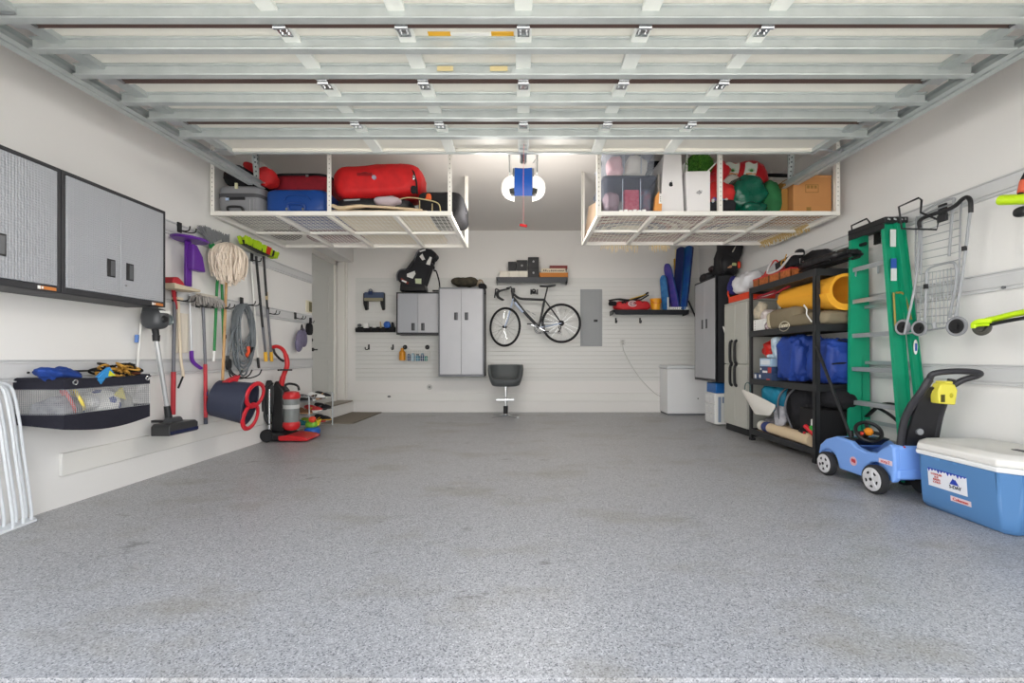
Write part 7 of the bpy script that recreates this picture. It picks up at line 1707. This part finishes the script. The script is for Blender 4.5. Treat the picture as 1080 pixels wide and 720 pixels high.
# ---------- right rack
def rug_mat():
    m = bpy.data.materials.new('woven_rug_pattern'); m.use_nodes = True; nt = m.node_tree; N = nt.nodes; L = nt.links
    b = N['Principled BSDF']; b.inputs['Roughness'].default_value = .95
    tc = N.new('ShaderNodeTexCoord'); mp = N.new('ShaderNodeMapping'); L.new(tc.outputs['Object'], mp.inputs[0]); mp.inputs['Scale'].default_value = (1.0,1.6,0)
    mp.inputs['Location'].default_value = (.42,0,0)
    ln = N.new('ShaderNodeVectorMath'); ln.operation = 'LENGTH'
    # medallions repeating every 1.1 m
    sx = N.new('ShaderNodeSeparateXYZ'); L.new(mp.outputs[0], sx.inputs[0])
    pp = N.new('ShaderNodeMath'); pp.operation = 'PINGPONG'; pp.inputs[1].default_value = .62; L.new(sx.outputs[0], pp.inputs[0])
    cb = N.new('ShaderNodeCombineXYZ'); L.new(pp.outputs[0], cb.inputs[0]); L.new(sx.outputs[1], cb.inputs[1]); L.new(cb.outputs[0], ln.inputs[0])
    n = N.new('ShaderNodeTexNoise'); n.inputs['Scale'].default_value = 28; L.new(mp.outputs[0], n.inputs['Vector'])
    v = N.new('ShaderNodeTexVoronoi'); v.inputs['Scale'].default_value = 22; L.new(mp.outputs[0], v.inputs['Vector'])
    ad = N.new('ShaderNodeMath'); ad.operation = 'MULTIPLY_ADD'; L.new(n.outputs['Fac'], ad.inputs[0]); ad.inputs[1].default_value = .07; L.new(ln.outputs['Value'], ad.inputs[2])
    cr = N.new('ShaderNodeValToRGB'); cr.color_ramp.interpolation = 'CONSTANT'; e = cr.color_ramp.elements
    e[0].position = 0; e[0].color = hexlin('#e2d9c4'); e[1].position = .24; e[1].color = hexlin('#3f3f5c')
    for p_, c_ in ((.30,'#cfc3b2'),(.35,'#4a4866'),(.43,'#9c5a52'),(.50,'#d6cab8'),(.56,'#7c4a4a'),(.62,'#cdbfae'),(.70,'#8f5550')): q = e.new(p_); q.color = hexlin(c_)
    L.new(ad.outputs[0], cr.inputs[0])
    c2 = N.new('ShaderNodeValToRGB'); c2.color_ramp.interpolation = 'CONSTANT'; e = c2.color_ramp.elements
    e[0].position = 0; e[0].color = hexlin('#4c4a63'); e[1].position = .28; e[1].color = hexlin('#d8cdbb'); q = e.new(.55); q.color = hexlin('#a4645a'); q = e.new(.68); q.color = hexlin('#dcd2c1')
    sc_ = N.new('ShaderNodeSeparateColor'); L.new(v.outputs['Color'], sc_.inputs[0]); L.new(sc_.outputs[0], c2.inputs[0])
    mx = N.new('ShaderNodeMix'); mx.data_type = 'RGBA'; mx.inputs[0].default_value = .22; L.new(cr.outputs[0], mx.inputs[6]); L.new(c2.outputs[0], mx.inputs[7])
    L.new(mx.outputs[2], b.inputs['Base Color']); return m
t = thing('woven_rug', 'patterned red and navy woven rug with cream fringe flat on the right rack', 'rug', (1.6,4.85,ZD))
g = MB(); g.sheet(lambda u, v: (.75+1.80*u, 4.305+1.085*v, ZD+.001), 20, 8, .008); part('pile', g, rug_mat(), t)
g = MB(); rnd = random.Random(31)
def fringe(x0, x1, n, y, dx=.0):
    for k in range(n):
        x = x0+(x1-x0)*k/n+rnd.uniform(-.004,.004); g.tube([(x,y-.02,ZD+.0),(x+dx*.4,y+.008,ZD-.02),(x+dx+rnd.uniform(-.015,.015),y+.014,ZD-.06-rnd.uniform(.01,.07))], .0035, 4)
fringe(.98,1.45,26,5.425); fringe(1.58,1.82,24,4.30+1.09+.03)
part('fringe', g, mat('fringe_cream','#d9c190',.9), t)
t = thing('woven_rug', 'second patterned rug with golden fringe at the right end of the right rack', 'rug', (2.8,4.85,ZD))
g = MB(); g.sheet(lambda u, v: (2.50+.55*u, 4.95+.44*v, ZD+.013), 8, 6, .008); part('pile', g, bpy.data.materials['woven_rug_pattern'], t)
g = MB(); 
for k in range(64):
    f_ = k/64; x = 2.92+.12*(f_); y = 5.40-.75*f_; g.tube([(x-.02,y,ZD+.012),(x+.02,y+.002,ZD-.03),(x+.03+rnd.uniform(-.02,.02),y+rnd.uniform(-.02,.02),ZD-.05-rnd.uniform(0,.04))], .0032, 4)
part('fringe', g, mat('fringe_gold','#cfb170',.9), t)
# brown flat board at left end
g = MB(); g.bar((.735,5.12,ZD),(.735,5.12,ZD+.0),.01,.01) if 0 else None
g.prism([(4.40,ZD-.0),(5.36,ZD),(5.36,ZD+.05),(5.0,ZD+.30),(4.50,ZD+.17)], .748, .765, 'dz'); solo('brown_board', 'thin brown board standing on edge at the left end of the right rack', 'board', g, mat('brown_board','#7d6b5a',.7), (.755,4.9,ZD))
# clear bins
CLB = mat('clear_bin','#c9cfdb',.12,alpha=.3); CLD = mat('clear_bin_smoky','#7d8494',.12,alpha=.33)
def clear_bin(lab, x0, x1, y0, y1, z0, z1, m, lidm, inside):
    t = thing('storage_bin', lab, 'bin', ((x0+x1)/2,(y0+y1)/2,z0))
    def sec(k): return octo2(x0+.02*(1-k), x1-.02*(1-k), y0+.02*(1-k), y1-.02*(1-k), .03)
    def octo2(a, b, c_, d, e): return [(a+e,c_),(b-e,c_),(b,c_+e),(b,d-e),(b-e,d),(a+e,d),(a,d-e),(a,c_+e)]
    g = MB(); n = 8; secs = [(sec(0),z0),(sec(1),z1-.02)]
    vs = [(p[0],p[1],z) for pts, z in secs for p in pts]
    g.add(vs, [(k,(k+1)%n,n+(k+1)%n,n+k) for k in range(n)]+[tuple(range(n-1,-1,-1))]); part('tub', g, m, t)
    g = MB(); a, b = sec(1.5), sec(1.5); vs = [(p[0],p[1],z) for z in (z1-.022,z1) for p in a]
    g.add(vs, [(k,(k+1)%n,n+(k+1)%n,n+k) for k in range(n)]+[tuple(range(n-1,-1,-1)), tuple(range(n,2*n))]); part('lid', g, lidm, t, bev=.005)
    for x in (x0+.36*(x1-x0), x0+.70*(x1-x0)):
        g = MB(); g.box((x-.004,y0+.002,z0+.02),(x+.004,y0+.012,z1-.03)); part('rib', g, mat('bin_rib','#a6acb9',.2), t)
    g = MB(); g.box((x0-.008,(y0+y1)/2-.05,z1-.06),(x0+.006,(y0+y1)/2+.05,z1-.0)); part('latch', g, GREY, t)
    return t
bx0, bx1 = .80, 1.325
clear_bin('lower clear plastic bin with smoky lid on the right rack', bx0, bx1, 4.34, 4.98, ZD+.012, ZD+.375, CLD, mat('smoky_lid','#565b66',.3), 0)
clear_bin('upper clear plastic bin stacked on the smoky lidded bin', bx0+.02, bx1, 4.34, 4.98, ZD+.378, ZD+.66, CLB, mat('clear_lid','#aab0bb',.2), 0)
g = MB(); g.box((1.01,4.365,ZD+.04),(1.16,4.45,ZD+.25)); solo('pink_box', 'pink red box inside the lower clear bin', 'box', g, mat('pink_red','#cc4560',.6,var=(30,.5,'#e38a98')), (1.08,4.41,ZD+.04), bev=.01)
g = MB(); g.blob((.90,4.48,ZD+.15), (.075,.10,.12), e=.8, amp=.03, fq=12, seed=32); solo('mauve_clothes', 'mauve grey clothes at the left inside the lower clear bin', 'clothes', g, mat('mauve_clothes','#a68f98',.9), (.9,.52,ZD+.03) if 0 else (.9,4.52,ZD+.03))
g = MB(); g.blob((1.24,4.50,ZD+.16), (.055,.12,.14), e=.7, amp=.02, fq=12, seed=33); solo('blue_clothes', 'blue grey clothes at the right inside the lower clear bin', 'clothes', g, mat('blue_grey_clothes','#66788c',.9,var=(20,.6,'#a4606a')), (1.22,4.55,ZD+.03))
g = MB(); g.blob((.93,4.45,ZD+.50), (.085,.08,.11), e=.8, amp=.02, fq=12, seed=34); solo('pink_plush', 'pale pink soft toy inside the upper clear bin', 'toy', g, mat('pale_pink','#e3b9c2',.9), (.93,4.5,ZD+.39))
g = MB(); g.blob((1.14,4.46,ZD+.50), (.11,.09,.11), e=.8, amp=.03, fq=10, seed=35); solo('white_plush', 'white soft toy inside the upper clear bin', 'toy', g, mat('plush_white','#dfdcd6',.95), (1.13,4.55,ZD+.39))
g = MB(); 
for k in range(6): g.box((.95+.045*k,4.305,ZD+.012),(.985+.045*k,4.33,ZD+.024+.006*(k%2)))
solo('white_strip', 'row of small white pieces on the deck in front of the lower clear bin', 'strip', g, WHITEP, (1.08,4.32,ZD+.012))
# white cartons
WC = mat('white_carton','#e8e6e6',.4)
def slab(t, pts, y0, y1, m, nm_='carton'): g = MB(); g.prism(pts, y0, y1, 'uz'); return part(nm_, g, m, t, bev=.003)
t = thing('white_carton', 'tall white carton with black apple mark on the right rack', 'box', (1.46,4.6,ZD))
slab(t, [(1.36,ZD+.01),(1.60,ZD+.01),(1.57,ZD+.588),(1.40,ZD+.588)], 4.34, 5.0, WC)
# bitten apple mark: body, bite and leaf
acx, acz = 1.468, ZD+.29
def apple_outline():
    pts = []
    for k in range(44):
        a = 2*PI*k/44
        r = .021*(1+.10*math.cos(2*a)*-1 + .05*math.cos(3*(a+PI/2))*-1)
        x, z = math.cos(a)*r, math.sin(a)*r*1.02
        if abs(x) < .008 and z > 0: z -= .004*(1-abs(x)/.008)
        if abs(x) < .006 and z < 0: z += .002*(1-abs(x)/.006)
        bx, bz, br = .0235, .003, .0095
        d = math.hypot(x-bx, z-bz)
        if d < br: x = bx-(math.sqrt(max(0, br*br-(z-bz)**2)))
        pts.append((acx+x, acz+z))
    return pts
g = MB(); g.prism(apple_outline(), 4.3365, 4.3395, 'uz'); lf = [(acx+.001,acz+.024),(acx+.003,acz+.031),(acx+.010,acz+.036),(acx+.009,acz+.028)]; g.prism(lf, 4.3365, 4.3395, 'uz'); part('mark', g, BLKM, t)
g = MB(); g.box((1.345,4.36,ZD+.012),(1.362,4.95,ZD+.40)); solo('grey_board', 'grey board standing between the clear bins and the tall white carton', 'board', g, mat('grey_board','#8d8882',.7), (1.355,4.6,ZD+.01))
t = thing('white_carton', 'shorter white carton with thin grey letters beside the tall one', 'box', (1.72,4.6,ZD))
slab(t, [(1.625,ZD+.01),(1.855,ZD+.01),(1.855,ZD+.42),(1.61,ZD+.415)], 4.33, 4.95, WC)
lettering('dji', .05, (1.742,4.328,ZD+.21), (1,0,0), (0,0,1), mat('letter_grey','#6c6d72',.5), t, squash=1.2, shear=.2)
t = thing('small_carton', 'small orange and white carton at the foot of the tall white carton', 'box', (1.31,4.33,ZD))
slab(t, [(1.285,ZD+.01),(1.36,ZD+.01),(1.365,ZD+.16),(1.33,ZD+.20),(1.30,ZD+.15)], 4.285, 4.333, mat('carton_orange','#dd9850',.6))
g = MB(); g.prism([(1.33,ZD+.08),(1.363,ZD+.08),(1.365,ZD+.17),(1.335,ZD+.185)], 4.282, 4.2855, 'uz'); lb = part('white_label', g, WHITEP, t)
g = MB(); 
for k in range(3): g.box((1.343,4.280,ZD+.10+.02*k),(1.350,4.2825,ZD+.108+.02*k))
part('label_dots', g, BLKM, lb)
g = MB(); g.box((1.38,5.02,ZD+.01),(1.75,5.12,ZD+.83)); solo('black_board', 'black board standing behind the tall white carton', 'board', g, BLKF, (1.56,5.07,ZD+.01))
t = thing('grass_wreath', 'round green artificial grass wreath on top of the lettered white carton', 'wreath', (1.86,4.62,ZD+.43))
g = MB(); c_ = Vector((1.86,4.62,ZD+.585)); g.torus(c_, .075, .072, ax=(0.2,1,0), n=30, m=10); part('ring_core', g, mat('moss_green','#3f7a22',.9,bump=(60,1),var=(40,.8,'#23500f')), t)
g = MB(); rnd = random.Random(44)
for k in range(420):
    a = rnd.uniform(0,2*PI); b_ = rnd.uniform(0,2*PI); p0 = c_+Vector((math.cos(a)*(.075+.07*math.cos(b_)), -.07*abs(math.sin(b_)), math.sin(a)*(.075+.07*math.cos(b_)))); d_ = (p0-c_).normalized()*.012+Vector((rnd.uniform(-.012,.012),-.008,rnd.uniform(-.012,.012))); g.tube([p0,p0+d_], .002, 3)
part('blades', g, mat('grass_blade','#5f9a30',.8), t)
t = thing('paint_tray_rods', 'bundle of white plastic rods standing left of the green wreath', 'rods', (1.68,4.6,ZD+.42))
g = MB()
for k in range(5): g.cyl((1.64+.018*k,4.60+.005*k,ZD+.425),(1.645+.018*k,4.60,ZD+.60+.02*(k%2)),.007,n=8)
g.cyl((1.72,4.59,ZD+.43),(1.725,4.59,ZD+.76),.008,n=8); part('rod', g, WHITEP, t)
t = thing('selfie_rod', 'thin white rod leaning right of the lettered white carton', 'rod', (1.86,4.36,ZD+.425))
g = MB(); g.bar((1.84,4.36,ZD+.425),(1.97,4.38,ZD+.56),.022,.012); part('rod', g, WHITEP, t, bev=.003)
# red bags, green bag, boxes
def rb(name, lab, cat, c, r, m, **k): 
    g = MB(); g.blob(c, r, **k); return solo(name, lab, cat, g, m, (c[0],c[1],c[2]-r[2]))
REDP2 = mat('red_foil_bag','#cc1f2a',.3,var=(9,.5,'#a31420'),bump=(12,.6))
t = thing('snack_multipack', 'big red and white printed plastic bag with green leaf print', 'bag', (2.45,4.75,ZD+.28))
g = MB(); g.blob((2.33,4.82,ZD+.53), (.33,.16,.155), e=.6, amp=.03, fq=8, seed=41, n=40, m=18, rot=rot(0,-8,0)); part('body', g, REDP2, t)
for i, (x, w) in enumerate(((2.23,.075),(2.43,.065))):
    g = MB(); g.sheet(lambda u, v: (x-w+2*w*u+.02*(v-.5), 4.668-.014*math.sin(PI*v)-.010*math.sin(PI*u), ZD+.515+.13*v+.012*math.sin(7*u)), 8, 8, .003); wp = part('white_print', g, mat('print_pale','#d3dbd2',.4), t)
    g = MB(); rnd = random.Random(60+i)
    for k in range(9):
        a_ = R_(20+17*k); c0 = Vector((x,4.641,ZD+.545)); g.add([c0+Vector((-.006,0,0)), c0+Vector((.006,0,0)), c0+Vector((math.cos(a_)*.045,0,math.sin(a_)*.045)), c0+Vector((-.006,.004,0)), c0+Vector((.006,.004,0)), c0+Vector((math.cos(a_)*.045,.004,math.sin(a_)*.045))], [(0,1,2),(5,4,3),(0,3,4,1),(1,4,5,2),(2,5,3,0)])
    part('leaf_print', g, mat('print_green','#3c8f3a',.5), wp)
    g = MB(); g.sheet(lambda u, v: (x-w*.8+1.6*w*u, 4.660-.010*math.sin(PI*u), ZD+.522+.012*v), 6, 1, .003); part('orange_strip', g, mat('print_orange','#e08a3a',.5), wp)
rb('red_bag', 'bright red plastic bag left of the white and red multipack', 'bag', (2.03,4.62,ZD+.47), (.10,.12,.19), REDP2, e=.8, amp=.04, fq=9, seed=42, rot=rot(0,35,0), n=30)
rb('clear_film_bag', 'clear crumpled plastic film between red bag and green bag', 'bag', (2.17,4.62,ZD+.41), (.13,.09,.08), mat('clear_film','#b9b3ad',.2,bump=(20,.8)), e=.8, amp=.03, fq=11, seed=43)
t = thing('patterned_bag', 'red bag with dark opening and small colourful items behind the right rack post', 'bag', (1.99,4.45,ZD))
g = MB(); g.blob((2.0,4.47,ZD+.20), (.15,.11,.155), e=.6, amp=.03, fq=8, seed=45, rot=rot(0,12,0)); part('body', g, mat('red_fabric_bag','#bf2026',.6,var=(10,.5,'#e0392c')), t)
g = MB(); g.blob((1.98,4.37,ZD+.075), (.14,.05,.06), e=.6, amp=.02, fq=12, seed=46); part('dark_base', g, BLKF, t)
g = MB(); rnd = random.Random(47)
for k in range(16): g.mi(k%3); g.blob((1.90+rnd.uniform(-.02,.14),4.325+rnd.uniform(0,.03),ZD+.10+rnd.uniform(0,.05)), (.016,.012,.014), e=1, n=8, m=6)
part('small_items', g, [mat('bit_purple','#6e4d8c',.6), mat('bit_grey','#b7b2ac',.6), mat('bit_blue','#5f88ad',.6)], t)
GBG = mat('green_bin_bag','#0b5743',.25,var=(6,.5,'#083d30'),bump=(14,.9))
t = thing('green_bag', 'dark green shiny plastic bag bulging on the right rack', 'bag', (2.27,4.5,ZD))
g = MB(); g.blob((2.29,4.50,ZD+.22), (.20,.17,.21), e=.85, amp=.05, fq=5, seed=48, n=44, m=24, flat=.208); part('body', g, GBG, t)
g = MB(); g.blob((2.31,4.37,ZD+.06), (.13,.07,.055), e=.8, amp=.03, fq=13, seed=49, n=34, m=16, flat=.048); part('lower_fold', g, GBG, t)
rb('green_pouch', 'green fabric pouch between the shiny green bag and the brown carton', 'bag', (2.53,4.50,ZD+.19), (.085,.13,.18), mat('green_cloth','#23683a',.8,var=(14,.5,'#184a2a')), e=.7, amp=.03, fq=9, seed=50)
CDB = mat('cardboard','#bb8450',.75,var=(4,.3,'#a97443'))
t = thing('cardboard_box', 'brown cardboard box with printed stamp at the right end of the rack', 'box', (2.84,4.5,ZD))
g = MB(); g.box((2.68,4.33,ZD+.008),(3.06,4.78,ZD+.375)); part('carton', g, CDB, t, bev=.004)
g = MB(); g.box((2.68,4.326,ZD+.36),(3.06,4.56,ZD+.377)); g.box((2.678,4.33,ZD+.373),(3.062,4.55,ZD+.379)); part('flap', g, mat('cardboard_light','#c89360',.75), t, bev=.002)
g = MB()
for a, b, c_, d in ((2.80,2.93,.205,.210),(2.80,2.93,.28,.285),(2.80,2.805,.205,.285),(2.925,2.93,.205,.285)): g.box((a,4.3275,ZD+c_),(b,4.3305,ZD+d))
for k in range(3): g.box((2.815+.036*k,4.3275,ZD+.245),(2.84+.036*k,4.3305,ZD+.275))
g.box((2.81,4.3275,ZD+.008),(2.855,4.3305,ZD+.06)); part('stamp', g, mat('stamp_brown','#8c6a33',.7), t)
t = thing('cardboard_box', 'darker brown cardboard box side leaning left of the stamped box', 'box', (2.56,4.6,ZD))
g = MB(); g.prism([(2.53,ZD+.008),(2.674,ZD+.008),(2.670,ZD+.37),(2.64,ZD+.36)], 4.40, 4.9, 'uz'); part('carton', g, mat('cardboard_dark','#9a6f33',.8), t, bev=.004)
t = thing('black_tray', 'dark oval tray behind the garage door track on the right rack', 'tray', (2.86,4.9,ZD+.55))
g = MB(); g.lathe((2.86,4.90,ZD+.60), [(.001,0),(.13,.0),(.15,.02),(.145,.024),(.12,.008),(.001,.008)], ax=(0,-.5,1), n=32); part('tray_body', g, BLKM, t)
g = MB(); g.box((2.60,4.80,ZD+.02),(3.04,5.35,ZD+.52)); solo('pale_carton', 'pale carton standing behind the stamped brown box', 'box', g, mat('pale_carton','#cfc6bd',.7), (2.8,5.1,ZD+.01), bev=.005)
